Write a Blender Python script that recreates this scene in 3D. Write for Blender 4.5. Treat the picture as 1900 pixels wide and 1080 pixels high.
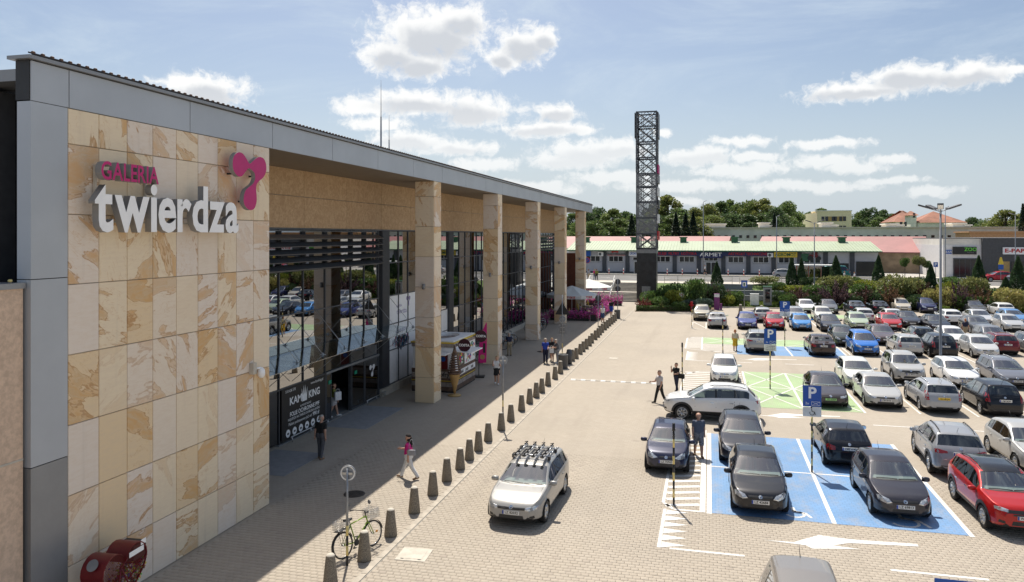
import bpy, bmesh, math, random
import numpy as np
from mathutils import Vector, Matrix
from mathutils.bvhtree import BVHTree

R = math.radians
random.seed(7)
scene = bpy.context.scene
for o in list(bpy.data.objects):
    bpy.data.objects.remove(o)

# ------------------------------------------------------------------ camera
CAM_H = 8.7
YAW = math.atan(366 / 1412)
cam_d = bpy.data.cameras.new('camera')
cam = bpy.data.objects.new('camera', cam_d)
scene.collection.objects.link(cam)
cam.location = (0, 0, CAM_H)
cam.rotation_euler = (R(90), 0, YAW)
cam_d.sensor_width = 36.0
cam_d.lens = 36.0 * 1412 / 1900
cam_d.shift_y = -102 / 1900
cam_d.clip_end = 6000
scene.camera = cam

# ------------------------------------------------------------------ sun, sky, exposure
SUN_EL = R(58.8)
SUN_DIR = Vector((-0.361, 0.933, 0)).normalized()          # horizontal direction towards the sun
sun_d = bpy.data.lights.new('sun', 'SUN')
sun_d.energy = 4.6
sun_d.angle = R(0.55)
sun_d.color = (1.0, 0.93, 0.82)
sun = bpy.data.objects.new('sun', sun_d)
scene.collection.objects.link(sun)
to_sun = Vector((SUN_DIR.x * math.cos(SUN_EL), SUN_DIR.y * math.cos(SUN_EL), math.sin(SUN_EL)))
sun.rotation_euler = to_sun.to_track_quat('Z', 'Y').to_euler()
sun.location = (0, 0, 60)

vs = scene.view_settings
vs.view_transform = 'Standard'
vs.look = 'None'
vs.exposure = 0.37
vs.gamma = 1.0
vs.use_curve_mapping = False
scene.cycles.use_denoising = True
scene.cycles.max_bounces = 8
scene.cycles.transparent_max_bounces = 12
scene.cycles.caustics_reflective = False
scene.cycles.caustics_refractive = False
scene.cycles.sample_clamp_indirect = 6.0


class NT:
    """Small helper round a node tree."""
    def __init__(self, tree):
        self.t = tree
        self.t.nodes.clear()
    def n(self, kind, **kw):
        nd = self.t.nodes.new(kind)
        for k, v in kw.items():
            setattr(nd, k, v)
        return nd
    def l(self, a, b):
        self.t.links.new(a, b)
    def put(self, sock, v):
        if hasattr(v, 'is_output') or isinstance(v, bpy.types.NodeSocket):
            self.l(v, sock)
        else:
            sock.default_value = v
    def math(self, op, a, b=0.0, c=0.0, clamp=False):
        m = self.n('ShaderNodeMath', operation=op, use_clamp=clamp)
        self.put(m.inputs[0], a); self.put(m.inputs[1], b); self.put(m.inputs[2], c)
        return m.outputs[0]
    def vmath(self, op, a, b=(0, 0, 0)):
        m = self.n('ShaderNodeVectorMath', operation=op)
        self.put(m.inputs[0], a); self.put(m.inputs[1], b)
        return m.outputs[1] if op in ('DOT_PRODUCT', 'LENGTH') else m.outputs[0]
    def smooth(self, v, lo, hi):
        m = self.n('ShaderNodeMapRange', interpolation_type='SMOOTHSTEP')
        self.put(m.inputs[0], v); m.inputs[1].default_value = lo; m.inputs[2].default_value = hi
        return m.outputs[0]
    def mix(self, fac, a, b, blend='MIX'):
        m = self.n('ShaderNodeMix', data_type='RGBA', blend_type=blend)
        self.put(m.inputs[0], fac)
        self.put(m.inputs[6], a if not isinstance(a, tuple) else (*a, 1)[:4])
        self.put(m.inputs[7], b if not isinstance(b, tuple) else (*b, 1)[:4])
        return m.outputs[2]
    def noise(self, vec, scale, detail=3, rough=0.5, dist=0.0):
        m = self.n('ShaderNodeTexNoise')
        if vec is not None:
            self.l(vec, m.inputs['Vector'])
        m.inputs['Scale'].default_value = scale
        m.inputs['Detail'].default_value = detail
        m.inputs['Roughness'].default_value = rough
        m.inputs['Distortion'].default_value = dist
        return m.outputs[0]


# cloud masses: (azimuth offset from the camera axis as tangent*1412+950, height likewise) -> angles below
CLOUDS = [(800, 62, 105, 42), (730, 100, 60, 30), (860, 40, 55, 28), (780, 118, 70, 24), (970, 85, 48, 30), (935, 110, 30, 20), (1005, 75, 30, 20),
          (770, 192, 110, 20), (880, 205, 80, 24), (670, 200, 50, 12), (700, 230, 60, 11),
          (1030, 212, 42, 17), (1010, 240, 80, 13), (1075, 243, 36, 7), (760, 262, 70, 16), (850, 276, 70, 13), (900, 305, 60, 11),
          (380, 168, 78, 26), (335, 152, 46, 12), (1090, 285, 90, 22), (1140, 275, 60, 16), (1040, 300, 60, 14), (1130, 328, 80, 11),
          (1590, 170, 100, 15), (1690, 145, 90, 22), (1790, 140, 90, 20), (1870, 132, 60, 9),
          (1300, 290, 70, 14), (1370, 315, 90, 12), (1400, 290, 50, 9), (1530, 268, 70, 8), (1370, 262, 55, 8), (1530, 300, 70, 10), (1590, 310, 60, 10), (1650, 297, 36, 8),
          (1230, 247, 16, 7), (1260, 345, 120, 10), (1500, 345, 120, 9), (1730, 355, 46, 9), (1650, 335, 60, 6), (980, 345, 90, 8), (1250, 375, 60, 7),
          (1010, 355, 60, 9)]


def build_world():
    w = bpy.data.worlds.new('World')
    scene.world = w
    w.use_nodes = True
    k = NT(w.node_tree)
    out = k.n('ShaderNodeOutputWorld')
    sky = k.n('ShaderNodeTexSky', sky_type='NISHITA')
    sky.sun_disc = False
    sky.sun_elevation = SUN_EL
    sky.sun_rotation = math.atan2(SUN_DIR.x, SUN_DIR.y)
    sky.altitude = 200
    sky.air_density = 1.0
    sky.dust_density = 2.2
    sky.ozone_density = 1.2
    hs = k.n('ShaderNodeHueSaturation')
    hs.inputs['Saturation'].default_value = 1.04
    hs.inputs['Value'].default_value = 0.78
    k.l(sky.outputs[0], hs.inputs['Color'])
    base = hs.outputs[0]
    tc = k.n('ShaderNodeTexCoord')
    sp = k.n('ShaderNodeSeparateXYZ')
    k.l(tc.outputs['Generated'], sp.inputs[0])
    az = k.math('ARCTAN2', sp.outputs[0], sp.outputs[1])
    el = k.math('ARCSINE', sp.outputs[2])
    cb = k.n('ShaderNodeCombineXYZ')
    k.l(az, cb.inputs[0]); k.l(el, cb.inputs[1])
    p = cb.outputs[0]
    # domain warp so the outlines billow
    wn = k.n('ShaderNodeTexNoise'); wn.inputs['Scale'].default_value = 34; wn.inputs['Detail'].default_value = 4
    k.l(p, wn.inputs['Vector'])
    wv = k.vmath('MULTIPLY', k.vmath('SUBTRACT', wn.outputs['Color'], (0.5, 0.5, 0.5)), (0.034, 0.016, 0))
    pw = k.vmath('ADD', p, wv)
    field = None
    under = None
    for (x, y, rx, ry) in CLOUDS:
        a = math.atan((x - 950) / 1412) - YAW
        dep = math.hypot(1412, x - 950)
        e = math.atan((438 - y) / dep)
        sx, sy = rx * 1.08 / dep, ry * 1.3 / dep
        d = k.vmath('MULTIPLY', k.vmath('SUBTRACT', pw, (a, e, 0)), (1 / sx, 1 / sy, 0))
        q = k.vmath('LENGTH', d)
        if ry >= 13:                                   # grey flat underside of the thicker clouds
            u = k.vmath('LENGTH', k.vmath('MULTIPLY', k.vmath('SUBTRACT', pw, (a, e - 0.30 * sy, 0)), (1 / (sx * 0.95), 1 / (sy * 0.75), 0)))
            under = u if under is None else k.math('SMOOTH_MIN', under, u, 0.25)
        field = q if field is None else k.math('SMOOTH_MIN', field, q, 0.25)
    bl = k.math('SUBTRACT', 1.0, field)
    shade = k.math('SUBTRACT', 1.0, under)
    # the same kind of scattered cumulus over the rest of the sky
    gv = k.vmath('MULTIPLY', p, (1.0, 2.6, 1))
    gen = k.math('MULTIPLY', k.math('SUBTRACT', k.noise(gv, 4.2, 2), 0.62), 4.0)
    away = k.smooth(k.math('ABSOLUTE', k.math('ADD', az, YAW)), 0.66, 0.95)
    high = k.smooth(el, 0.36, 0.5)
    off = k.math('MAXIMUM', away, high)
    gen = k.math('ADD', k.math('MULTIPLY', off, k.math('ADD', gen, 2.0)), -2.0)
    f = k.math('MAXIMUM', k.math('MAXIMUM', bl, -2.0), gen)
    fine = k.noise(pw, 62, 9, 0.66)
    f2 = k.math('ADD', f, k.math('MULTIPLY', k.math('SUBTRACT', fine, 0.5), 2.1))
    mask = k.math('MULTIPLY', k.smooth(f2, -0.24, 0.50), k.math('ADD', 0.55, k.math('MULTIPLY', k.smooth(el, 0.03, 0.16), 0.45)))
    thick = k.smooth(k.math('ADD', k.math('MAXIMUM', k.math('MULTIPLY', gen, 0.8), shade), k.math('MULTIPLY', k.math('SUBTRACT', k.noise(k.vmath('ADD', pw, (0, 0.012, 0)), 26, 5), 0.5), 0.9)), 0.05, 0.70)
    thick = k.math('MULTIPLY', thick, k.math('ADD', 0.25, k.math('MULTIPLY', k.smooth(el, 0.06, 0.2), 0.75)))
    ccol = k.mix(thick, (7.6, 7.6, 7.5), (4.9, 5.1, 5.4))
    # thin cirrus veil
    cv = k.vmath('MULTIPLY', p, (1.0, 3.2, 1))
    cir = k.math('MULTIPLY', k.smooth(k.noise(cv, 3.2, 7, 0.66, 0.6), 0.40, 0.78), 0.80)
    haze = k.math('MULTIPLY', k.math('SUBTRACT', 1.0, k.smooth(el, -0.02, 0.24)), 0.78)
    c1 = k.mix(k.math('MAXIMUM', cir, haze), base, (4.6, 5.4, 6.25))
    c2 = k.mix(k.math('MULTIPLY', mask, 0.95), c1, ccol)
    bg = k.n('ShaderNodeBackground')
    bg.inputs[1].default_value = 0.105
    k.l(c2, bg.inputs[0])
    k.l(bg.outputs[0], out.inputs[0])
build_world()

# ------------------------------------------------------------------ helpers
COL = scene.collection


def obj(name, mesh, parent=None, loc=None, rot=None, scale=None):
    o = bpy.data.objects.new(name, mesh)
    COL.objects.link(o)
    if parent is not None:
        o.parent = parent
    if loc is not None:
        o.location = loc
    if rot is not None:
        o.rotation_euler = rot
    if scale is not None:
        o.scale = scale
    return o


def tag(o, label, cat, group=None):
    o['label'] = label
    o['category'] = cat
    if group:
        o['group'] = group
    return o


def thing(name, label, cat, loc=(0, 0, 0), rz=0.0, group=None):
    o = obj(name, None, None, loc, (0, 0, rz))
    o.empty_display_size = 0.2
    return tag(o, label, cat, group)


def struct(o):
    o['kind'] = 'structure'
    return o


def copy_tree(o, parent=None):
    c = o.copy()
    COL.objects.link(c)
    c.parent = parent
    for ch in list(o.children):
        copy_tree(ch, c)
    return c


class MB:
    """Collects faces, then builds one mesh object."""
    def __init__(self):
        self.v = []; self.f = []; self.m = []; self.sm = []
    def add(self, vs_, fs, mi=0, smooth=False):
        b = len(self.v)
        self.v += [tuple(x) for x in vs_]
        for q in fs:
            self.f.append(tuple(b + i for i in q)); self.m.append(mi); self.sm.append(smooth)
        return self
    def box(self, x0, x1, y0, y1, z0, z1, mi=0):
        v = [(x0, y0, z0), (x1, y0, z0), (x1, y1, z0), (x0, y1, z0), (x0, y0, z1), (x1, y0, z1), (x1, y1, z1), (x0, y1, z1)]
        return self.add(v, [(0, 3, 2, 1), (4, 5, 6, 7), (0, 1, 5, 4), (1, 2, 6, 5), (2, 3, 7, 6), (3, 0, 4, 7)], mi)
    def tube(self, p0, p1, r0, r1=None, n=10, mi=0, caps=True, smooth=True):
        r1 = r0 if r1 is None else r1
        p0 = Vector(p0); p1 = Vector(p1)
        d = (p1 - p0).normalized()
        a = d.orthogonal().normalized(); b = d.cross(a)
        vs_ = []
        for p, r in ((p0, r0), (p1, r1)):
            for i in range(n):
                t = 2 * math.pi * i / n
                vs_.append(p + a * (r * math.cos(t)) + b * (r * math.sin(t)))
        self.add(vs_, [(i, (i + 1) % n, n + (i + 1) % n, n + i) for i in range(n)], mi, smooth)
        if caps:
            base = len(self.v) - 2 * n
            self.f.append(tuple(base + i for i in reversed(range(n)))); self.m.append(mi); self.sm.append(False)
            self.f.append(tuple(base + n + i for i in range(n))); self.m.append(mi); self.sm.append(False)
        return self
    def path(self, pts, r, n=8, mi=0):
        for a, b in zip(pts[:-1], pts[1:]):
            self.tube(a, b, r, r, n, mi)
        return self
    def lathe(self, prof, n=16, mi=0, c=(0, 0, 0), smooth=True, axis='Z', caps=True):
        vs_ = []
        for (r, z) in prof:
            for i in range(n):
                t = 2 * math.pi * i / n
                x, y = r * math.cos(t), r * math.sin(t)
                p = (x, y, z) if axis == 'Z' else ((z, x, y) if axis == 'X' else (y, z, x))
                vs_.append((c[0] + p[0], c[1] + p[1], c[2] + p[2]))
        fs = []
        for k in range(len(prof) - 1):
            for i in range(n):
                j = (i + 1) % n
                fs.append((k * n + i, k * n + j, (k + 1) * n + j, (k + 1) * n + i))
        b = len(self.v)
        self.add(vs_, fs, mi, smooth)
        if caps:
            self.f.append(tuple(b + i for i in reversed(range(n)))); self.m.append(mi); self.sm.append(False)
            e = b + (len(prof) - 1) * n
            self.f.append(tuple(e + i for i in range(n))); self.m.append(mi); self.sm.append(False)
        return self
    def prism(self, poly, lo, hi, plane='XY', mi=0, side=None):
        """Extrude a counter-clockwise 2D polygon between lo and hi along the axis left out of plane."""
        def P(a, b, c):
            return (a, b, c) if plane == 'XY' else ((a, c, b) if plane == 'XZ' else (c, a, b))
        n = len(poly)
        v = [P(a, b, lo) for a, b in poly] + [P(a, b, hi) for a, b in poly]
        b0 = len(self.v)
        self.v += v
        rev = plane == 'XZ'
        def F(q, m_):
            q = tuple(b0 + i for i in q)
            self.f.append(q[::-1] if rev else q); self.m.append(m_); self.sm.append(False)
        F(tuple(range(n))[::-1], mi); F(tuple(range(n, 2 * n)), mi)
        for i in range(n):
            j = (i + 1) % n
            F((i, j, n + j, n + i), mi if side is None else side)
        return self
    def mesh(self, name, mats):
        me = bpy.data.meshes.new(name)
        me.from_pydata(self.v, [], self.f)
        for m in (mats if isinstance(mats, (list, tuple)) else [mats]):
            me.materials.append(m)
        me.polygons.foreach_set('material_index', self.m)
        me.polygons.foreach_set('use_smooth', self.sm)
        me.update()
        return me
    def build(self, name, mats, parent=None, loc=None, rot=None, bevel=0.0):
        me = self.mesh(name, mats)
        if bevel:
            bm = bmesh.new(); bm.from_mesh(me)
            bmesh.ops.remove_doubles(bm, verts=bm.verts, dist=1e-5)
            es = [e for e in bm.edges if len(e.link_faces) == 2 and e.calc_face_angle(0) > 0.5]
            bmesh.ops.bevel(bm, geom=es, offset=bevel, segments=2, affect='EDGES', profile=0.5)
            bm.to_mesh(me); bm.free()
        return obj(name, me, parent, loc, rot)


def np_mesh(name, V, F, mats, mi=None, smooth=False):
    """Quads or triangles from numpy arrays, all faces of the same size."""
    me = bpy.data.meshes.new(name)
    V = np.asarray(V, dtype=np.float32); F = np.asarray(F, dtype=np.int32)
    nf, k = F.shape
    me.vertices.add(len(V)); me.vertices.foreach_set('co', V.ravel())
    me.loops.add(nf * k); me.loops.foreach_set('vertex_index', F.ravel())
    me.polygons.add(nf)
    me.polygons.foreach_set('loop_start', np.arange(0, nf * k, k, dtype=np.int32))
    if smooth:
        me.polygons.foreach_set('use_smooth', np.ones(nf, dtype=bool))
    for m in (mats if isinstance(mats, (list, tuple)) else [mats]):
        me.materials.append(m)
    if mi is not None:
        me.polygons.foreach_set('material_index', np.asarray(mi, dtype=np.int32))
    me.update(calc_edges=True)
    return me


WORK = bpy.data.scenes.new('workbench')          # empty side scene for evaluating text and modifiers quickly


def bake(o):
    WORK.collection.objects.link(o)
    vl = WORK.view_layers[0]
    vl.update()
    me = bpy.data.meshes.new_from_object(o.evaluated_get(vl.depsgraph))
    bpy.data.objects.remove(o)
    return me


def text_mesh(s, size, mat, depth=0.004, weight=0.0, align='CENTER', side=None, spacing=1.0, width=None):
    """Lettering as a mesh in the XY plane facing +Z."""
    cu = bpy.data.curves.new('lettering', 'FONT')
    cu.body = s; cu.size = size; cu.extrude = depth; cu.offset = weight
    cu.align_x = align; cu.align_y = 'BOTTOM_BASELINE' if False else 'CENTER'
    cu.space_character = spacing
    cu.resolution_u = 3
    t = bpy.data.objects.new('lettering', cu)
    me = bake(t)
    bpy.data.curves.remove(cu)
    me.materials.clear(); me.materials.append(mat)
    if side is not None:
        me.materials.append(side)
        for p in me.polygons:
            p.material_index = 0 if p.normal.z > 0.7 else 1
    if width is not None and len(me.vertices):
        xs = [v.co.x for v in me.vertices]
        k = width / max(1e-6, max(xs) - min(xs))
        for v in me.vertices:
            v.co.x *= k
    return me


def shade_smooth(me, on=True):
    me.polygons.foreach_set('use_smooth', [on] * len(me.polygons))


# orientations for flat lettering: local X along the reading direction, local Z out of the sign
ROT_POSX = (R(90), 0, R(90))      # faces +X, reads towards +Y
ROT_NEGY = (R(90), 0, 0)          # faces -Y, reads towards +X

# ------------------------------------------------------------------ materials
M = {}


def mat(name, col, rough=0.6, metal=0.0, var=0.12, vscale=3.0, bump=0.0, bscale=30.0, coat=0.0, emit=None, spec=0.5, world=False):
    m = bpy.data.materials.new(name)
    m.use_nodes = True
    k = NT(m.node_tree)
    out = k.n('ShaderNodeOutputMaterial')
    b = k.n('ShaderNodeBsdfPrincipled')
    k.l(b.outputs[0], out.inputs[0])
    tc = k.n('ShaderNodeTexCoord')
    vec = tc.outputs['Object']
    if world:
        vec = k.n('ShaderNodeNewGeometry').outputs['Position']
    if var:
        n1 = k.noise(vec, vscale, 5, 0.6)
        lo = tuple(c * (1 - var) for c in col); hi = tuple(min(1, c * (1 + var)) for c in col)
        k.l(k.mix(k.smooth(n1, 0.3, 0.7), lo, hi), b.inputs['Base Color'])
    else:
        b.inputs['Base Color'].default_value = (*col, 1)
    b.inputs['Roughness'].default_value = rough
    b.inputs['Metallic'].default_value = metal
    b.inputs['Specular IOR Level'].default_value = spec
    b.inputs['Coat Weight'].default_value = coat
    b.inputs['Coat Roughness'].default_value = 0.03
    if emit:
        b.inputs['Emission Color'].default_value = (*emit[0], 1)
        b.inputs['Emission Strength'].default_value = emit[1]
    if bump:
        bp = k.n('ShaderNodeBump')
        bp.inputs['Strength'].default_value = bump
        bp.inputs['Distance'].default_value = 0.02
        k.l(k.noise(vec, bscale, 4), bp.inputs['Height'])
        k.l(bp.outputs[0], b.inputs['Normal'])
    M[name] = m
    return m


def P(m):
    return next(n for n in m.node_tree.nodes if n.type == 'BSDF_PRINCIPLED')


mat('white_paint', (0.78, 0.78, 0.76), 0.5)
mat('white_plain', (0.93, 0.93, 0.93), 0.45, var=0.03)
mat('black_plain', (0.015, 0.015, 0.016), 0.45, var=0)
mat('black_plastic', (0.022, 0.022, 0.024), 0.5, var=0.2)
mat('rubber', (0.016, 0.016, 0.017), 0.75, var=0.25, vscale=8)
mat('dark_grey', (0.07, 0.072, 0.078), 0.5)
mat('anthracite', (0.085, 0.09, 0.10), 0.45, metal=0.2)
mat('mid_grey', (0.24, 0.245, 0.25), 0.55)
mat('galvanised', (0.28, 0.30, 0.33), 0.45, metal=0.5, var=0.15, vscale=6)
mat('chrome', (0.75, 0.76, 0.78), 0.12, metal=1.0, var=0)
mat('steel', (0.5, 0.51, 0.52), 0.3, metal=0.9, var=0.1)
mat('aluminium_panel', (0.44, 0.465, 0.50), 0.42, metal=0.2, var=0.05, vscale=0.5)
mat('aluminium_dark', (0.28, 0.285, 0.295), 0.45, metal=0.4, var=0.03)
mat('soffit', (0.20, 0.165, 0.13), 0.6, var=0.06)
mat('concrete', (0.34, 0.32, 0.285), 0.85, var=0.2, bump=0.3)
mat('concrete_light', (0.52, 0.48, 0.41), 0.85, var=0.12, bump=0.2)
mat('magenta', (0.50, 0.004, 0.15), 0.42, var=0.04)
mat('magenta_flag', (0.62, 0.01, 0.20), 0.6, var=0.06)
mat('sign_grey', (0.26, 0.255, 0.25), 0.5, var=0.08)
mat('sign_blue', (0.005, 0.085, 0.40), 0.4, var=0.04)
mat('yellow', (0.72, 0.52, 0.05), 0.5, var=0.08)
mat('yellow_stripe', (0.72, 0.58, 0.22), 0.5, var=0.1)
mat('red', (0.5, 0.015, 0.02), 0.45, var=0.06)
mat('dark_red', (0.15, 0.005, 0.010), 0.42, var=0.1)
mat('brown', (0.10, 0.055, 0.035), 0.6, var=0.2)
mat('wood_dark', (0.13, 0.08, 0.055), 0.6, var=0.35, vscale=5)
mat('wood_grey', (0.33, 0.28, 0.25), 0.65, var=0.3, vscale=5)
mat('copper', (0.24, 0.085, 0.05), 0.45, metal=0.3, var=0.12)
mat('asphalt', (0.16, 0.155, 0.15), 0.9, var=0.15, vscale=0.5, bump=0.2, world=True)
mat('road_light', (0.42, 0.40, 0.37), 0.9, var=0.12, vscale=0.4, world=True)
mat('grass', (0.10, 0.16, 0.03), 0.9, var=0.4, vscale=1.5, bump=0.6, bscale=12, world=True)
mat('soil', (0.16, 0.11, 0.07), 0.95, var=0.35, vscale=2, bump=0.5, world=True)
mat('grate', (0.38, 0.38, 0.39), 0.6, metal=0.0, var=0.1)
mat('manhole', (0.06, 0.055, 0.05), 0.6, metal=0.4, var=0.4, vscale=12)
mat('skin', (0.52, 0.30, 0.21), 0.55, var=0.06)
mat('glass_dark', (0.012, 0.014, 0.016), 0.02, var=0, spec=0.6)


def beige_panel():
    m = mat('beige_stone', (0.44, 0.29, 0.165), 0.8, var=0.0)
    k = NT.__new__(NT); k.t = m.node_tree
    b = P(m)
    g = k.n('ShaderNodeNewGeometry').outputs['Position']
    n1 = k.noise(g, 5, 6, 0.65, 1.2)
    c = k.mix(k.smooth(n1, 0.35, 0.7), (0.43, 0.28, 0.155), (0.58, 0.41, 0.25))
    pit = k.smooth(k.noise(g, 26, 2, 0.4, 0.5), 0.66, 0.74)
    k.l(k.mix(k.math('MULTIPLY', pit, 0.55), c, (0.20, 0.12, 0.06)), b.inputs['Base Color'])
beige_panel()


def sandstone():
    m = bpy.data.materials.new('sandstone'); m.use_nodes = True
    k = NT(m.node_tree)
    out = k.n('ShaderNodeOutputMaterial'); b = k.n('ShaderNodeBsdfPrincipled')
    k.l(b.outputs[0], out.inputs[0])
    tc = k.n('ShaderNodeTexCoord'); oi = k.n('ShaderNodeObjectInfo')
    rnd = oi.outputs['Random']
    seed = k.vmath('MULTIPLY', k.vmath('ADD', (1, 1, 1), rnd), (37.0, 61.0, 83.0))
    p = k.vmath('ADD', tc.outputs['Object'], seed)
    # iron bands flowing in a direction of the slab's own
    vr = k.n('ShaderNodeVectorRotate', rotation_type='Y_AXIS')
    k.l(tc.outputs['Object'], vr.inputs['Vector'])
    k.l(k.math('MULTIPLY', k.math('FRACT', k.math('MULTIPLY', rnd, 91.7)), 2.4), vr.inputs['Angle'])
    q = k.vmath('ADD', k.vmath('MULTIPLY', vr.outputs[0], (1.9, 1.0, 0.62)), seed)
    w = k.n('ShaderNodeTexNoise'); w.inputs['Scale'].default_value = 1.1; w.inputs['Detail'].default_value = 3
    k.l(q, w.inputs['Vector'])
    pw = k.vmath('ADD', q, k.vmath('MULTIPLY', k.vmath('SUBTRACT', w.outputs['Color'], (0.5, 0.5, 0.5)), (1.5, 1.5, 1.5)))
    n1 = k.noise(pw, 0.85, 5, 0.5)
    n2 = k.noise(pw, 2.6, 4, 0.6)
    edge = k.math('SUBTRACT', 1.0, k.smooth(k.math('ABSOLUTE', k.math('SUBTRACT', n1, 0.535)), 0.0, 0.018))
    edge2 = k.math('SUBTRACT', 1.0, k.smooth(k.math('ABSOLUTE', k.math('SUBTRACT', n2, 0.56)), 0.0, 0.02))
    patch = k.smooth(n1, 0.505, 0.585)
    r2 = k.math('FRACT', k.math('MULTIPLY', rnd, 7.31))
    amt = k.smooth(r2, 0.05, 0.6)
    r3 = k.math('FRACT', k.math('MULTIPLY', rnd, 23.7))
    pale = k.mix(k.smooth(r3, 0.2, 0.62), (0.80, 0.70, 0.60), (0.84, 0.70, 0.50))
    pale = k.mix(k.math('MULTIPLY', k.smooth(r3, 0.86, 0.92), 0.45), pale, (0.76, 0.52, 0.25))
    grain = k.noise(k.vmath('MULTIPLY', p, (2, 2, 9)), 1.6, 6, 0.65, 0.4)
    base = k.mix(k.math('MULTIPLY', k.smooth(grain, 0.35, 0.75), 0.35), pale, (0.70, 0.55, 0.40))
    tan = k.mix(k.smooth(n2, 0.35, 0.65), (0.64, 0.34, 0.10), (0.62, 0.43, 0.24))
    c1 = k.mix(k.math('MULTIPLY', k.math('MULTIPLY', patch, amt), 0.74), base, tan)
    c1 = k.mix(k.math('MULTIPLY', k.math('MULTIPLY', edge2, amt), 0.35), c1, (0.60, 0.36, 0.15))
    c2 = k.mix(k.math('MULTIPLY', k.math('MULTIPLY', edge, amt), 0.7), c1, (0.44, 0.20, 0.05))
    # rain streaks run down the face
    gp_ = k.n('ShaderNodeNewGeometry').outputs['Position']
    rain = k.smooth(k.noise(k.vmath('MULTIPLY', gp_, (3.5, 3.5, 0.18)), 1.0, 5, 0.6), 0.52, 0.80)
    c2 = k.mix(k.math('MULTIPLY', rain, 0.22), c2, (0.40, 0.34, 0.28))
    k.l(c2, b.inputs['Base Color'])
    b.inputs['Roughness'].default_value = 0.78
    bp = k.n('ShaderNodeBump'); bp.inputs['Strength'].default_value = 0.15; bp.inputs['Distance'].default_value = 0.01
    k.l(k.noise(p, 30, 3), bp.inputs['Height']); k.l(bp.outputs[0], b.inputs['Normal'])
    M['sandstone'] = m
sandstone()


def pave_wear(k, g, c):
    """Tyre tracks along the lanes, oil drips and pale dust."""
    tr = k.smooth(k.noise(k.vmath('MULTIPLY', g, (0.9, 0.05, 1)), 1.0, 4, 0.55), 0.50, 0.72)
    c = k.mix(k.math('MULTIPLY', tr, 0.22), c, (0.23, 0.195, 0.155))
    oil = k.smooth(k.noise(g, 0.75, 3, 0.5), 0.70, 0.76)
    c = k.mix(k.math('MULTIPLY', oil, 0.38), c, (0.13, 0.115, 0.10))
    pale = k.smooth(k.noise(g, 0.3, 6, 0.7), 0.55, 0.8)
    return k.mix(k.math('MULTIPLY', pale, 0.35), c, (0.50, 0.43, 0.34))


def paver_nodes(k, b, paint=None, wear=0.5):
    """Interlocking concrete blocks laid in rows; optional paint over them."""
    g = k.n('ShaderNodeNewGeometry').outputs['Position']
    br = k.n('ShaderNodeTexBrick')
    br.offset = 0.5; br.squash = 1.0
    br.inputs['Scale'].default_value = 1.0
    br.inputs['Brick Width'].default_value = 0.2
    br.inputs['Row Height'].default_value = 0.165
    br.inputs['Mortar Size'].default_value = 0.006
    br.inputs['Mortar Smooth'].default_value = 0.3
    br.inputs['Bias'].default_value = 0.0
    wob = k.noise(g, 2.2, 2)
    k.l(k.vmath('ADD', g, k.vmath('MULTIPLY', wob, (0.01, 0.01, 0))), br.inputs['Vector'])
    br.inputs['Color1'].default_value = (0.385, 0.333, 0.268, 1)
    br.inputs['Color2'].default_value = (0.415, 0.362, 0.294, 1)
    br.inputs['Mortar'].default_value = (0.325, 0.28, 0.225, 1)
    big = k.noise(g, 0.16, 5, 0.6)
    spots = k.smooth(k.noise(g, 1.1, 6, 0.7), 0.62, 0.78)
    c = k.mix(k.math('MULTIPLY', k.smooth(big, 0.35, 0.7), 0.38), br.outputs['Color'], (0.30, 0.265, 0.22))
    c = k.mix(k.math('MULTIPLY', spots, 0.16), c, (0.22, 0.18, 0.145))
    c = pave_wear(k, g, c)
    if paint is not None:
        pv = k.mix(k.smooth(k.noise(g, 0.5, 5, 0.65), 0.3, 0.7), tuple(x * 0.82 for x in paint), paint)
        worn = k.math('MULTIPLY', k.smooth(k.noise(k.vmath('MULTIPLY', g, (1.6, 0.7, 1)), 0.9, 8, 0.74), 0.44, 0.78), wear)
        pc = k.mix(k.math('MULTIPLY', br.outputs['Fac'], 0.6), pv, tuple(x * 0.45 for x in paint))
        c = k.mix(worn, pc, c)
    k.l(c, b.inputs['Base Color'])
    b.inputs['Roughness'].default_value = 0.85 if paint is None else 0.62
    bp = k.n('ShaderNodeBump'); bp.inputs['Strength'].default_value = 0.5; bp.inputs['Distance'].default_value = 0.008
    bp.invert = True
    k.l(br.outputs['Fac'], bp.inputs['Height'])
    k.l(bp.outputs[0], b.inputs['Normal'])


def paver_mat(name, paint=None, wear=0.5):
    m = bpy.data.materials.new(name); m.use_nodes = True
    k = NT(m.node_tree)
    out = k.n('ShaderNodeOutputMaterial'); b = k.n('ShaderNodeBsdfPrincipled')
    k.l(b.outputs[0], out.inputs[0])
    paver_nodes(k, b, paint, wear)
    M[name] = m
paver_mat('paving')
paver_mat('blue_paint', (0.15, 0.31, 0.56), 0.62)
paver_mat('green_paint', (0.36, 0.50, 0.25), 0.55)
paver_mat('white_line', (0.80, 0.78, 0.74), 0.30)


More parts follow.
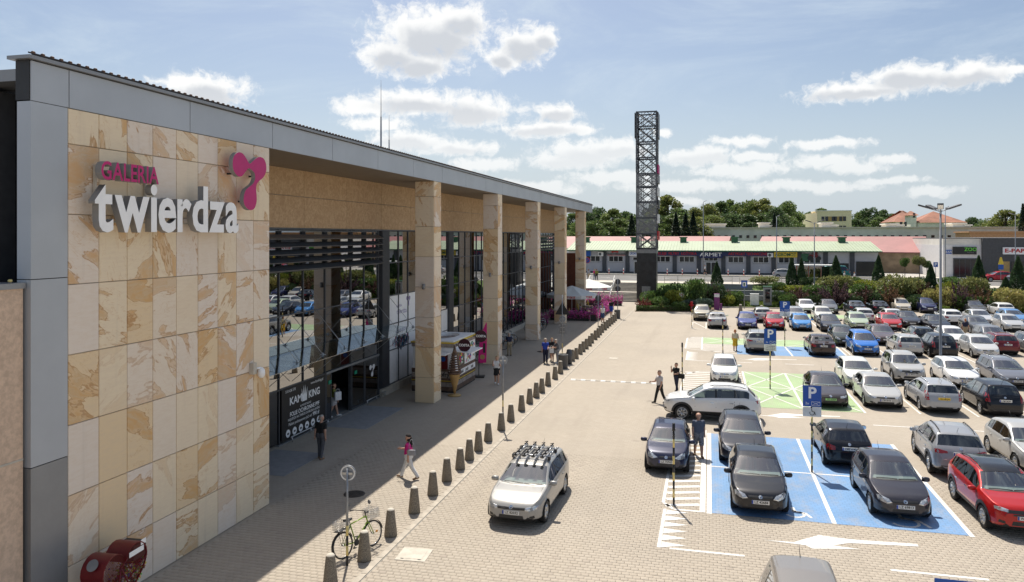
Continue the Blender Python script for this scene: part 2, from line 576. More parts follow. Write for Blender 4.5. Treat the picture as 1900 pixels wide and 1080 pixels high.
def paver_block_mat():
    m = bpy.data.materials.new('paver_block'); m.use_nodes = True
    k = NT(m.node_tree)
    out = k.n('ShaderNodeOutputMaterial'); b = k.n('ShaderNodeBsdfPrincipled')
    k.l(b.outputs[0], out.inputs[0])
    g = k.n('ShaderNodeNewGeometry')
    oi = k.n('ShaderNodeObjectInfo')
    r = k.math('FRACT', k.math('ADD', g.outputs['Random Per Island'], oi.outputs['Random']))
    p = g.outputs['Position']
    c = k.mix(r, (0.39, 0.338, 0.272), (0.415, 0.362, 0.294))
    odd = k.smooth(k.math('FRACT', k.math('MULTIPLY', r, 13.7)), 0.93, 0.98)
    c = k.mix(k.math('MULTIPLY', odd, 0.35), c, (0.30, 0.25, 0.21))
    big = k.noise(p, 0.16, 5, 0.6)
    c = k.mix(k.math('MULTIPLY', k.smooth(big, 0.35, 0.7), 0.38), c, (0.30, 0.265, 0.22))
    spots = k.smooth(k.noise(p, 1.1, 6, 0.7), 0.62, 0.78)
    c = k.mix(k.math('MULTIPLY', spots, 0.16), c, (0.22, 0.18, 0.145))
    c = pave_wear(k, p, c)
    c = k.mix(k.math('MULTIPLY', k.smooth(k.noise(p, 60, 3), 0.5, 0.75), 0.18), c, (0.26, 0.22, 0.18))
    k.l(c, b.inputs['Base Color'])
    b.inputs['Roughness'].default_value = 0.85
    M['paver_block'] = m
paver_block_mat()
mat('kerb_grey', (0.42, 0.375, 0.31), 0.85, var=0.15)
mat('joint_sand', (0.36, 0.305, 0.24), 0.95, var=0.3, vscale=3, world=True)


def paint_mat():
    m = bpy.data.materials.new('car_paint'); m.use_nodes = True
    k = NT(m.node_tree)
    out = k.n('ShaderNodeOutputMaterial'); b = k.n('ShaderNodeBsdfPrincipled')
    k.l(b.outputs[0], out.inputs[0])
    oi = k.n('ShaderNodeObjectInfo'); tc = k.n('ShaderNodeTexCoord')
    sp = k.n('ShaderNodeSeparateXYZ'); k.l(tc.outputs['Object'], sp.inputs[0])
    # road dust thrown on the sills and lower doors
    n = k.noise(tc.outputs['Object'], 2.5, 5, 0.65)
    low = k.math('SUBTRACT', 1.0, k.smooth(k.math('ADD', sp.outputs[2], k.math('MULTIPLY', k.math('SUBTRACT', n, 0.5), 0.35)), 0.22, 0.62))
    dust = k.math('MULTIPLY', low, 0.20)
    dust = k.math('MULTIPLY', dust, 0.5)
    k.l(k.mix(dust, oi.outputs['Color'], (0.30, 0.265, 0.22)), b.inputs['Base Color'])
    b.inputs['Metallic'].default_value = 0.15
    k.l(k.math('ADD', 0.34, k.math('MULTIPLY', dust, 0.9)), b.inputs['Roughness'])
    b.inputs['Specular IOR Level'].default_value = 0.12
    b.inputs['Coat Weight'].default_value = 0.85
    b.inputs['Coat Roughness'].default_value = 0.02
    M['car_paint'] = m
paint_mat()


def thin_glass(name, tint, base_reflect=0.06, edge=0.85, rough=0.0):
    """A single pane: part mirror, part see-through with a tint."""
    m = bpy.data.materials.new(name); m.use_nodes = True
    k = NT(m.node_tree)
    out = k.n('ShaderNodeOutputMaterial')
    tr = k.n('ShaderNodeBsdfTransparent'); tr.inputs[0].default_value = (*tint, 1)
    gl = k.n('ShaderNodeBsdfGlossy'); gl.inputs['Roughness'].default_value = rough
    gl.inputs[0].default_value = (0.95, 0.97, 1.0, 1)
    fr = k.n('ShaderNodeLayerWeight'); fr.inputs['Blend'].default_value = 0.5
    f = k.math('ADD', base_reflect, k.math('MULTIPLY', k.math('POWER', fr.outputs['Facing'], 3.0), edge), clamp=True)
    ms = k.n('ShaderNodeMixShader')
    k.l(f, ms.inputs[0]); k.l(tr.outputs[0], ms.inputs[1]); k.l(gl.outputs[0], ms.inputs[2])
    k.l(ms.outputs[0], out.inputs[0])
    M[name] = m
thin_glass('car_glass', (0.36, 0.40, 0.38), 0.12, 0.8)
thin_glass('windscreen_glass', (0.80, 0.90, 0.86), 0.21, 0.75)
thin_glass('facade_glass', (0.10, 0.115, 0.12), 0.33, 0.55)
thin_glass('canopy_glass', (0.62, 0.70, 0.70), 0.14, 0.7)
thin_glass('shop_glass', (0.10, 0.12, 0.13), 0.16, 0.6)

# ------------------------------------------------------------------ ground
UP = 2.2                                                    # the street behind the stairs lies this much higher


def terrain(x, y):
    if y <= 97:
        return 0.0
    if y >= 107:
        return UP
    t = (y - 97) / 10
    return UP * t


gx = [-1500, -400, -120, -60, -17.2, -16.2, -8.6, -7.6] + list(range(-5, 85, 6)) + [120, 300, 700, 2000]
gy = [-200, -60, 0, 40, 80, 96.9, 97, 98.5, 100, 101.5, 103, 104.5, 106, 107, 107.1, 112, 122, 140, 170, 230, 400, 900, 2600]
mb = MB()
for j, y in enumerate(gy):
    for i, x in enumerate(gx):
        z = terrain(x, y)
        if x < -8 and 97 < y < 107:
            z = 0.0 if x > -17 else z
        mb.v.append((x, y, z - 0.03))
for j in range(len(gy) - 1):
    for i in range(len(gx) - 1):
        n = len(gx)
        q = (j * n + i, j * n + i + 1, (j + 1) * n + i + 1, (j + 1) * n + i)
        yc = (gy[j] + gy[j + 1]) / 2; xc = (gx[i] + gx[i + 1]) / 2
        mi = 0 if yc < 97 else (1 if yc < 107 else 2)
        if yc > 190:
            mi = 1
        mb.f.append(q); mb.m.append(mi); mb.sm.append(False)
ground = struct(mb.build('ground', [M['joint_sand'], M['grass'], M['road_light']]))

# paved sheets beyond the strip where single blocks are laid
NEAR_X0, NEAR_X1, NEAR_Y0, NEAR_Y1 = -13.8, 14.0, 14.025, 30.03
mb = MB()
def sheet(mb, x0, x1, y0, y1, z, mi=0):
    mb.add([(x0, y0, z), (x1, y0, z), (x1, y1, z), (x0, y1, z)], [(0, 1, 2, 3)], mi)
sheet(mb, -8.5, 60, NEAR_Y1, 97, 0)
sheet(mb, NEAR_X1, 60, -40, NEAR_Y1, 0)
sheet(mb, -8.5, NEAR_X1, -40, NEAR_Y0, 0)
sheet(mb, -8.5, NEAR_X1, NEAR_Y0, NEAR_Y1, -0.007)
lot = struct(mb.build('parking_pavement', M['paving']))
mb = MB()
sheet(mb, -20, -8.72, NEAR_Y1, 101.2, 0)
sheet(mb, -20, -8.72, -40, NEAR_Y0, 0)
sheet(mb, -20, NEAR_X0, NEAR_Y0, NEAR_Y1, 0)
sheet(mb, NEAR_X0, -8.72, NEAR_Y0, NEAR_Y1, -0.007)
plaza = struct(mb.build('plaza_pavement', M['paving']))

# single interlocking blocks
PW, PH = 0.2, 0.165
def block_outline(g=0.0028):
    w, h = PW / 2 - g, PH / 2 - g
    s, t = 0.018, 0.012
    return [(-w, -h), (-w * 0.3, -h + 0), (0.0, -h - 0 + t * 0.6), (w * 0.35, -h), (w, -h), (w + s, -h * 0.25), (w + s * 0.2, h * 0.35), (w, h), (w * 0.35, h), (0.0, h + t * 0.6 - 0.001), (-w * 0.3, h), (-w, h), (-w + s * 0.2, h * 0.35), (-w + s, -h * 0.25)]
out_ = block_outline()
nb = len(out_)
inn = [(x * 0.955, y * 0.95) for x, y in out_]
bv = np.array([(x, y, -0.028) for x, y in out_] + [(x, y, -0.003) for x, y in out_] + [(x, y, 0.0) for x, y in inn])
bq = []
for i in range(nb):
    j = (i + 1) % nb
    bq += [(i, j, nb + j, nb + i), (nb + i, nb + j, 2 * nb + j, 2 * nb + i)]
# top as quads
top = [2 * nb + i for i in range(nb)]
# strip the top from the outline: pairs bottom edge / top edge
lo_i, hi_i = [13, 0, 1, 2, 3, 4, 5], [12, 11, 10, 9, 8, 7, 6]
for a in range(6):
    bq.append((2 * nb + lo_i[a], 2 * nb + lo_i[a + 1], 2 * nb + hi_i[a + 1], 2 * nb + hi_i[a]))
bq = np.array(bq)
cells = []
sY, cY = math.sin(YAW), math.cos(YAW)
for r in range(int(NEAR_Y0 / PH), int(NEAR_Y1 / PH)):
    for c in range(int(NEAR_X0 / PW) + 1, int(NEAR_X1 / PW)):
        x = (c + (0.5 if r % 2 else 0.0)) * PW; y = (r + 0.5) * PH
        d = -sY * x + cY * y
        px = 950 + 1412 * (cY * x + sY * y) / d
        if d < 16.5 or px < 60 or px > 2100 or -8.74 < x < -8.48:
            continue
        cells.append((d, x, y, px))
inside = sorted([c for c in cells if c[0] > 19.3 and 250 < c[3] < 1880])
single = set(id(c) for c in inside[:600:2])
bmesh_block = np_mesh('paver', bv, bq, M['paver_block'])
rng = np.random.default_rng(3)
for c in inside[:600:2]:
    o = obj('paver', bmesh_block, lot if c[1] > -8.6 else plaza, (c[1], c[2], rng.normal(0, 0.0012)))
for nm, par, test in (('paver_field', lot, lambda x: x > -8.6), ('paver_field', plaza, lambda x: x <= -8.6)):
    cc = np.array([(c[1], c[2]) for c in cells if id(c) not in single and test(c[1])])
    n = len(cc)
    V = np.repeat(bv[None], n, 0).copy()
    V[:, :, 0] += cc[:, 0, None]; V[:, :, 1] += cc[:, 1, None]
    V[:, :, 2] += rng.normal(0, 0.0008, (n, 1))
    tilt = rng.normal(0, 0.004, (n, 2))
    V[:, :, 2] += bv[None, :, 0] * tilt[:, 0:1] + bv[None, :, 1] * tilt[:, 1:2]
    F = (bq[None] + (np.arange(n) * len(bv))[:, None, None]).reshape(-1, 4)
    o = obj(nm, np_mesh(nm, V.reshape(-1, 3), F, M['paver_block']), par)
    o['kind'] = 'stuff'

# kerb between plaza and carriageway: flush concrete stones
kerb = struct(MB().box(-8.72, -8.50, -40, 97, -0.12, -0.004).build('kerb', M['concrete']))
ks = MB().box(-0.085, 0.085, -0.49, 0.49, -0.1, 0.016).mesh('kerb_stone', M['kerb_grey'])
for i in range(14, 96):
    obj('kerb_stone', ks, kerb, (-8.61, i + 0.5, 0))

# painted markings
Z1, Z2 = 0.006, 0.010
def marking(name, polys, mname, z=Z1):
    mb = MB()
    for p in polys:
        mb.add([(x, y, z) for x, y in p], [tuple(range(len(p)))])
    o = mb.build(name, M[mname])
    return struct(o)
def rect(x0, x1, y0, y1):
    return [(x0, y0), (x1, y0), (x1, y1), (x0, y1)]
def line(x0, y0, x1, y1, w=0.12):
    d = Vector((x1 - x0, y1 - y0)).normalized(); n = Vector((-d.y, d.x)) * w / 2
    return [(x0 - n.x, y0 - n.y), (x1 - n.x, y1 - n.y), (x1 + n.x, y1 + n.y), (x0 + n.x, y0 + n.y)]

marking('blue_marking', [rect(0.08, 7.3, 24.7, 34.65)], 'blue_paint')
marking('blue_marking', [rect(2.0, 9.6, 58.4, 63.3)], 'blue_paint')
marking('green_marking', [rect(2.0, 7.35, 40.6, 51.0)], 'green_paint')
marking('green_marking', [rect(-0.5, 9.6, 63.45, 67.4)], 'green_paint')
marking('green_marking', [rect(7.9, 21.0, 86.5, 90.0)], 'green_paint')
def iso_symbol(cx, cy, s):
    """Wheelchair symbol painted on a bay, as strokes."""
    ps = []
    for i in range(14):
        a0, a1 = R(200 + i * 19), R(200 + (i + 1) * 19)
        ps.append(line(cx + s * 0.45 * math.cos(a0), cy + s * 0.45 * math.sin(a0), cx + s * 0.45 * math.cos(a1), cy + s * 0.45 * math.sin(a1), 0.09))
    ps += [line(cx - 0.05 * s, cy + 1.0 * s, cx, cy + 0.3 * s, 0.12), line(cx, cy + 0.35 * s, cx + 0.5 * s, cy + 0.3 * s, 0.10), line(cx + 0.5 * s, cy + 0.3 * s, cx + 0.75 * s, cy - 0.35 * s, 0.10)]
    return ps
bay = [rect(-0.08, 0.078, 24.62, 34.7), rect(7.302, 7.44, 24.62, 34.7)]
marking('bay_marking', bay, 'white_line', Z1)
marking('bay_marking', [rect(3.6, 3.73, 24.7, 29.62), rect(3.6, 3.73, 29.8, 34.65), rect(0.08, 7.3, 29.66, 29.76)], 'white_line', Z2)
marking('wheelchair_marking', iso_symbol(5.75, 25.35, 0.85), 'white_line', Z2)
marking('wheelchair_marking', iso_symbol(2.6, 25.25, 0.6), 'white_line', Z2)
# hatched island beside the first bays
hat = [rect(-0.30, -0.12, 24.7, 35.2), line(-1.45, 25.3, -1.45, 33.6, 0.11), line(-1.45, 25.3, -1.1, 24.75, 0.11), line(-1.1, 24.74, -0.3, 24.74, 0.11)]
y = 25.15
while y < 34.2:
    hat.append(line(-1.38, y - 0.12, -0.31, y + 0.22, 0.22)); y += 0.62
marking('hatch_marking', hat, 'white_line', Z1)
teeth = [rect(-1.42, -1.32, 21.6, 24.72)]
for i in range(6):
    y0 = 21.62 + i * 0.52
    teeth.append([(-1.31, y0), (-0.62, y0 + 0.3), (-1.31, y0 + 0.42)])
marking('teeth_marking', teeth, 'white_line', Z1)
marking('dash_marking', [rect(-1.07, 0.93, 21.56, 21.67), rect(4.57, 6.85, 21.60, 21.72)], 'white_line', Z1)
def arrow(x, y, s=1.0):
    return [[(x, y), (x + 1.15 * s, y - 0.10 * s), (x + 1.30 * s, y - 0.30 * s), (x + 2.6 * s, y + 0.0 * s), (x + 1.9 * s, y + 0.08 * s), (x + 2.35 * s, y + 0.37 * s), (x + 4.2 * s, y + 0.60 * s), (x + 4.2 * s, y + 0.78 * s), (x + 2.45 * s, y + 0.67 * s), (x + 1.6 * s, y + 0.77 * s), (x + 0.85 * s, y + 0.05 * s)]]
marking('arrow_marking', arrow(1.48, 22.89), 'white_line', Z1)
marking('arrow_marking', arrow(1.9, 38.75, 1.0), 'white_line', Z1)
marking('arrow_marking', arrow(1.75, 56.1, 1.0), 'white_line', Z1)
marking('dash_marking', [rect(0.62, 2.85, 54.6, 54.72), rect(4.98, 6.83, 54.68, 54.8), rect(7.3, 9.4, 38.0, 38.12), rect(11.0, 13.0, 38.0, 38.12), rect(-1.5, 0.5, 54.6, 54.72)], 'white_line', Z1)
# green bays: crossed lines
gl_ = [line(2.06, 40.6, 2.06, 51.0, 0.12), line(7.42, 40.5, 7.42, 51.0, 0.12), line(4.63, 40.6, 4.63, 51, 0.12)]
marking('bay_marking', gl_, 'white_line', Z2)
marking('bay_marking', [line(2.1, 45.9, 7.3, 45.9, 0.12), line(2.15, 40.8, 4.55, 45.8, 0.1), line(2.15, 45.8, 4.55, 40.8, 0.1), line(2.15, 46, 4.55, 50.9, 0.1), line(2.15, 50.9, 4.55, 46, 0.1)], 'white_line', Z2 + 0.004)
marking('bay_marking', [line(4.7, 40.8, 7.3, 45.8, 0.1), line(4.7, 45.8, 7.3, 40.8, 0.1), line(4.7, 46, 7.3, 50.9, 0.1), line(4.7, 50.9, 7.3, 46, 0.1)], 'white_line', Z2 + 0.008)
hat = [line(-1.55, 43.6, -1.55, 49.2, 0.12), line(-1.55, 49.2, -0.6, 50.4, 0.12), line(-0.6, 50.4, 1.9, 50.9, 0.12)]
y = 43.7
while y < 50:
    hat.append(line(-1.48, y, 1.95, y + 0.25, 0.22)); y += 0.62
marking('hatch_marking', hat, 'white_line', Z1)
hat = [line(-1.8, 60.4, -1.8, 66.6, 0.12), line(-1.8, 66.6, -1.2, 67.35, 0.12), line(-1.2, 67.4, -0.5, 67.4, 0.12), line(-0.56, 60.1, -0.56, 67.3, 0.14), line(-1.8, 60.4, 1.95, 58.5, 0.12)]
y = 60.8
while y < 67:
    hat.append(line(-1.74, y, -0.64, y + 0.15, 0.2)); y += 0.6
y = 59.4
while y < 63.3:
    hat.append(line(max(-0.5, 2 - (y - 58.4) * 1.9), y, 1.98, y + 0.15, 0.2)); y += 0.6
marking('hatch_marking', hat, 'white_line', Z1)
teeth = [rect(-1.62, -1.50, 54.8, 58.9)]
for i in range(7):
    y0 = 54.9 + i * 0.56
    teeth.append([(-1.49, y0), (-0.75, y0 + 0.2), (-1.49, y0 + 0.42)])
marking('teeth_marking', teeth, 'white_line', Z1)
marking('bay_marking', [line(5.85, 58.4, 5.75, 63.3, 0.12), line(9.66, 58.2, 9.66, 67.4, 0.12), line(2, 63.38, 9.6, 63.38, 0.1), line(-0.4, 63.5, 2.9, 67.3, 0.1), line(-0.4, 67.3, 2.9, 63.5, 0.1), line(2.95, 63.5, 6.0, 67.3, 0.1), line(6.05, 63.5, 9.5, 67.3, 0.1)], 'white_line', Z2)
marking('hatch_marking', [line(-1.6, 73.6, -1.6, 79, 0.1), line(-1.6, 73.6, 2, 72.3, 0.1), line(-1.5, 79, -0.4, 74.5, 0.1), line(-0.3, 73.6, -0.3, 79, 0.1), rect(2.2, 6, 71.6, 71.72)], 'white_line', Z1)
# thin bay lines between the far rows
bl_ = []
for x in (10.0, 12.55, 15.1, 17.7, 20.3, 22.9, 25.5, 28.1):
    bl_ += [rect(x - 0.05, x + 0.05, 41.0, 50.8), rect(x - 0.05, x + 0.05, 58.5, 68.3), rect(x - 0.05, x + 0.05, 73.8, 83.6)]
marking('bay_marking', bl_, 'white_line', Z1)
# speed bump
bump = thing('speed_bump', 'low speed bump of pale blocks across the carriageway by the plaza', 'speed bump', (-8.1, 45.5, 0))
for i in range(18):
    MB().prism([(-0.14, 0), (0.14, 0), (0.08, 0.05), (-0.08, 0.05)], i * 0.3, i * 0.3 + 0.285, 'YZ').build('bump_block', M['white_paint'] if i % 2 == 0 else M['concrete_light'], bump)
# covers in the paving
def manhole(x, y, r, label):
    o = thing('manhole_cover', label, 'manhole cover', (x, y, 0))
    MB().lathe([(r, 0.001), (r, 0.012), (r * 0.86, 0.014)], 28).build('ring', M['manhole'], o)
    mb = MB()
    for i in range(-3, 4):
        w = math.sqrt(max(0, (r * 0.8) ** 2 - (i * r * 0.22) ** 2))
        mb.box(-w, w, i * r * 0.22 - 0.02, i * r * 0.22 + 0.02, 0.0142, 0.019)
    mb.build('rib', M['manhole'], o)['kind'] = 'stuff'
manhole(-11.58, 23.5, 0.36, 'round dark iron manhole cover in the shaded plaza near the woman in pink')
manhole(-12.2, 56.0, 0.36, 'round iron manhole cover in the shade beside the third stone pillar')
manhole(-10.4, 55.3, 0.36, 'round iron manhole cover at the shade edge behind the triangular road sign')
o = thing('drain_cover', 'pale square concrete drain cover in a frame beside the bicycle and bollards', 'drain cover', (-7.8, 19.45, 0), R(4))
MB().prism([(-0.42, -0.42), (0.42, -0.42), (0.42, 0.42), (-0.42, 0.42)], 0.003, 0.012).build('frame', M['concrete_light'], o)
MB().box(-0.3, 0.3, -0.3, 0.3, 0.0125, 0.018).build('cover', M['concrete_light'], o)
for sx in (-1, 1):
    MB().box(sx * 0.24 - 0.04, sx * 0.24 + 0.04, -0.335, -0.31, 0.0125, 0.0195).build('lifting_slot', M['black_plastic'], o)
o = tag(MB().box(-0.3, 0.3, -0.3, 0.3, 0.002, 0.014).build('drain_cover', M['concrete_light'], None, (-6.6, 54.2, 0)), 'small pale square cover in the carriageway beyond the speed bump', 'drain cover')
# entrance grates
def grate(x0, x1, y0, y1, label):
    o = thing('entrance_grate', label, 'floor grate', ((x0 + x1) / 2, (y0 + y1) / 2, 0))
    w, h = (x1 - x0) / 2, (y1 - y0) / 2
    MB().box(-w, w, -h, h, 0.0, 0.006).build('tray', M['grate'], o)
    n = int(2 * h / 0.09)
    mb = MB()
    for i in range(n):
        yy = -h + (i + 0.5) * 2 * h / n
        mb.box(-w, w, yy - 0.014, yy + 0.014, 0.0065, 0.018)
    mb.build('bar', M['grate'], o)['kind'] = 'stuff'
grate(-17.1, -14.95, 31.5, 35.9, 'dark metal floor grate in front of the open entrance doors')
grate(-17.1, -14.9, 24.6, 27.6, 'dark metal floor grate before the black advertising banner')

# ------------------------------------------------------------------ shopping centre
FX = -13.83                     # face of the stone wall, pillars and fascia
GXP = -17.3                     # glass line behind the pillars
ROWS = [0.0, 1.32, 2.895, 4.468, 6.041, 7.614, 9.187, 10.76, 11.555]
mall = thing('shopping_centre', 'long sandstone and glass shopping centre with grey metal fascia and stone pillars', 'shopping centre', (FX, 50, 0))
MO = Vector((FX, 50, 0))
def mp(name, mb, mats, parent=None, bevel=0.0):
    """A part of the centre given in world coordinates."""
    me = mb.mesh(name, mats)
    par = parent or mall
    off = Vector(MO)
    o = obj(name, me, par)
    o.location = -off if par is mall else (0, 0, 0)
    if bevel:
        md = o.modifiers.new('edge', 'BEVEL'); md.width = bevel; md.segments = 1; md.limit_method = 'ANGLE'
    return o
mp('core', MB().box(-60, -20.4, 22.0, 92, 0, 12.0).box(-60, -14.2, 13.9, 22.0, 0, 12.0), M['dark_grey'])
mp('roof', MB().box(-60, -13.95, 13.0, 92.4, 12.0, 12.25).box(-60, -20.4, 92.0, 92.3, 0, 12.0), M['aluminium_dark'])
mp('soffit', MB().box(-20.4, -13.90, 22.0, 92.3, 11.57, 11.7), M['soffit'])

slab_cache = {}
def slab(w, h, t=0.03):
    key = (round(w, 3), round(h, 3))
    if key not in slab_cache:
        g = 0.007
        x, z = w / 2 - g, h - 2 * g
        c = 0.006
        mb = MB()
        mb.add([(-x, 0, 0), (x, 0, 0), (x, 0, z), (-x, 0, z), (-x + c, -t, c), (x - c, -t, c), (x - c, -t, z - c), (-x + c, -t, z - c)],
               [(4, 5, 6, 7), (0, 1, 5, 4), (1, 2, 6, 5), (2, 3, 7, 6), (3, 0, 4, 7), (0, 3, 2, 1)])
        slab_cache[key] = mb.mesh('stone_slab', M['sandstone'])
    return slab_cache[key]
# stone wall with the lettering: nine columns of slabs
sw = mp('stone_wall', MB().box(-20.4, FX - 0.032, 13.93, 21.95, 0, 11.56), M['joint_sand'])
ncol = 9; cw = (21.95 - 13.93) / ncol
for c in range(ncol):
    for r in range(8):
        obj('stone_slab', slab(cw, ROWS[r + 1] - ROWS[r]), sw, (FX - 0.031, 13.93 + (c + 0.5) * cw, ROWS[r] + 0.007), (0, 0, R(90)))
# pillars
PIL_Y = [37.25, 49.6, 61.9, 74.2, 86.5]
PWD = 1.07
for py in PIL_Y:
    pl = mp('pillar', MB().box(FX - PWD + 0.03, FX - 0.03, py + 0.03, py + PWD - 0.03, 0, 11.56), M['joint_sand'])
    for r in range(8):
        me = slab(PWD - 0.03, ROWS[r + 1] - ROWS[r])
        z = ROWS[r] + 0.007
        xc, yc = FX - PWD / 2, py + PWD / 2
        obj('stone_slab', me, pl, (xc, py + 0.031, z))
        obj('stone_slab', me, pl, (FX - 0.031, yc, z), (0, 0, R(90)))
        obj('stone_slab', me, pl, (xc, py + PWD - 0.031, z), (0, 0, R(180)))
        obj('stone_slab', me, pl, (FX - PWD + 0.031, yc, z), (0, 0, R(-90)))
    mb = MB().lathe([(0.085, 5.93), (0.085, 6.2)], 12, c=(xc, py - 0.12, 0)).box(xc - 0.03, xc + 0.03, py - 0.1, py, 6.02, 6.1)
    mp('wall_lamp', mb, M['mid_grey'])
# fascia panels
fas = mp('fascia', MB().box(FX - 0.4, FX - 0.04, 12.97, 92.45, 11.575, 12.42), M['black_plastic'])
edges = [12.975, 13.96] + [13.96 + 4.09 * i for i in range(1, 20)]
edges = [e for e in edges if e < 91] + [92.45]
for a, b in zip(edges[:-1], edges[1:]):
    o = MB().box(FX - 0.035, FX, a + 0.012, b - 0.012, 11.565, 12.40).build('fascia_panel', M['aluminium_panel'], fas)
o = MB().box(FX - 0.37, FX, 92.452, 92.49, 11.565, 12.40).build('fascia_panel', M['aluminium_panel'], fas)
mp('roof_edge', MB().box(FX - 0.5, FX + 0.10, 12.85, 92.55, 12.425, 12.50), M['aluminium_dark'])
mb = MB()
for i in range(330):
    y = 13.0 + i * 0.24
    mb.lathe([(0.022, 12.52), (0.045, 12.545), (0.045, 12.585), (0.02, 12.60)], 6, c=(FX + 0.03, y, 0))
lt = mp('rope_light_bulb', mb, M['brown']); lt['kind'] = 'stuff'
P(M['brown'])
mp('rope_light_cable', MB().tube((FX + 0.05, 12.95, 12.53), (FX + 0.05, 92.4, 12.53), 0.018, n=6).tube((FX - 0.04, 12.95, 12.57), (FX - 0.04, 92.4, 12.57), 0.018, n=6), M['black_plastic'])
# metal corner pier at the near end
pier = mp('metal_pier', MB().box(FX - 0.34, FX - 0.03, 13.0, 13.9, 0, 11.56), M['black_plastic'])
for a, b in ((0, 3.79), (3.81, 7.77), (7.79, 11.55)):
    MB().box(FX - 0.36, FX, 12.97, 12.998, a, b).box(FX - 0.028, FX, 12.999, 13.92, a, b).build('metal_panel', M['aluminium_dark'] if b < 4 else M['aluminium_panel'], pier)
# side wing at the near end
mp('wing_wall', MB().box(-40, FX - 0.13, 2.0, 12.9, 0, 7.6), mat('washed_concrete', (0.62, 0.46, 0.34), 0.85, var=0.14, vscale=9, bump=0.3, bscale=40))
mp('wing_ledge', MB().box(-40, FX - 0.09, 2.0, 12.93, 7.6, 7.72), M['aluminium_dark'])
mp('wing_joint', MB().box(FX - 0.14, FX - 0.118, 2.0, 12.9, 3.99, 4.03), M['concrete_light'])
mb = MB()
for i in range(22):
    mb.lathe([(0.03, 7.74), (0.05, 7.77), (0.03, 7.80)], 6, c=(FX - 0.2, 3 + i * 0.46, 0))
mp('rope_light_bulb', mb, M['yellow_stripe'])['kind'] = 'stuff'
mp('rear_hall', MB().box(-45, -15.2, 13.05, 13.85, 7.6, 11.9), M['anthracite'])
mb = MB()
for i in range(70):
    z = 7.75 + i * 0.058
    mb.box(-45, -15.17, 13.02, 13.05, z, z + 0.03)
mp('corrugated_cladding', mb, M['anthracite'])['kind'] = 'stuff'
# beige stone band above the glazing
up = mp('upper_wall', MB().box(-20.4, GXP + 0.0, 22.0, 92, 9.05, 11.57), M['joint_sand'])
by = [22.02, 26.1, 30.12, 34.21, 38.28, 42.4, 46.4, 50.4, 54.45, 58.5, 62.55, 66.6, 70.65, 74.7, 78.75, 82.8, 86.85, 91.98]
for a, b in zip(by[:-1], by[1:]):
    for z0, z1 in ((9.06, 10.40), (10.43, 11.56)):
        MB().box(GXP + 0.001, GXP + 0.04, a + 0.012, b - 0.012, z0, z1).build('stone_panel', M['beige_stone'], up)
# ---- curtain wall
cw_ = mp('curtain_wall', MB().box(GXP - 0.14, GXP + 0.02, 22.0, 92, 8.98, 9.05).box(GXP - 0.2, GXP + 0.06, 38.0, 92, 0.0, 0.42), [M['anthracite']])
ZR = [0.42, 2.30, 3.75, 5.35, 7.2, 8.98]
YM = [22.05, 24.1, 26.15, 28.13, 30.07, 32.05, 34.66, 36.18, 37.9]
yy = 37.9
posts = [38.25, 49.2, 61.4, 73.6, 85.6]
sect = []
prev = None
secs = [(22.05, 37.9)]
for i, p0 in enumerate(posts):
    a = p0 + 1.0
    b = posts[i + 1] if i + 1 < len(posts) else 91.9
    secs.append((a, b))
mats_frame = M['anthracite']
def mullion(y, z0, z1, w=0.05):
    MB().box(GXP - 0.1, GXP + 0.05, y - w / 2, y + w / 2, z0, z1).build('mullion', mats_frame, cw_)
def transom(y0, y1, z, w=0.05):
    MB().box(GXP - 0.095, GXP + 0.045, y0, y1, z - w / 2, z + w / 2).build('transom', mats_frame, cw_)
pane_mats = {'g': M['facade_glass']}
def pane(y0, y1, z0, z1, m='facade_glass', nm='pane'):
    return MB().box(GXP - 0.012, GXP, y0 + 0.025, y1 - 0.025, z0 + 0.025, z1 - 0.025).build(nm, M[m], cw_)
for si, (a, b) in enumerate(secs):
    if si == 0:
        ys = YM
    else:
        n = max(2, round((b - a) / 1.42))
        ys = [a + (b - a) * i / n for i in range(n + 1)]
    for y in ys:
        mullion(y, 0.0 if si == 0 else 0.42, 8.98)
    for z in ZR[1:-1]:
        transom(ys[0] + 0.026, ys[-1] - 0.026, z)
    for y0, y1 in zip(ys[:-1], ys[1:]):
        for zi, (z0, z1) in enumerate(zip(ZR[:-1], ZR[1:])):
            if si == 0 and zi == 0:
                if 32 < y0 < 34:
                    continue                                        # the open doorway
                pane(y0, y1, 0.06, z1, 'shop_glass')
            elif si == 1 and z1 < 5.4 and y1 < 43.8:
                pane(y0, y1, z0, z1, 'white_plain', 'printed_panel')
            elif si in (1, 2) and z1 < 3.8 and 46.2 < y0 < 48.2:
                pane(y0, y1, z0, z1, 'white_plain', 'printed_panel')
            else:
                pane(y0, y1, z0, z1)
# ribbed dark posts between the glazed bays
for p0 in posts:
    mb = MB().box(GXP - 0.12, GXP + 0.10, p0, p0 + 0.98, 0.42, 8.97)
    for i in range(9):
        mb.box(GXP + 0.10, GXP + 0.13, p0 + 0.03 + i * 0.105, p0 + 0.085 + i * 0.105, 0.42, 8.97)
    mp('ribbed_post', mb, M['anthracite'])
mp('plinth', MB().box(GXP + 0.06, GXP + 0.22, 38.0, 91.9, 0.0, 0.40), M['concrete_light'])
# dim hall behind the glass
mp('hall_floor', MB().box(-20.4, GXP - 0.2, 22.0, 92, -0.02, 0.012), M['mid_grey'])
mp('upper_floor', MB().box(-20.4, GXP - 0.4, 39.0, 92, 4.4, 4.75), M['mid_grey'])
for i, y in enumerate((25, 31, 43, 52, 66, 79)):
    mp('inner_column', MB().box(-18.9, -18.4, y, y + 0.5, 0, 8.95), M['mid_grey'])
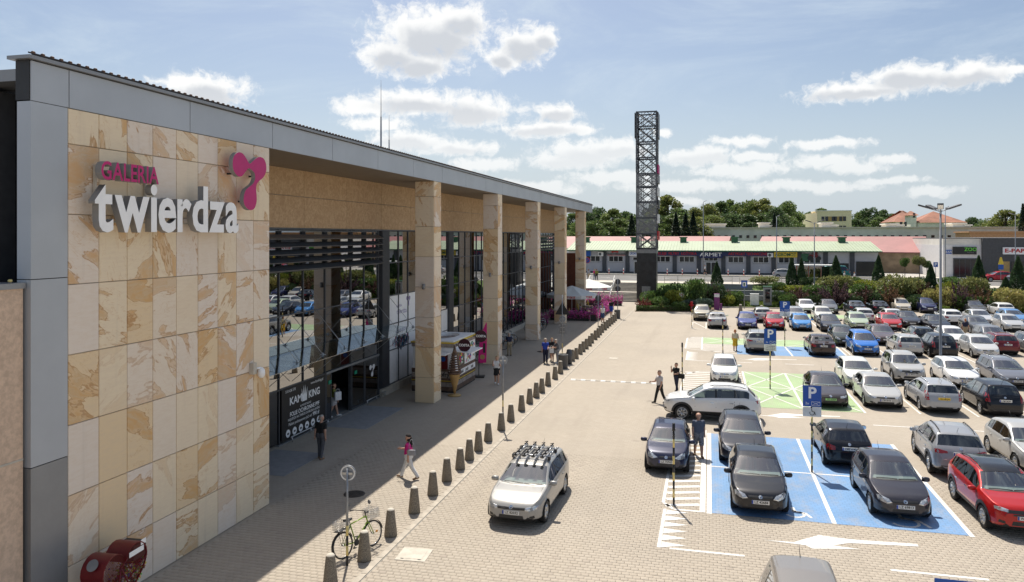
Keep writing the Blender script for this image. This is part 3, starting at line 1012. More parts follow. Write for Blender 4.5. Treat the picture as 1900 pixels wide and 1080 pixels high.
# louvres over the entrance
lou = mp('louvre', MB().box(GXP + 0.04, GXP + 0.06, 22.05, 37.7, 8.9, 8.95), M['anthracite'])
for z in (8.72, 8.39, 8.07, 7.74, 7.41):
    mb = MB()
    mb.prism([(GXP + 0.12, z - 0.05), (GXP + 0.50, z - 0.16), (GXP + 0.51, z - 0.13), (GXP + 0.14, z + 0.05), (GXP + 0.12, z + 0.05)], 22.05, 37.6, 'XZ')
    mb.build('slat', M['anthracite'], lou)
for y in YM[:-1] + [37.5]:
    MB().box(GXP + 0.05, GXP + 0.14, y - 0.015, y + 0.015, 7.3, 8.9).build('bracket', M['anthracite'], lou)
lou2 = mp('louvre', MB().box(GXP + 0.04, GXP + 0.06, 74.8, 85.4, 8.9, 8.95), M['anthracite'])
for z in (8.72, 8.39, 8.07, 7.74, 7.41):
    MB().prism([(GXP + 0.12, z - 0.05), (GXP + 0.50, z - 0.16), (GXP + 0.51, z - 0.13), (GXP + 0.14, z + 0.05), (GXP + 0.12, z + 0.05)], 74.8, 85.4, 'XZ').build('slat', M['steel'], lou2)
# glass canopy with rods and spider fittings
can = mp('canopy', MB().tube((GXP + 0.06, 23.0, 3.72), (GXP + 0.06, 39.2, 3.72), 0.03), M['steel'])
cy = [23.0 + 2.03 * i for i in range(9)]
for a, b in zip(cy[:-1], cy[1:]):
    mb = MB()
    mb.add([(GXP + 0.05, a + 0.012, 3.78), (-15.3, a + 0.012, 3.66), (-15.3, b - 0.012, 3.66), (GXP + 0.05, b - 0.012, 3.78), (GXP + 0.05, a + 0.012, 3.76), (-15.3, a + 0.012, 3.64), (-15.3, b - 0.012, 3.64), (GXP + 0.05, b - 0.012, 3.76)],
           [(0, 1, 2, 3), (7, 6, 5, 4), (0, 4, 5, 1), (1, 5, 6, 2), (2, 6, 7, 3), (3, 7, 4, 0)])
    mb.build('canopy_pane', M['canopy_glass'], can)
for y in cy:
    MB().tube((-15.8, y, 3.72), (GXP + 0.05, y + 0.0, 5.35), 0.012, n=6).build('tie_rod', M['steel'], can)
    MB().tube((-15.8, y, 3.70), (GXP + 0.05, y, 2.5), 0.012, n=6).build('tie_rod', M['steel'], can)
    mb = MB()
    for dx, dy in ((1, 1), (1, -1), (-1, 1), (-1, -1)):
        mb.tube((-15.8, y, 3.72), (-15.8 + dx * 0.1, y + dy * 0.1, 3.68), 0.014, n=6)
    mb.lathe([(0.03, 3.6), (0.045, 3.66), (0.045, 3.74), (0.02, 3.78)], 8, c=(-15.8, y, 0)).build('spider_fitting', M['steel'], can)
# doors
for y0, y1 in ((32.10, 32.6), (34.72, 36.12), (36.24, 37.84)):
    d = mp('door', MB().box(GXP + 0.03, GXP + 0.06, y0, y0 + 0.05, 0.03, 2.26).box(GXP + 0.03, GXP + 0.06, y1 - 0.05, y1, 0.03, 2.26).box(GXP + 0.03, GXP + 0.06, y0 + 0.05, y1 - 0.05, 0.03, 0.12).box(GXP + 0.03, GXP + 0.06, y0 + 0.05, y1 - 0.05, 2.2, 2.26), M['anthracite'])
    MB().box(GXP + 0.04, GXP + 0.048, y0 + 0.05, y1 - 0.05, 0.12, 2.2).build('door_pane', M['shop_glass'], d)
for y in (32.3, 35.0):
    mp('exit_notice', MB().box(GXP + 0.062, GXP + 0.066, y, y + 0.28, 1.75, 1.93), mat('exit_green', (0.01, 0.28, 0.16), 0.5))
mp('door_track', MB().box(GXP + 0.02, GXP + 0.10, 32.05, 37.9, 2.27, 2.36).box(GXP - 0.1, GXP + 0.12, 28, 38.0, 0.0, 0.028), M['mid_grey'])
# copper portal at the far end
mp('copper_portal', MB().box(-16.3, -14.07, 88.5, 89.0, 0, 6.7), M['copper'])
mp('antenna_mast', MB().tube((-20, 44.3, 12.2), (-20, 44.3, 16.2), 0.06, 0.05).tube((-20, 44.3, 16.2), (-20, 44.3, 18.5), 0.025, 0.01), M['galvanised'])
mp('antenna_mast', MB().tube((-20, 45.55, 12.2), (-20, 45.55, 14.9), 0.05, 0.04).tube((-20, 45.55, 14.9), (-20, 45.55, 16.5), 0.02, 0.01), M['galvanised'])
# little door mark of white lobes, print on the white panels
def catmull(pts, n=5, closed=True):
    out = []
    m = len(pts)
    for i in range(m):
        p0, p1, p2, p3 = (Vector(pts[(i + k) % m]) for k in (-1, 0, 1, 2))
        for j in range(n):
            t = j / n
            out.append(tuple(0.5 * ((2 * p1) + (p2 - p0) * t + (2 * p0 - 5 * p1 + 4 * p2 - p3) * t * t + (3 * p1 - p0 - 3 * p2 + p3) * t ** 3)))
    return out
LOGO = [(19.38, 10.81), (19.43, 11.02), (19.63, 11.16), (19.87, 11.15), (20.05, 11.02), (20.22, 10.88), (20.43, 11.0), (20.69, 11.13), (20.96, 11.11), (21.1, 10.94), (21.1, 10.72), (20.96, 10.53), (20.72, 10.39), (20.59, 10.27), (20.56, 10.1), (20.59, 9.92), (20.58, 9.74), (20.48, 9.55), (20.28, 9.48), (20.07, 9.54), (19.93, 9.68), (19.92, 9.86), (20.02, 10.07), (20.22, 10.19), (20.41, 10.3), (20.51, 10.46), (20.48, 10.61), (20.33, 10.7), (20.17, 10.74), (20.02, 10.63), (19.87, 10.5), (19.7, 10.45), (19.53, 10.51), (19.41, 10.64)]
def logo_mesh(mats, depth, s=1.0):
    c = catmull(LOGO, 3)[::-1]
    a0, b0 = 20.24, 10.32
    area = sum(c[i][0] * c[(i + 1) % len(c)][1] - c[(i + 1) % len(c)][0] * c[i][1] for i in range(len(c)))
    if area < 0:
        c = c[::-1]
    mb = MB().prism([((a - a0) * s, (b - b0) * s) for a, b in c], 0, depth, 'YZ', 0, 1)
    return mb.mesh('emblem', mats)
d = obj('door_emblem', logo_mesh([M['white_plain'], M['white_plain']], 0.004, 0.38), mall); d.location = Vector((GXP + 0.064, 37.05, 1.6)) - MO
def on_wall(me, y, z, x, parent=mall, nm='lettering'):
    o = obj(nm, me, parent); o.rotation_euler = ROT_POSX
    o.location = Vector((x, y, z)) - (MO if parent is mall else Vector((0, 0, 0)))
    return o
mat('print_violet', (0.30, 0.25, 0.42), 0.6)
on_wall(text_mesh('twierdza', 0.42, M['print_violet'], 0.001), 41.2, 4.35, GXP + 0.004)
on_wall(text_mesh('GALERIA', 0.2, M['print_violet'], 0.001), 40.8, 4.68, GXP + 0.004)
o = obj('printed_emblem', logo_mesh([M['print_violet']] * 2, 0.002, 0.36), mall); o.location = Vector((GXP + 0.002, 42.2, 4.85)) - MO
cm = [mat('print_crowd_%d' % i, c, 0.6, var=0) for i, c in enumerate([(0.05, 0.05, 0.12), (0.35, 0.03, 0.12), (0.05, 0.2, 0.35), (0.25, 0.22, 0.2)])]
mb = MB(); rnd = random.Random(5)
for i in range(150):
    a, b = rnd.random(), rnd.random()
    y = 39.75 + 1.3 * a + 1.3 * b; z = 2.55 - 0.55 * a + 0.55 * b + (0.1 if rnd.random() < .2 else 0)
    mb.box(GXP + 0.001, GXP + 0.004, y - 0.04, y + 0.04, z, z + 0.2, rnd.randrange(4))
mp('printed_crowd', mb, cm)['kind'] = 'stuff'

# ------------------------------------------------------------------ wall lettering
sign = thing('wall_sign', 'large raised wall sign with small magenta word above big white word', 'wall sign', (FX, 17.1, 8.78))
SO = Vector((FX, 17.1, 8.78))
def letters(word, y0, y1, z, h_ref, face, weight, xoff, depth, parent, gap=0.04, size=1.0, lh=None):
    ms = []
    for ch in word:
        me = text_mesh(ch, size, M[face], depth, weight, 'LEFT', M['sign_grey'])
        xs = [v.co.x for v in me.vertices]; ys = [v.co.y for v in me.vertices]
        ms.append((me, min(xs), max(xs), min(ys), max(ys)))
    tot = sum(m[2] - m[1] for m in ms) + gap * (len(ms) - 1)
    k = (y1 - y0) / tot
    # baseline: lowest of a letter without tail
    ref = h_ref
    me = text_mesh(ref, size, M[face], depth, weight, 'LEFT'); ys = [v.co.y for v in me.vertices]
    base, top_ = min(ys), max(ys); bpy.data.meshes.remove(me)
    kz = lh / (top_ - base)
    y = y0
    for me, a, b, c, d_ in ms:
        for v in me.vertices:
            v.co.x = (v.co.x - a) * k; v.co.y = (v.co.y - base) * kz
        o = obj('letter', me, parent); o.rotation_euler = ROT_POSX
        o.location = Vector((xoff, y, z)) - SO
        y += (b - a) * k + gap * k
letters('twierdza', 14.22, 19.62, 8.80, 'z', 'white_plain', 0.026, FX + 0.36, 0.09, sign, 0.03, 1.0, 0.86)
letters('GALERIA', 14.34, 16.2, 9.99, 'E', 'magenta', 0.016, FX + 0.42, 0.09, sign, 0.05, 1.0, 0.42)
for z in (9.02, 9.62):
    MB().box(FX + 0.06 - SO.x, FX + 0.1 - SO.x, 14.6 - SO.y, 19.6 - SO.y, z - SO.z, z + 0.04 - SO.z).build('mounting_rail', M['concrete_light'], sign)
for y in (14.62, 16.25):
    MB().box(FX + 0.02 - SO.x, FX + 0.08 - SO.x, y - SO.y, y + 0.05 - SO.y, 9.6 - SO.z, 10.35 - SO.z).build('mounting_post', M['concrete_light'], sign)
em = thing('wall_emblem', 'magenta three lobed emblem standing off the stone wall beside the white word', 'emblem', (FX + 0.28, 20.24, 10.32))
obj('emblem_face', logo_mesh([M['magenta'], M['sign_grey']], 0.14), em)
MB().box(-0.28, 0.0, -0.55, -0.5, 0.2, 0.25).box(-0.28, 0.0, 0.55, 0.6, 0.2, 0.25).box(-0.28, 0.0, 0.0, 0.05, -0.6, -0.55).build('bracket', M['black_plastic'], em)
# dome camera on the wall corner
cc = thing('security_camera', 'white dome security camera on a wall box at the corner of the stone wall', 'security camera', (FX, 20.95, 4.35))
MB().box(0.0, 0.16, -0.13, 0.05, 0.05, 0.4).build('junction_box', M['concrete_light'], cc, bevel=0.01)
MB().tube((0.08, 0.05, 0.2), (0.14, 0.30, 0.2), 0.03).build('arm', M['white_plain'], cc)
MB().lathe([(0.05, 0.2), (0.11, 0.12), (0.12, 0.02), (0.10, -0.06), (0.05, -0.12), (0.0, -0.13)], 14, c=(0.14, 0.32, 0)).build('dome', M['white_plain'], cc)

# black advertising banner
bn = thing('advertising_banner', 'black banner with white lettering and round icons on the entrance glass', 'banner', (GXP + 0.07, 30.1, 0.1))
MB().box(-0.005, 0.004, -1.85, 1.85, 0.0, 2.17).build('sheet', mat('banner_black', (0.012, 0.011, 0.011), 0.5, var=0.3, vscale=1.2), bn)
def bt(s, y, z, size, w=0.0, width=None):
    o = obj('lettering', text_mesh(s, size, M['white_plain'], 0.001, w, 'CENTER', width=width), bn); o.rotation_euler = ROT_POSX; o.location = (0.006, y, z)
bt('KAM', -0.72, 1.55, 0.44, 0.012, 0.98); bt('KING', 0.85, 1.55, 0.44, 0.012, 0.98)
bt('www.kamking.pl', 1.1, 2.03, 0.17); bt('510 628 578', -1.15, 2.03, 0.16)
bt('AUTODETAILING', 0.1, 1.20, 0.12); bt('FOLIE OCHRONNE PPF', 0.05, 1.0, 0.26, 0.004, 2.5)
bt('NAJLEPSZA NA ŚWIECIE OCHRONA LAKIERU', 0.0, 0.80, 0.15, 0.0, 2.7); bt('Pakiet podstawowy już od', -0.35, 0.60, 0.18, 0, 1.9); bt('990 zł', 1.0, 0.61, 0.24, 0.004)
mb = MB().prism([(-0.2, 1.36), (0.2, 1.36), (0.24, 1.95), (0.12, 1.6), (0.06, 2.06), (0.0, 1.62), (-0.07, 2.06), (-0.12, 1.6), (-0.24, 1.95)], 0.005, 0.007, 'YZ')
mb.build('crown_mark', M['white_plain'], bn)
for i in range(6):
    MB().lathe([(0.17, 0.005), (0.17, 0.008)], 20, c=(0, -1.35 + i * 0.52, 0.25), axis='X').build('round_icon', M['white_plain'], bn)
    MB().box(0.0085, 0.0095, -1.43 + i * 0.52, -1.27 + i * 0.52, 0.2, 0.28).build('icon_mark', M['dark_grey'], bn)
for y0, y1 in ((28.6, 31.9), (35.9, 38.3)):
    g = thing('guard_rail', 'low steel guard rail before the ' + ('black banner' if y0 < 30 else 'emblem door'), 'rail', (GXP + 0.3, y0, 0))
    MB().tube((0, 0, 0.25), (0, y1 - y0, 0.25), 0.025).build('bar', M['steel'], g)
    for y in (0.1, (y1 - y0) / 2, y1 - y0 - 0.1):
        MB().tube((0, y, 0.018), (0, y, 0.24), 0.022).build('foot_post', M['steel'], g)

# ------------------------------------------------------------------ street and buildings behind
def wx(px, Y):
    """World X of a sight line at depth line Y (used to survey the far things)."""
    r = (px - 950) / 1412
    return (-sY + r * cY) / (cY + r * sY) * Y
def wz(px, py, Y):
    r = (px - 950) / 1412
    return CAM_H - (py - 438) / 1412 * Y / (cY + r * sY)

# road and pavements of the upper street
mb = MB(); sheet(mb, -120, 120, 111.5, 127.5, UP - 0.02); struct(mb.build('road', M['asphalt']))
mb = MB(); mb.box(-120, 120, 128.0, 132.4, UP - 0.1, UP + 0.1); struct(mb.build('pavement', M['concrete_light']))
mb = MB(); mb.box(-120, 120, 127.5, 127.99, UP - 0.1, UP + 0.13); struct(mb.build('kerb', M['concrete_light']))
mb = MB(); mb.box(-17.2, 120, 107.2, 111.4, UP - 0.1, UP + 0.02); struct(mb.build('pavement', M['concrete_light']))
rl = [rect(-100 + i * 9, -96 + i * 9, 119.4, 119.6) for i in range(24)]
marking('dash_marking', rl, 'white_line', UP - 0.014)

# stairs up from the plaza
st = thing('stairs', 'wide stone outdoor stairs from the plaza up to the street', 'stairs', (-12.7, 101.2, 0))
rise = UP / 14
for i in range(14):
    y0 = i * 0.32 + (1.1 if i >= 7 else 0)
    y1 = (i + 1) * 0.32 + (1.1 if i >= 7 else 0) + (1.1 if i == 6 else 0) + (0.6 if i == 13 else 0)
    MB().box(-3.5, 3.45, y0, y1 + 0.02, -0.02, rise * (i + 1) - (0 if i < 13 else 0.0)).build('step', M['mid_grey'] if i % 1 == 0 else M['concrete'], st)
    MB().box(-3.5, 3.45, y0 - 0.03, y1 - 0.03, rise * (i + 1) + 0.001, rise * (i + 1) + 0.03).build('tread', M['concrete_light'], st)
for x in (-0.15, 3.5, -3.6):
    for off, (ya, za, yb, zb) in enumerate(((0.0, 0.0, 2.24, 1.1), (3.34, 1.1, 5.6, 2.2))):
        rl_ = MB()
        for h in (0.45, 0.95):
            rl_.tube((x, ya, za + h), (x, yb, zb + h), 0.035, n=6)
        for t in (0, 0.33, 0.66, 1):
            y = ya + (yb - ya) * t; z = za + (zb - za) * t
            rl_.tube((x, y, z), (x, y, z + 0.95), 0.03, n=6)
        rl_.build('handrail', M['white_paint'], st)

# advertising tower
tw = thing('advertising_tower', 'tall slender dark lattice tower with a black clad base beside the stairs', 'tower', (-7.97, 102.3, 0))
HW = 1.27
MB().box(-HW, HW, -HW, HW, 0, 6.6).build('base', mat('black_cladding', (0.022, 0.023, 0.026), 0.4, var=0.4, vscale=2), tw)
for z in (1.3, 2.6, 3.9, 5.2):
    MB().box(-HW - 0.012, HW + 0.012, -HW - 0.012, HW + 0.012, z, z + 0.03).build('cladding_joint', M['black_plain'], tw)
MB().box(-0.6, 0.5, -HW - 0.03, -HW - 0.005, 0.0, 2.1).build('service_door', M['mid_grey'], tw)
MB().box(-HW - 0.06, HW + 0.06, -HW - 0.06, HW + 0.06, 6.45, 7.05).build('collar', M['mid_grey'], tw)
for sx in (-1, 1):
    for sy in (-1, 1):
        MB().box(sx * HW - 0.09, sx * HW + 0.09, sy * HW - 0.09, sy * HW + 0.09, 7.05, 25.1).build('corner_post', M['anthracite'], tw)
levels = [7.05, 9.0, 11.1, 13.2, 15.2, 16.9, 19.0, 21.05, 23.1, 25.0]
for z in levels:
    mb = MB()
    for s_ in (-1, 1):
        mb.box(-HW, HW, s_ * HW - 0.06, s_ * HW + 0.06, z - 0.09, z + 0.09)
        mb.box(s_ * HW - 0.06, s_ * HW + 0.06, -HW + 0.07, HW - 0.07, z - 0.085, z + 0.085)
    mb.build('ring_beam', M['anthracite'], tw)
for a, b in zip(levels[:-1], levels[1:]):
    for s_ in (-1, 1):
        MB().tube((-HW, s_ * HW, a), (HW, s_ * HW, b), 0.06, n=6).build('brace', M['anthracite'], tw)
        MB().tube((HW, s_ * (HW - 0.13), a), (-HW, s_ * (HW - 0.13), b), 0.06, n=6).build('brace', M['anthracite'], tw)
        MB().tube((s_ * HW, -HW, a), (s_ * HW, HW, b), 0.05, n=6).build('brace', M['anthracite'], tw)
        mb = MB()
        mid = (a + b) / 2
        mb.tube((-0.6, s_ * HW, a), (-0.6, s_ * HW, b), 0.035, n=6).tube((0.6, s_ * HW, a), (0.6, s_ * HW, b), 0.035, n=6)
        mb.tube((-HW, s_ * HW, mid), (HW, s_ * HW, mid), 0.035, n=6)
        mb.tube((-HW, s_ * HW, mid), (0, s_ * HW, b), 0.035, n=6).tube((0, s_ * HW, a), (HW, s_ * HW, mid), 0.035, n=6)
        mb.tube((-HW, s_ * HW, mid), (0, s_ * HW, a), 0.035, n=6).tube((0, s_ * HW, b), (HW, s_ * HW, mid), 0.035, n=6)
        mb.build('lattice_panel', M['anthracite'], tw)
# perforated panels over the middle third: closed at the sides, slots over the centre
for a, b in zip(levels[:5], levels[1:6]):
    for x0, x1 in ((-HW - 0.02, -0.62), (0.62, HW + 0.02)) + (((-0.6, 0.6),) if 9.5 < (a + b) / 2 < 13.5 else ()):
        mb = MB(); z = a + 0.12
        while z < b - 0.16:                                 # fine perforation as open rows of bars
            mb.box(x0, x1, -HW - 0.11, -HW - 0.09, z, z + 0.06); z += 0.115
        for i in range(int((x1 - x0) / 0.13) + 1):
            mb.box(x0 + i * 0.13, x0 + i * 0.13 + 0.045, -HW - 0.088, -HW - 0.075, a + 0.1, b - 0.1)
        mb.build('perforated_panel', M['mid_grey'], tw)['kind'] = 'stuff'
# side louvres of the open top
for sx in (-1, 1):
    mb = MB()
    z = 17.1
    while z < 24.9:
        mb.box(sx * (HW + 0.12) - 0.03, sx * (HW + 0.12) + 0.03, -HW, HW, z, z + 0.11); z += 0.2
    mb.build('side_louvre', M['dark_grey'], tw)['kind'] = 'stuff'
mb = MB()
for s_ in (-1, 1):
    mb.box(s_ * (HW + 0.22) - 0.05, s_ * (HW + 0.22) + 0.05, -HW - 0.2, HW + 0.2, 21.6, 24.9)
mb.build('head_board', M['anthracite'], tw)
for z, m_ in ((8.2, 'red'), (10.4, 'white_paint'), (12.3, 'black_plain'), (13.9, 'white_paint'), (15.6, 'mid_grey'), (16.9, 'magenta')):
    MB().box(HW + 0.12, HW + 0.30, -HW, HW, z, z + 1.15).build('sign_board', M[m_], tw)

# ---- green roofed shop row
gb = thing('shop_row', 'long single storey grey shop row with a pale green roof', 'shop building', (2, 132.5, UP))
def gp(name, mb, mats, par=None):
    o = mb.build(name, mats, par or gb)
    o.location = Vector((-2, -132.5, -UP)) if par is None else (0, 0, 0)
    return o
mat('render_grey', (0.46, 0.465, 0.50), 0.85, var=0.06, vscale=0.6)
mat('render_dark', (0.07, 0.075, 0.085), 0.8, var=0.1)
mat('green_roof', (0.37, 0.43, 0.29), 0.5, var=0.06, vscale=0.3)
mat('green_box', (0.03, 0.12, 0.055), 0.5)
mat('red_roof', (0.34, 0.125, 0.12), 0.6, var=0.12, vscale=0.3)
mat('rust_roof', (0.30, 0.12, 0.07), 0.75, var=0.35, vscale=0.25)
mat('cream_wall', (0.86, 0.74, 0.50), 0.85, var=0.08)
mat('plaster', (0.84, 0.80, 0.71), 0.9, var=0.1, vscale=0.4)
mat('grey_wall', (0.60, 0.595, 0.58), 0.9, var=0.12, vscale=0.3)
mat('brick_brown', (0.34, 0.25, 0.16), 0.9, var=0.25, vscale=0.7)
mat('navy', (0.014, 0.022, 0.10), 0.45)
mat('shop_dark', (0.02, 0.022, 0.025), 0.15, var=0)
GX0, GX1 = -24.0, 26.2
gp('wall', MB().box(GX0, GX1, 132.6, 146, UP, 6.2), M['render_grey'])
gp('plinth', MB().box(GX0, GX1, 132.55, 132.6, UP, UP + 0.35), M['render_dark'])
rf = gp('roof', MB().prism([(131.6, 6.15), (131.6, 6.28), (141.0, 7.78), (150, 6.3), (150, 6.15), (141, 7.6)], GX0 - 0.3, GX1 + 0.4, 'YZ'), M['green_roof'])
mb = MB()
for i in range(0, 101):
    x = GX0 - 0.2 + i * 0.505
    mb.add([(x, 131.55, 6.33), (x + 0.06, 131.55, 6.33), (x + 0.06, 141, 7.82), (x, 141, 7.82), (x, 131.55, 6.28), (x + 0.06, 131.55, 6.28), (x + 0.06, 141, 7.78), (x, 141, 7.78)], [(0, 1, 2, 3), (0, 4, 5, 1), (1, 5, 6, 2), (3, 7, 4, 0)])
s_ = gp('standing_seam', mb, M['green_roof'], rf); s_['kind'] = 'stuff'
gp('gutter', MB().box(GX0 - 0.3, GX1 + 0.4, 131.45, 131.58, 6.1, 6.25), M['green_box'])
for px in (1088, 1177, 1268, 1363, 1459, 1562):
    x = wx(px, 140)
    v = gp('roof_vent', MB().box(x - 0.55, x + 0.55, 139.6, 140.6, 7.3, 8.35).box(x - 0.7, x + 0.7, 139.45, 140.75, 8.35, 8.55), M['green_box'])
def window(par, x, y, z0, z1, w, n=3, frame='white_paint', fn=None):
    """A framed window in a wall facing -Y."""
    mb = MB()
    t = 0.07
    mb.box(x - w / 2, x + w / 2, y - 0.05, y, z0, z0 + t).box(x - w / 2, x + w / 2, y - 0.05, y, z1 - t, z1)
    for i in range(n + 1):
        xx = x - w / 2 + (w - t) * i / n
        mb.box(xx, xx + t, y - 0.05, y, z0 + t, z1 - t)
    f_ = fn('window', mb, M[frame])
    for i in range(n):
        xa = x - w / 2 + (w - t) * i / n + t; xb = x - w / 2 + (w - t) * (i + 1) / n
        MB().box(xa, xb, y - 0.03, y - 0.01, z0 + t, z1 - t).build('pane', M['shop_dark'], f_)
    MB().box(x - w / 2 - 0.08, x + w / 2 + 0.08, y - 0.14, y - 0.002, z0 - 0.07, z0 - 0.005).build('sill', M['mid_grey'], f_)
bays = [4.3 + 4.0 * k for k in range(-6, 6)]
for k, x in enumerate(bays):
    gp('pilaster', MB().box(x - 2.35, x - 1.65, 132.4, 132.6, UP, 6.15), M['render_dark'])
    if k in (2 + 0, 5) or k in (6 - 1,):
        pass
    if abs(x - wx(1320, 132.5)) < 1.2 or abs(x - wx(1176, 132.5)) < 1.2:
        d = gp('door', MB().box(x - 0.9, x + 0.9, 132.5, 132.6, UP + 0.02, UP + 2.15), M['white_paint'])
        MB().box(x - 0.8, x - 0.05, 132.47, 132.5, UP + 0.1, UP + 2.05).build('door_pane', M['shop_dark'], d)
        MB().box(x + 0.05, x + 0.8, 132.47, 132.5, UP + 0.1, UP + 2.05).build('door_pane', M['shop_dark'], d)
        window(gb, x, 132.6, UP + 2.3, UP + 2.9, 2.2, 3, fn=gp)
    elif x < 17:
        window(gb, x, 132.6, 4.25, 5.25, 2.5, 3, fn=gp)
    elif x < 21:
        window(gb, x, 132.6, UP + 0.7, UP + 2.1, 3.0, 3, 'render_dark', fn=gp)
    else:
        gp('entrance_recess', MB().box(x - 1.4, x + 1.9, 132.45, 132.6, UP, UP + 2.4), M['shop_dark'])
def gsign(x0, x1, z0, z1, m_, label=None, s=None, col='red', size=0.6, w=None, depth=0.25, nm='sign_band'):
    o = gp(nm, MB().box(x0, x1, 132.35 - depth, 132.38, z0, z1), M[m_])
    if s:
        t = obj('lettering', text_mesh(s, size, M[col], 0.02, 0.012, width=w), o, ((x0 + x1) / 2, 132.34 - depth, (z0 + z1) / 2), ROT_NEGY)
    return o
xa, xm0, xm1, xb = wx(1217, 132.3), wx(1297, 132.3), wx(1341, 132.3), wx(1434, 132.3)
gsign(xa, xm0 - 0.02, 5.35, 6.08, 'navy', s='KLEJE  FILTRY  ŁOŻYSKA', size=0.6, w=6.4)
gsign(xm0, xm1, 5.0, 6.14, 'navy', s='ARMET', col='white_plain', size=0.85, w=3.6, depth=0.32)
gsign(xm1 + 0.02, xb, 5.35, 6.08, 'navy', s='ARTYKUŁY TECHNICZNE', size=0.6, w=6.2)
gsign(wx(1436, 132.3), wx(1479, 132.3), 5.2, 6.05, 'yellow', s='AGROMOT', col='green_box', size=0.7, w=3.3)
gsign(wx(1167, 132.3), wx(1183, 132.3), 5.3, 6.05, 'white_plain', s='OPONY', col='sign_blue', size=0.6, w=1.3)
gsign(wx(1127, 132.3), wx(1160, 132.3), 5.35, 5.42, 'red', depth=0.05)
t = gp('lettering', MB(), M['black_plain'])
bpy.data.objects.remove(t)
t = obj('lettering', text_mesh('MASSEY FERGUSON', 0.42, M['black_plain'], 0.02, width=3.3), gb, (wx(1143, 132.5) - 2, -0.04 - 0.0, 5.55 - UP), ROT_NEGY)
mb = MB()
for dx, dz, r in ((-0.4, 0, 0.22), (0.4, 0, 0.22), (0, 0.12, 0.25)):
    mb.lathe([(r, -0.02), (r, 0.02)], 12, c=(wx(1141, 132.5) - 2 + dx, -0.05, 6.05 - UP - 0.05 + dz), axis='Y')
mb.build('shop_emblem', M['red'], gb)
b1 = gsign(wx(1086, 132.3), wx(1096, 132.3), 5.2, 6.1, 'sign_blue', depth=0.1)
gsign(wx(1487, 132.3), wx(1500, 132.3), 4.6, 5.8, 'green_box', depth=0.03)
mb = MB()
tx = wx(1512, 132.3) - 2
mb.box(tx - 0.9, tx + 0.5, -0.2, -0.1, 5.2 - UP, 5.7 - UP).box(tx - 0.3, tx + 0.4, -0.2, -0.1, 5.7 - UP, 6.1 - UP)
mb.build('tractor_print', M['dark_red'], gb)
MB().lathe([(0.42, -0.22), (0.42, -0.12)], 14, c=(tx - 0.7, 0, 5.1 - UP), axis='Y').lathe([(0.36, -0.22), (0.36, -0.12)], 14, c=(tx + 0.6, 0, 5.05 - UP), axis='Y').build('tractor_wheel_print', M['black_plain'], gb)
for px in (1115, 1429):
    x = wx(px, 132.4)
    ac = gp('air_conditioner', MB().box(x - 0.45, x + 0.45, 132.0, 132.35, 5.2, 5.9), M['white_paint'])
    MB().lathe([(0.24, 131.97), (0.24, 131.995)], 14, c=(x - 0.1, 0, 5.55), axis='Y').build('fan_grille', M['dark_grey'], ac)
# striped posts along the street pavement
posts_ = [1130, 1157, 1238, 1266, 1294, 1351, 1380, 1409, 1438]
for i, px in enumerate(posts_):
    x = wx(px, 129)
    p_ = thing('striped_post', 'short red and white striped post, number %s from the stairs along the shop row pavement' % ['one', 'two', 'three', 'four', 'five', 'six', 'seven', 'eight', 'nine'][i], 'post', (x, 129, UP + 0.1), 0, 'striped posts before the shop row')
    for j in range(4):
        MB().lathe([(0.075, j * 0.25), (0.075, (j + 1) * 0.25 - 0.002)], 8).build('band', M['red'] if j % 2 == 0 else M['white_paint'], p_)

# ---- red roofed sheds behind
def gable_house(name, label, x, y, rz, L, D, zw, zr, wall, roof, over=0.4, base=UP):
    h = thing(name, label, 'building', (x, y, base), rz)
    MB().box(-L / 2, L / 2, 0, D, 0, zw - base).prism([(0.0, zw - base), (D, zw - base), (D / 2, zr - base - 0.15)], -L / 2 + 0.001, L / 2 - 0.001, 'YZ').build('wall', wall, h)
    a = (zr - zw) / (D / 2)
    e = over
    MB().prism([(-e, zw - base - a * e), (D / 2, zr - base - 0.14), (D + e, zw - base - a * e), (D + e, zw - base - a * e + 0.14), (D / 2, zr - base), (-e, zw - base - a * e + 0.14)], -L / 2 - e, L / 2 + e, 'YZ').build('roof', roof, h)
    return h
gable_house('shed', 'long red metal roof behind the shop row, from the pillars to the tower', (wx(1085, 158) + wx(1255, 158)) / 2 - 8, 158, 0, wx(1255, 158) - wx(1085, 158) + 16, 14, 6.2, 8.62, M['grey_wall'], M['red_roof'])
gable_house('shed', 'red metal roof with a dark gable edge behind the shop row, right of the tower', (wx(1255, 156) + wx(1345, 156)) / 2, 156, R(-7), 9.5, 14, 6.3, 8.66, M['brick_brown'], M['red_roof'])
sh = gable_house('shed', 'brown brick shed with pinkish red roof and gable beside the pale shop', wx(1535, 160), 150, R(-16), 28, 12, 5.9, 8.62, M['brick_brown'], M['red_roof'])
MB().box(14.0, 14.06, 3.2, 4.2, 2.2, 3.8).build('window', M['white_paint'], sh)
MB().box(14.07, 14.08, 3.3, 4.1, 2.3, 3.7).build('pane', M['shop_dark'], sh)

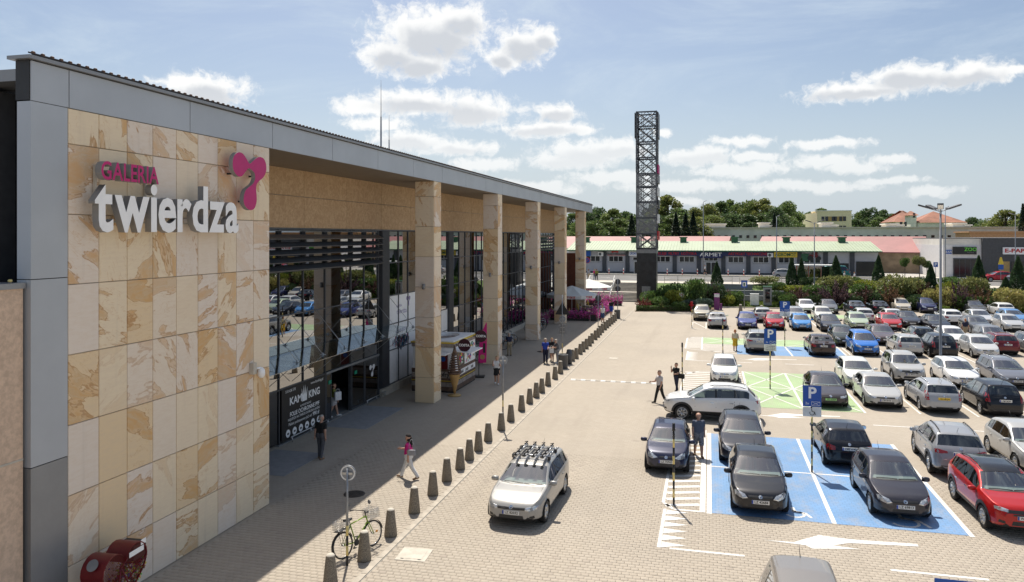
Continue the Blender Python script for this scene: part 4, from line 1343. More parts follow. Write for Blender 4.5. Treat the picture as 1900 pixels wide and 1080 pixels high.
# ---- pale shop with lit letters at the right
zs = thing('pet_shop', 'pale grey flat roofed pet shop with green lettered dark sign', 'shop building', (38, 132.5, UP))
def zp(name, mb, mats):
    o = mb.build(name, mats, zs); o.location = Vector((-38, -132.5, -UP)); return o
mat('pale_wall', (0.80, 0.775, 0.755), 0.85, var=0.05)
zx0, zx1, zx2 = 35.5, 40.86, 62
zp('wall', MB().box(zx0, zx1, 132.5, 151, UP, 7.3), M['pale_wall'])
zp('parapet', MB().box(zx0 + 0.02, zx1, 132.6, 150.9, 7.3, 8.3), M['plaster'])
zp('parapet_cap', MB().box(zx0, zx1, 132.5, 151, 8.3, 8.38), M['dark_grey'])
x0, x1 = wx(1770, 132.4), wx(1812, 132.4)
w_ = zp('shop_window', MB().box(x0 - 0.1, x1 + 0.1, 132.4, 132.5, UP, UP + 3.05), M['anthracite'])
for i in range(4):
    xa, xb_ = x0 + (x1 - x0) * i / 4, x0 + (x1 - x0) * (i + 1) / 4
    MB().box(xa + 0.05, xb_ - 0.05, 132.37, 132.4, UP + 0.1, UP + 2.9).build('pane', M['shop_dark'], w_)
s_ = zp('sign_board', MB().box(wx(1768, 132.3), wx(1812, 132.3), 132.25, 132.5, wz(1790, 472, 132.3), wz(1790, 458, 132.3)), M['black_plastic'])
mat('lime', (0.15, 0.62, 0.06), 0.5)
obj('lettering', text_mesh('ZOO', 0.75, M['lime'], 0.02, 0.02), s_, (wx(1801, 132.2), 132.22, wz(1800, 463, 132.2)), ROT_NEGY)
obj('lettering', text_mesh('market', 0.32, M['mid_grey'], 0.02), s_, (wx(1801, 132.2), 132.22, wz(1800, 468.5, 132.2)), ROT_NEGY)
n_ = zp('number_plate', MB().box(wx(1755, 132.4), wx(1766, 132.4), 132.42, 132.5, wz(1760, 471, 132.4), wz(1760, 464, 132.4)), M['sign_blue'])
obj('lettering', text_mesh('64A', 0.55, M['white_plain'], 0.01), n_, (wx(1760.5, 132.4), 132.4, wz(1760, 467.5, 132.4)), ROT_NEGY)
zd = thing('corner_shop', 'dark grey flat roofed shop with red lettered white sign', 'shop building', (50, 132.0, UP))
def dp(name, mb, mats):
    o = mb.build(name, mats, zd); o.location = Vector((-50, -132.0, -UP)); return o
dp('wall', MB().box(zx1 + 0.02, zx2, 132.0, 151, UP, 8.35), M['dark_grey'])
dp('parapet_cap', MB().box(zx1, zx2, 131.9, 151.1, 8.35, 8.45), M['mid_grey'])
s_ = dp('sign_board', MB().box(wx(1861, 131.8), wx(1861, 131.8) + 7, 131.7, 131.99, wz(1880, 472, 131.8), wz(1880, 459, 131.8)), M['white_plain'])
obj('lettering', text_mesh('E-PAPIEROSY', 0.8, M['red'], 0.02, 0.02, 'LEFT', width=6.2), s_, (wx(1864, 131.7), 131.67, wz(1880, 465.5, 131.7)), ROT_NEGY)
dp('ochre_panel', MB().box(wx(1853, 132), wx(1873, 132), 131.93, 131.99, UP, UP + 2.6), mat('ochre', (0.45, 0.30, 0.12), 0.7))
dp('shop_window', MB().box(wx(1876, 132), wx(1876, 132) + 4, 131.9, 131.99, UP + 0.2, UP + 2.6), M['shop_dark'])

# ---- far flat roofed hall, apartment block, manor
fb = thing('flat_hall', 'long low grey flat roofed hall with a row of tiny windows far behind', 'building', (wx(1600, 200), 200, UP))
L = wx(1920, 200) - wx(1296, 200) + 14
MB().box(-L / 2, L / 2, 0, 25, 0, wz(1500, 424, 200) - UP).build('wall', M['grey_wall'], fb)
MB().box(-L / 2 - 0.3, L / 2 + 0.3, -0.3, 25.3, wz(1500, 424, 200) - UP, wz(1500, 421.5, 200) - UP).build('roof', M['concrete_light'], fb)
for i in range(58):
    x = -L / 2 + 2 + i * 1.75
    if x > L / 2 - 1:
        break
    MB().box(x, x + 0.7, -0.06, -0.01, 6.0, 6.7).build('window', M['shop_dark'], fb)
def roof_hut(px0, px1, y0, y1):
    xa, xb_ = wx(px0, 206) - fb.location.x, wx(px1, 206) - fb.location.x
    MB().box(xa, xb_, 5, 11, 7.5, wz((px0 + px1) / 2, y0, 206) - UP).box(xa - 0.3, xb_ + 0.3, 4.7, 11.3, wz((px0 + px1) / 2, y0, 206) - UP, wz((px0 + px1) / 2, y0, 206) - UP + 0.3).build('roof_hut', M['plaster'], fb)
for a in ((1303, 1346, 417, 430), (1409, 1427, 415, 425), (1427, 1437, 420, 425), (1524, 1543, 415, 428), (1543, 1553, 419, 428), (1643, 1664, 417, 428), (1664, 1674, 419, 428), (1766, 1789, 416, 428), (1789, 1799, 419, 428)):
    roof_hut(*a)
ab = thing('apartment_block', 'cream flat roofed three storey block standing behind the shop roofs', 'building', (wx(1538, 265), 265, UP))
w2 = (wx(1580, 265) - wx(1516, 265))
zt = wz(1545, 392, 265) - UP
MB().box(wx(1516, 265) - ab.location.x, wx(1580, 265) - ab.location.x, 0, 14, 0, zt).build('wall', M['cream_wall'], ab)
MB().prism([(wx(1516, 265) - ab.location.x, -0.0), (wx(1516, 265) - ab.location.x, 14), (wx(1480, 300) - ab.location.x, 40), (wx(1480, 290) - ab.location.x, 30)][::-1], 0, zt - 0.4, 'XY').build('side_wing', M['cream_wall'], ab)
MB().box(wx(1516, 265) - ab.location.x - 0.2, wx(1580, 265) - ab.location.x + 0.2, -0.2, 14.2, zt, zt + 0.3).build('roof', M['plaster'], ab)
for px in (1527, 1534, 1546, 1550, 1560, 1567):
    for zf in (zt - 3.2, zt - 6.2):
        x = wx(px, 265) - ab.location.x
        MB().box(x - 0.45, x + 0.45, -0.08, -0.01, zf, zf + 1.5).build('window', M['shop_dark'], ab)
for px in (1540, 1556, 1564):
    x = wx(px, 265) - ab.location.x
    MB().box(x - 0.9, x + 0.9, -0.05, -0.012, zt - 3.2, zt - 1.7).build('orange_infill', M['ochre'], ab)
mn = thing('manor_house', 'plastered manor with a large weathered red hip roof far behind', 'building', (wx(1735, 255), 255, UP))
def hip(par, xa, xb_, ya, yb, ze, zr, inset, name='roof', m_='rust_roof'):
    mb = MB(); o_ = 0.6
    xa -= o_; xb_ += o_; ya -= o_; yb += o_
    ym = (ya + yb) / 2
    mb.add([(xa, ya, ze), (xb_, ya, ze), (xb_, yb, ze), (xa, yb, ze), (xa + inset, ym, zr), (xb_ - inset, ym, zr)], [(0, 1, 5, 4), (1, 2, 5), (2, 3, 4, 5), (3, 0, 4), (3, 2, 1, 0)])
    mb.build(name, M[m_], par)
mx = mn.location.x
ze = wz(1730, 413, 255) - UP; zr = wz(1740, 392, 262) - UP
xa, xb_ = wx(1702, 255) - mx, wx(1790, 255) - mx
MB().box(xa, xb_, 0, 16, 0, ze).build('wall', M['plaster'], mn)
hip(mn, xa, xb_, 0, 16, ze, zr, 7)
xa2, xb2 = wx(1662, 262) - mx, wx(1712, 262) - mx
MB().box(xa2, xb2, 8, 26, 0, ze + 0.4).build('wing_wall', M['plaster'], mn)
hip(mn, xa2, xb2, 8, 26, ze + 0.4, zr + 0.6, 5)
xa3, xb3 = wx(1688, 255) - mx, wx(1699, 255) - mx
MB().box(xa3, xb3, -1, 6, 0, ze + 2.2).build('gable_tower', M['plaster'], mn)
hip(mn, xa3, xb3, -1, 6, ze + 2.2, ze + 3.6, 1.2)
for px in (1706, 1713, 1721, 1735, 1755, 1763, 1776):
    x = wx(px, 255) - mx
    MB().box(x - 0.5, x + 0.5, -0.08, -0.01, ze - 3.2, ze - 1.6).build('window', M['shop_dark'], mn)
for px, yy in ((1696, 404), (1672, 420), (1680, 420)):
    x = wx(px, 254) - mx
    MB().box(x - 0.35, x + 0.35, -1.08, -1.01, wz(px, yy, 254) - UP, wz(px, yy, 254) - UP + 1.4).build('window', M['shop_dark'], mn)
ob = tag(MB().box(0, 26, 0, 10, 0, 7.2).box(-0.3, 26.3, -0.3, 10.3, 7.2, 7.5).build('low_building', mat('orange_wall', (0.50, 0.27, 0.15), 0.85), None, (wx(1800, 180), 180, UP)), 'low orange brick building with flat roof behind the grey corner shop', 'building')

# ------------------------------------------------------------------ vegetation
def foliage_mat():
    m = bpy.data.materials.new('foliage'); m.use_nodes = True
    k = NT(m.node_tree)
    out = k.n('ShaderNodeOutputMaterial')
    oi = k.n('ShaderNodeObjectInfo'); g = k.n('ShaderNodeNewGeometry')
    r = g.outputs['Random Per Island']
    hs = k.n('ShaderNodeHueSaturation')
    k.l(k.math('ADD', 0.475, k.math('MULTIPLY', k.math('FRACT', k.math('MULTIPLY', r, 17.3)), 0.05)), hs.inputs['Hue'])
    k.l(k.math('ADD', 0.6, k.math('MULTIPLY', r, 0.8)), hs.inputs['Value'])
    hs.inputs['Saturation'].default_value = 0.95
    k.l(oi.outputs['Color'], hs.inputs['Color'])
    d = k.n('ShaderNodeBsdfPrincipled'); d.inputs['Roughness'].default_value = 0.55
    k.l(hs.outputs[0], d.inputs['Base Color'])
    t = k.n('ShaderNodeBsdfTranslucent')
    k.l(k.mix(0.5, hs.outputs[0], (0.6, 0.75, 0.1), 'MULTIPLY'), t.inputs[0])
    k.l(hs.outputs[0], t.inputs[0])
    ms = k.n('ShaderNodeMixShader'); ms.inputs[0].default_value = 0.38
    k.l(d.outputs[0], ms.inputs[1]); k.l(t.outputs[0], ms.inputs[2])
    k.l(ms.outputs[0], out.inputs[0])
    M['foliage'] = m
foliage_mat()
mat('bark', (0.13, 0.095, 0.065), 0.9, var=0.3, bump=0.5)
mat('stem', (0.10, 0.08, 0.05), 0.9)
VR = np.random.default_rng(11)


def leaves(P_, size, up=0.0, name='crown', aspect=0.6, out=None):
    """One folded diamond leaf (or leaf spray) for each point."""
    n = len(P_)
    d = VR.normal(size=(n, 3))
    if out is not None:
        d = d * 0.7 + out * 1.2
    d[:, 2] += up
    d /= np.linalg.norm(d, axis=1)[:, None]
    a = np.cross(d, VR.normal(size=(n, 3))); a /= np.linalg.norm(a, axis=1)[:, None]
    b = np.cross(d, a)
    s = size * VR.uniform(0.6, 1.35, (n, 1))
    q0 = P_ - d * s * 0.5; q2 = P_ + d * s * 0.5
    q1 = P_ + a * s * aspect * 0.5 + b * s * 0.12; q3 = P_ - a * s * aspect * 0.5 + b * s * 0.12
    V = np.stack([q0, q1, q2, q3], 1).reshape(-1, 3)
    F = np.arange(4 * n).reshape(-1, 4)
    return np_mesh(name, V, F, M['foliage'])


def ball_points(c, r, n, fill=0.55):
    d = VR.normal(size=(n, 3)); d /= np.linalg.norm(d, axis=1)[:, None]
    rr = VR.uniform(fill, 1.0, (n, 1)) ** 0.7
    return np.array(c) + d * rr * np.array(r), d


def limb_mesh(paths, name='trunk', m_='bark'):
    mb = MB()
    for pts in paths:
        for (p, r), (q, s) in zip(pts[:-1], pts[1:]):
            mb.tube(p, q, r, s, 7, caps=False)
    return mb.mesh(name, M[m_])


def broadleaf(H, Wd, seed, n=9500, leaf=0.58):
    """Crown of many leaf clumps on limbs; origin at the foot."""
    rg = random.Random(seed)
    limbs = []
    trunk = [((0, 0, 0), 0.028 * H), ((0.1, 0, H * 0.2), 0.021 * H), ((rg.uniform(-.3, .3), rg.uniform(-.3, .3), H * 0.45), 0.015 * H), ((rg.uniform(-.4, .4), rg.uniform(-.4, .4), H * 0.8), 0.004 * H)]
    limbs.append(trunk)
    pts = []; outs = []
    clumps = []
    for i in range(64):
        t = rg.random()
        z = H * (0.08 + 0.87 * t)
        prof = math.sin(math.pi * min(1, 0.18 + 0.80 * t)) ** 0.75
        a = rg.uniform(0, 6.283)
        rad = Wd * 0.5 * prof * rg.uniform(0.35, 1.0)
        c = (rad * math.cos(a), rad * math.sin(a), z + rg.uniform(-.3, .3))
        s = rg.uniform(0.11, 0.18) * Wd * (0.7 + 0.5 * prof)
        clumps.append((c, s))
        if i % 3 == 0:
            z0 = max(H * 0.12, z - 0.22 * H)
            limbs.append([((0, 0, z0), 0.010 * H), ((c[0] * .5, c[1] * .5, (z0 + z) / 2 + .2), 0.006 * H), (c, 0.002 * H)])
    tot = sum(s ** 2 for _, s in clumps)
    for c, s in clumps:
        m_ = int(n * s * s / tot)
        p, d = ball_points(c, (s, s, s * 0.72), m_, 0.35)
        pts.append(p); outs.append(d)
    return limb_mesh(limbs), leaves(np.concatenate(pts), leaf, 0.1, 'crown', 0.75, np.concatenate(outs))


TREES = [broadleaf(18, 12, 1), broadleaf(19, 14, 2), broadleaf(16, 13, 3), broadleaf(20, 11, 4)]


def spruce(H, Wd, n=4200):
    z = VR.uniform(0.05, 1, n) ** 0.8
    tier = (z * 13) % 1.0
    r = (1 - z) * Wd / 2 * (0.55 + 0.45 * (1 - tier)) * VR.uniform(0.25, 1, n) ** 0.5 + 0.05
    a = VR.uniform(0, 6.283, n)
    P_ = np.stack([r * np.cos(a), r * np.sin(a), z * H - r * 0.22], 1)
    out = np.stack([np.cos(a), np.sin(a), np.full(n, -0.15)], 1)
    return limb_mesh([[((0, 0, 0), 0.2), ((0, 0, H * 0.97), 0.02)]]), leaves(P_, 0.42, 0, 'crown', 0.45, out)


SPRUCE = spruce(17, 6.5)


def tree(tpl, label, x, y, z, H, W, h0, w0, col, group, name='tree', rz=None):
    t = thing(name, label, 'tree', (x, y, z), rz if rz is not None else random.uniform(0, 6.28), group)
    sc = (W / w0, W / w0, H / h0)
    t.scale = sc
    obj('trunk', tpl[0], t)
    c = obj('crown', tpl[1], t); c.color = (*col, 1)
    return t


ORD = ['first', 'second', 'third', 'fourth', 'fifth', 'sixth', 'seventh', 'eighth', 'ninth', 'tenth', 'eleventh', 'twelfth', 'thirteenth', 'fourteenth', 'fifteenth', 'sixteenth', 'seventeenth', 'eighteenth', 'nineteenth', 'twentieth', 'twenty-first', 'twenty-second', 'twenty-third', 'twenty-fourth', 'twenty-fifth', 'twenty-sixth', 'twenty-seventh', 'twenty-eighth', 'twenty-ninth', 'thirtieth', 'thirty-first', 'thirty-second', 'thirty-third', 'thirty-fourth', 'thirty-fifth', 'thirty-sixth', 'thirty-seventh', 'thirty-eighth', 'thirty-ninth', 'fortieth']
far = [(1062, 395, 215, 11), (1086, 388, 235, 12), (1112, 383, 240, 12), (1136, 386, 220, 11), (1158, 392, 230, 11), (1176, 396, 215, 9),
       (1216, 372, 240, 11), (1240, 360, 235, 13), (1262, 386, 205, 13), (1290, 384, 240, 10), (1312, 376, 245, 11), (1336, 372, 250, 12), (1352, 370, 260, 10), (1374, 374, 255, 11),
       (1392, 369, 250, 12), (1418, 367, 245, 12), (1440, 384, 220, 10), (1462, 372, 255, 11), (1466, 380, 270, 11), (1504, 392, 340, 12), (1526, 386, 330, 14),
       (1596, 392, 330, 12), (1618, 384, 320, 13), (1640, 388, 330, 12), (1658, 396, 340, 11), (1806, 402, 310, 11), (1826, 408, 300, 11), (1846, 404, 290, 12), (1866, 389, 235, 13), (1890, 402, 250, 12), (1912, 392, 240, 13), (1930, 385, 230, 14)]
cols = [(0.16, 0.225, 0.06), (0.125, 0.185, 0.05), (0.175, 0.225, 0.055), (0.09, 0.145, 0.05), (0.20, 0.225, 0.055)]
rg = random.Random(21)
for i, (px, py, Y, W) in enumerate(far):
    ti = i % 4
    h = wz(px, py, Y) - UP
    base = [(18, 12), (19, 14), (16, 13), (20, 11)][ti]
    tree(TREES[ti], '%s leafy tree from the stone pillars in the row behind the roofs' % ORD[i], wx(px, Y), Y, UP, h, W, base[0], base[1], cols[rg.randrange(5)], 'trees behind the roofs', 'leafy_tree')
far2 = [(1070, 412, 196, 9), (1098, 408, 192, 10), (1126, 410, 194, 9), (1150, 405, 196, 10), (1206, 404, 195, 10), (1226, 398, 198, 11), (1250, 396, 194, 10), (1290, 402, 200, 11), (1322, 398, 225, 12), (1350, 394, 228, 12), (1386, 396, 226, 12), (1420, 394, 226, 12), (1452, 396, 228, 12), (1470, 404, 250, 10), (1590, 405, 300, 12), (1632, 402, 300, 13), (1800, 420, 290, 11), (1840, 418, 280, 12), (1880, 416, 230, 12), (1908, 414, 226, 12)]
for i, (px, py, Y, W) in enumerate(far2):
    base = [(18, 12), (19, 14), (16, 13), (20, 11)][(i + 1) % 4]
    tree(TREES[(i + 1) % 4], '%s shorter tree from the stone pillars, in front of the taller row' % ORD[i], wx(px, Y), Y, UP, wz(px, py, Y) - UP, W, base[0], base[1], cols[rg.randrange(5)], 'shorter trees behind the roofs', 'leafy_tree')
for i, (px, py, Y, W) in enumerate([(1172, 398, 185, 7), (1272, 396, 184, 7.5), (1286, 392, 186, 7), (1437, 396, 205, 7), (1898, 378, 186, 6), (1254, 394, 184, 7)]):
    tree(SPRUCE, 'dark blue green spruce, %s from the tower side among the leafy trees' % ORD[i], wx(px, Y), Y, UP, wz(px, py, Y) - UP, W, 17, 6.5, (0.030, 0.058, 0.036), 'spruces among the far trees', 'spruce_tree')


def cone_bush(H, Wd, n=6500):
    z = VR.uniform(0.0, 1, n)
    prof = np.where(z < 0.18, 0.72 + z * 1.5, 1 - (z - 0.18) / 0.82) ** 0.8
    a = VR.uniform(0, 6.283, n)
    lump = 1 + 0.08 * np.sin(a * 5 + z * 9) + 0.07 * np.sin(a * 3 - z * 17)
    r = prof * Wd / 2 * VR.uniform(0.7, 1, n) ** 0.4 * lump + 0.03
    P_ = np.stack([r * np.cos(a), r * np.sin(a), z * H * (1 + 0.03 * np.sin(a * 7))], 1)
    out = np.stack([np.cos(a) * 0.5, np.sin(a) * 0.5, np.full(n, 0.8)], 1)
    return limb_mesh([[((0, 0, -0.1), 0.07), ((0, 0, H * 0.9), 0.02)]], 'stem', 'stem'), leaves(P_, 0.20, 0.4, 'foliage', 0.5, out)


def dome_bush(Wd, H, n=3600, leaf=0.16, lumps=9, seed=0):
    rg = random.Random(seed)
    pts = []; outs = []
    for i in range(lumps):
        a = rg.uniform(0, 6.283); rr = math.sqrt(rg.random()) * Wd * 0.3
        c = (rr * math.cos(a), rr * math.sin(a), H * rg.uniform(0.30, 0.62))
        s = rg.uniform(0.2, 0.32)
        p, d = ball_points(c, (s * Wd, s * Wd, s * H * 1.15), n // lumps, 0.6)
        pts.append(p); outs.append(d)
    P_ = np.concatenate(pts); d = np.concatenate(outs)
    P_[:, 2] = np.abs(P_[:, 2])
    stems = [[((0, 0, -0.1), 0.04), ((rg.uniform(-.3, .3) * Wd, rg.uniform(-.3, .3) * Wd, H * 0.7), 0.01)] for _ in range(5)]
    return limb_mesh(stems, 'stem', 'stem'), leaves(P_, leaf, 0.2, 'foliage', 0.65, d)


def spiky_bush(Wd, H, n=2200, seed=0):
    rg = random.Random(seed)
    pts = []; outs = []; stems = []
    for i in range(60):
        a = rg.uniform(0, 6.283); tilt = math.sqrt(rg.random()) * 1.1
        L = H * rg.uniform(0.75, 1.08)
        d = np.array([math.sin(tilt) * math.cos(a) * Wd / H * 0.62, math.sin(tilt) * math.sin(a) * Wd / H * 0.62, math.cos(tilt * 0.8)])
        t = VR.uniform(0.25, 1, n // 60)[:, None]
        p = d * t * L + VR.normal(0, 0.045, (n // 60, 3)) * (1.3 - t)
        p[:, 2] -= 0.12 * (t[:, 0] ** 2) * abs(math.sin(tilt)) * L
        pts.append(p); outs.append(np.repeat(d[None], n // 60, 0))
        if i % 4 == 0:
            stems.append([((0, 0, 0), 0.02), (tuple(d * L * 0.9), 0.006)])
    P_ = np.concatenate(pts); P_[:, 2] = np.abs(P_[:, 2])
    return limb_mesh(stems, 'stem', 'stem'), leaves(P_, 0.17, 0.1, 'foliage', 0.5, np.concatenate(outs))


CONES = [cone_bush(4.2, 2.1), cone_bush(4.0, 2.0)]
DOMES = [dome_bush(3.0, 1.8, seed=1), dome_bush(3.0, 1.8, seed=2)]
SPIKES = [spiky_bush(2.6, 1.9, seed=1), spiky_bush(2.6, 1.9, seed=2)]
LEAFG = {'thuja': (0.062, 0.115, 0.045), 'green': (0.095, 0.165, 0.035), 'dark': (0.058, 0.10, 0.034), 'olive': (0.21, 0.225, 0.07), 'lime': (0.24, 0.27, 0.030), 'gold': (0.36, 0.33, 0.10), 'purple': (0.105, 0.060, 0.068), 'wine': (0.12, 0.060, 0.048), 'rust': (0.17, 0.095, 0.05), 'red': (0.20, 0.045, 0.035), 'blue': (0.07, 0.11, 0.085)}


def slope_y(py):
    """Row of the bank on which a foot seen at this height stands."""
    return 97.4 + max(0.0, (566 - py)) * 0.34


def bush(tpl, px, ytop, ybot, wpx, colname, name, label, h0, w0, cat='shrub', group='shrubs on the bank behind the parking'):
    Y = slope_y(ybot)
    x = wx(px, Y)
    z = terrain(x, Y) - 0.05
    dist = Y / (cY + (px - 950) / 1412 * sY)
    W = wpx * dist / 1412 * (0.86 if cat == 'conifer' else 1.15)
    H = max(0.4, wz(px, ytop, Y) - z) * (1.0 if cat == 'conifer' else 1.2)
    t = thing(name, label, cat, (x, Y, z), rg.uniform(0, 6.28), group)
    t.scale = (W / w0, W / w0, H / h0)
    obj('stem', tpl[0], t)
    c = obj('foliage', tpl[1], t); c.color = (*LEAFG[colname], 1)


for i, (px, a, b, w) in enumerate([(1330, 487, 541, 26), (1469, 477, 537, 26), (1487, 479, 537, 20), (1551, 473, 535, 32), (1630, 475, 535, 28), (1727, 488, 545, 30), (1816, 476, 540, 32), (1889, 474, 545, 38), (1866, 515, 548, 30)]):
    bush(CONES[i % 2], px, a, b, w, 'thuja', 'conifer', '%s cone shaped thuja from the tower on the planted bank' % ORD[i], 4.2, 2.1, 'conifer', 'conifers on the bank')
B = [('d', 1418, 512, 536, 52, 'olive'), ('d', 1551, 513, 552, 56, 'olive'), ('d', 1672, 511, 556, 66, 'olive'), ('d', 1800, 516, 556, 52, 'olive'),
     ('s', 1317, 531, 566, 36, 'purple'), ('s', 1550, 528, 568, 58, 'purple'), ('s', 1606, 538, 566, 40, 'wine'), ('s', 1646, 535, 566, 48, 'rust'), ('s', 1710, 526, 556, 36, 'wine'), ('s', 1772, 532, 570, 52, 'purple'), ('s', 1484, 536, 562, 48, 'wine'),
     ('s', 1820, 538, 566, 44, 'rust'), ('d', 1738, 534, 568, 46, 'gold'), ('d', 1864, 536, 570, 60, 'gold'), ('d', 1896, 560, 584, 30, 'lime'), ('d', 1756, 524, 550, 28, 'lime'), ('d', 1515, 530, 558, 44, 'green'), ('d', 1596, 528, 556, 40, 'green'),
     ('d', 1628, 540, 566, 40, 'dark'), ('d', 1700, 548, 570, 40, 'dark'), ('d', 1790, 548, 570, 40, 'green'), ('d', 1840, 536, 562, 36, 'dark'), ('d', 1512, 545, 570, 36, 'dark'), ('d', 1580, 548, 570, 36, 'dark'), ('d', 1462, 545, 566, 30, 'green'), ('d', 1440, 524, 548, 30, 'green'),
     ('d', 1360, 540, 562, 34, 'green'), ('d', 1348, 548, 566, 26, 'lime'), ('s', 1352, 540, 560, 34, 'wine'), ('d', 1470, 530, 550, 44, 'lime'), ('d', 1532, 520, 544, 34, 'lime'), ('d', 1610, 520, 546, 40, 'lime'), ('d', 1706, 514, 540, 40, 'dark'), ('s', 1688, 522, 548, 34, 'rust'),
     ('d', 1448, 540, 562, 30, 'dark'), ('d', 1880, 542, 566, 40, 'dark'), ('d', 1730, 552, 572, 34, 'dark'), ('d', 1830, 550, 572, 34, 'green'),
     ('d', 1655, 525, 548, 46, 'green'), ('d', 1770, 515, 540, 44, 'green'), ('d', 1500, 515, 540, 30, 'dark'), ('d', 1576, 512, 536, 34, 'green')]
DESC = {'olive': 'clipped olive green dome shrub', 'purple': 'dark purple spiky barberry', 'wine': 'wine brown spiky barberry', 'rust': 'rusty brown spiky shrub', 'gold': 'pale golden rounded shrub', 'lime': 'bright lime green shrub', 'green': 'mid green rounded shrub', 'dark': 'dark green rounded shrub'}
cnt = {}
for kind, px, a, b, w, cn in sorted(B, key=lambda t: t[1]):
    cnt[cn] = cnt.get(cn, 0) + 1
    tpl = (DOMES if kind == 'd' else SPIKES)[cnt[cn] % 2]
    bush(tpl, px, a, b, w, cn, 'shrub', '%s on the planted bank, %s of its colour from the tower' % (DESC[cn], ORD[cnt[cn] - 1]), 1.75 if kind == 'd' else 1.9, 2.75 if kind == 'd' else 2.6)

# bed beside the tower, on level ground
def bed_bush(tpl, x, y, W, H, cn, label, kind, name='shrub'):
    t = thing(name, label, 'shrub', (x, y, terrain(x, y)), rg.uniform(0, 6.28), 'shrubs in the bed beside the tower')
    t.scale = (W / (2.75 if kind == 'd' else 2.6), W / (2.75 if kind == 'd' else 2.6), H / (1.75 if kind == 'd' else 1.9))
    obj('stem', tpl[0], t); c = obj('foliage', tpl[1], t); c.color = (*LEAFG[cn], 1)
bed = struct(MB().prism([(-8.3, 88.4), (0.2, 90.2), (1.0, 97), (-8.3, 99.5)], 0.003, 0.06).build('planting_bed', M['soil']))
bd = [('s', -7.4, 90.2, 2.4, 1.5, 'red', 'reddish feathery shrub at the bed corner beside the stairs'), ('d', -5.9, 91.0, 2.6, 1.9, 'green', 'bushy green shrub at the front of the bed by the tower'), ('d', -3.9, 92.2, 2.4, 2.6, 'lime', 'bright yellow green shrub in the middle of the tower bed'),
      ('d', -4.4, 94.5, 3.6, 3.4, 'green', 'tall green shrub behind the yellow one near the tower'), ('d', -1.7, 94.8, 3.0, 4.0, 'green', 'tall dark upright shrub in the tower bed'), ('d', -2.2, 91.6, 2.6, 1.5, 'blue', 'bluish low juniper at the front of the tower bed'), ('d', -0.7, 92.3, 2.2, 1.6, 'blue', 'bluish juniper beside the hydrant in the tower bed'),
      ('d', 0.5, 97.0, 2.8, 3.4, 'dark', 'dark upright shrub behind the no parking sign'), ('d', -6.6, 93.6, 3.0, 2.4, 'green', 'green shrub against the foot of the tower'), ('s', -5.2, 90.2, 2.0, 1.1, 'olive', 'low olive grass tuft at the bed edge'), ('d', -3.2, 90.6, 2.2, 1.2, 'green', 'low green mound at the bed edge')]
for i, (kd, x, y, W, H, cn, lb) in enumerate(bd):
    bed_bush((DOMES if kd == 'd' else SPIKES)[i % 2], x, y, W, H, cn, lb, kd)
# clipped box hedge along the bed
hd = thing('box_hedge', 'low clipped green box hedge along the front of the bed by the tower', 'hedge', (-4.1, 89.2, 0))
n = 5200
P_ = np.stack([VR.uniform(-4.1, 4.3, n), VR.uniform(-0.4, 0.4, n), VR.uniform(0.02, 0.6, n)], 1)
s_ = VR.integers(0, 3, n)
P_[s_ == 0, 2] = 0.6 + VR.normal(0, 0.03, (s_ == 0).sum()); P_[s_ == 1, 1] = -0.4 + VR.normal(0, 0.03, (s_ == 1).sum())
P_[:, 1] += (P_[:, 0] + 4.1) * 0.2
o = obj('foliage', leaves(P_, 0.11, 0.3, 'foliage', 0.7), hd); o.color = (*LEAFG['green'], 1); o['kind'] = 'stuff'
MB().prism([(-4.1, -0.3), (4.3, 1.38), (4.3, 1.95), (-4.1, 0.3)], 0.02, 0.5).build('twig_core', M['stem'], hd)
# small pavement trees by the pale shop
for i, (px, ytop, ytr, yb, w, cn) in enumerate([(1679, 482, 497, 508, 24, 'green'), (1706, 477, 497, 511, 32, 'olive'), (1720, 488, 499, 511, 20, 'green')]):
    Y = 124
    x = wx(px, Y); dist = Y / (cY + (px - 950) / 1412 * sY)
    t = thing('globe_tree', ['small green globe tree beside the pale shop side wall', 'golden brown globe tree in front of the pale shop wall', 'smallest globe tree beside the shop parking sign'][i], 'tree', (x, Y, UP), 0, 'globe trees by the pale shop')
    W = w * dist / 1412 * 0.72; H = 0.5 + wz(px, ytop, Y) - UP; zt_ = wz(px, ytr, Y) - UP
    MB().tube((0, 0, 0), (0, 0, zt_ + 0.3), 0.06, 0.05).build('trunk', M['bark'], t)
    c = obj('crown', DOMES[i % 2][1], t, (0, 0, zt_), None, (W / 2.75, W / 2.75, (H - zt_) / 1.75)); c.color = (*LEAFG[cn], 1)
# trimmed lawn strips
mb = MB(); mb.box(2, 9, 97.2, 97.5, 0.0, 0.05)
lawn = struct(MB().prism([(1.5, 96.2), (60, 96.2), (60, 97.0), (1.5, 97.0)], 0.003, 0.05).build('lawn_strip', M['grass']))
ng = 26000
gx_, gy_ = VR.uniform(1.2, 44, ng), VR.uniform(96.3, 104, ng)
gz_ = np.array([terrain(a, b) for a, b in zip(gx_, gy_)])
o = obj('grass', leaves(np.stack([gx_, gy_, gz_ + 0.05], 1), 0.26, 2.2, 'grass', 0.3)); o.color = (0.16, 0.22, 0.03, 1)
o['kind'] = 'stuff'; tag(o, 'bright green grass on the bank behind the parked cars', 'grass')
gk = struct(MB().box(1.0, 60, 96.0, 96.19, -0.02, 0.12).build('kerb', M['concrete_light']))

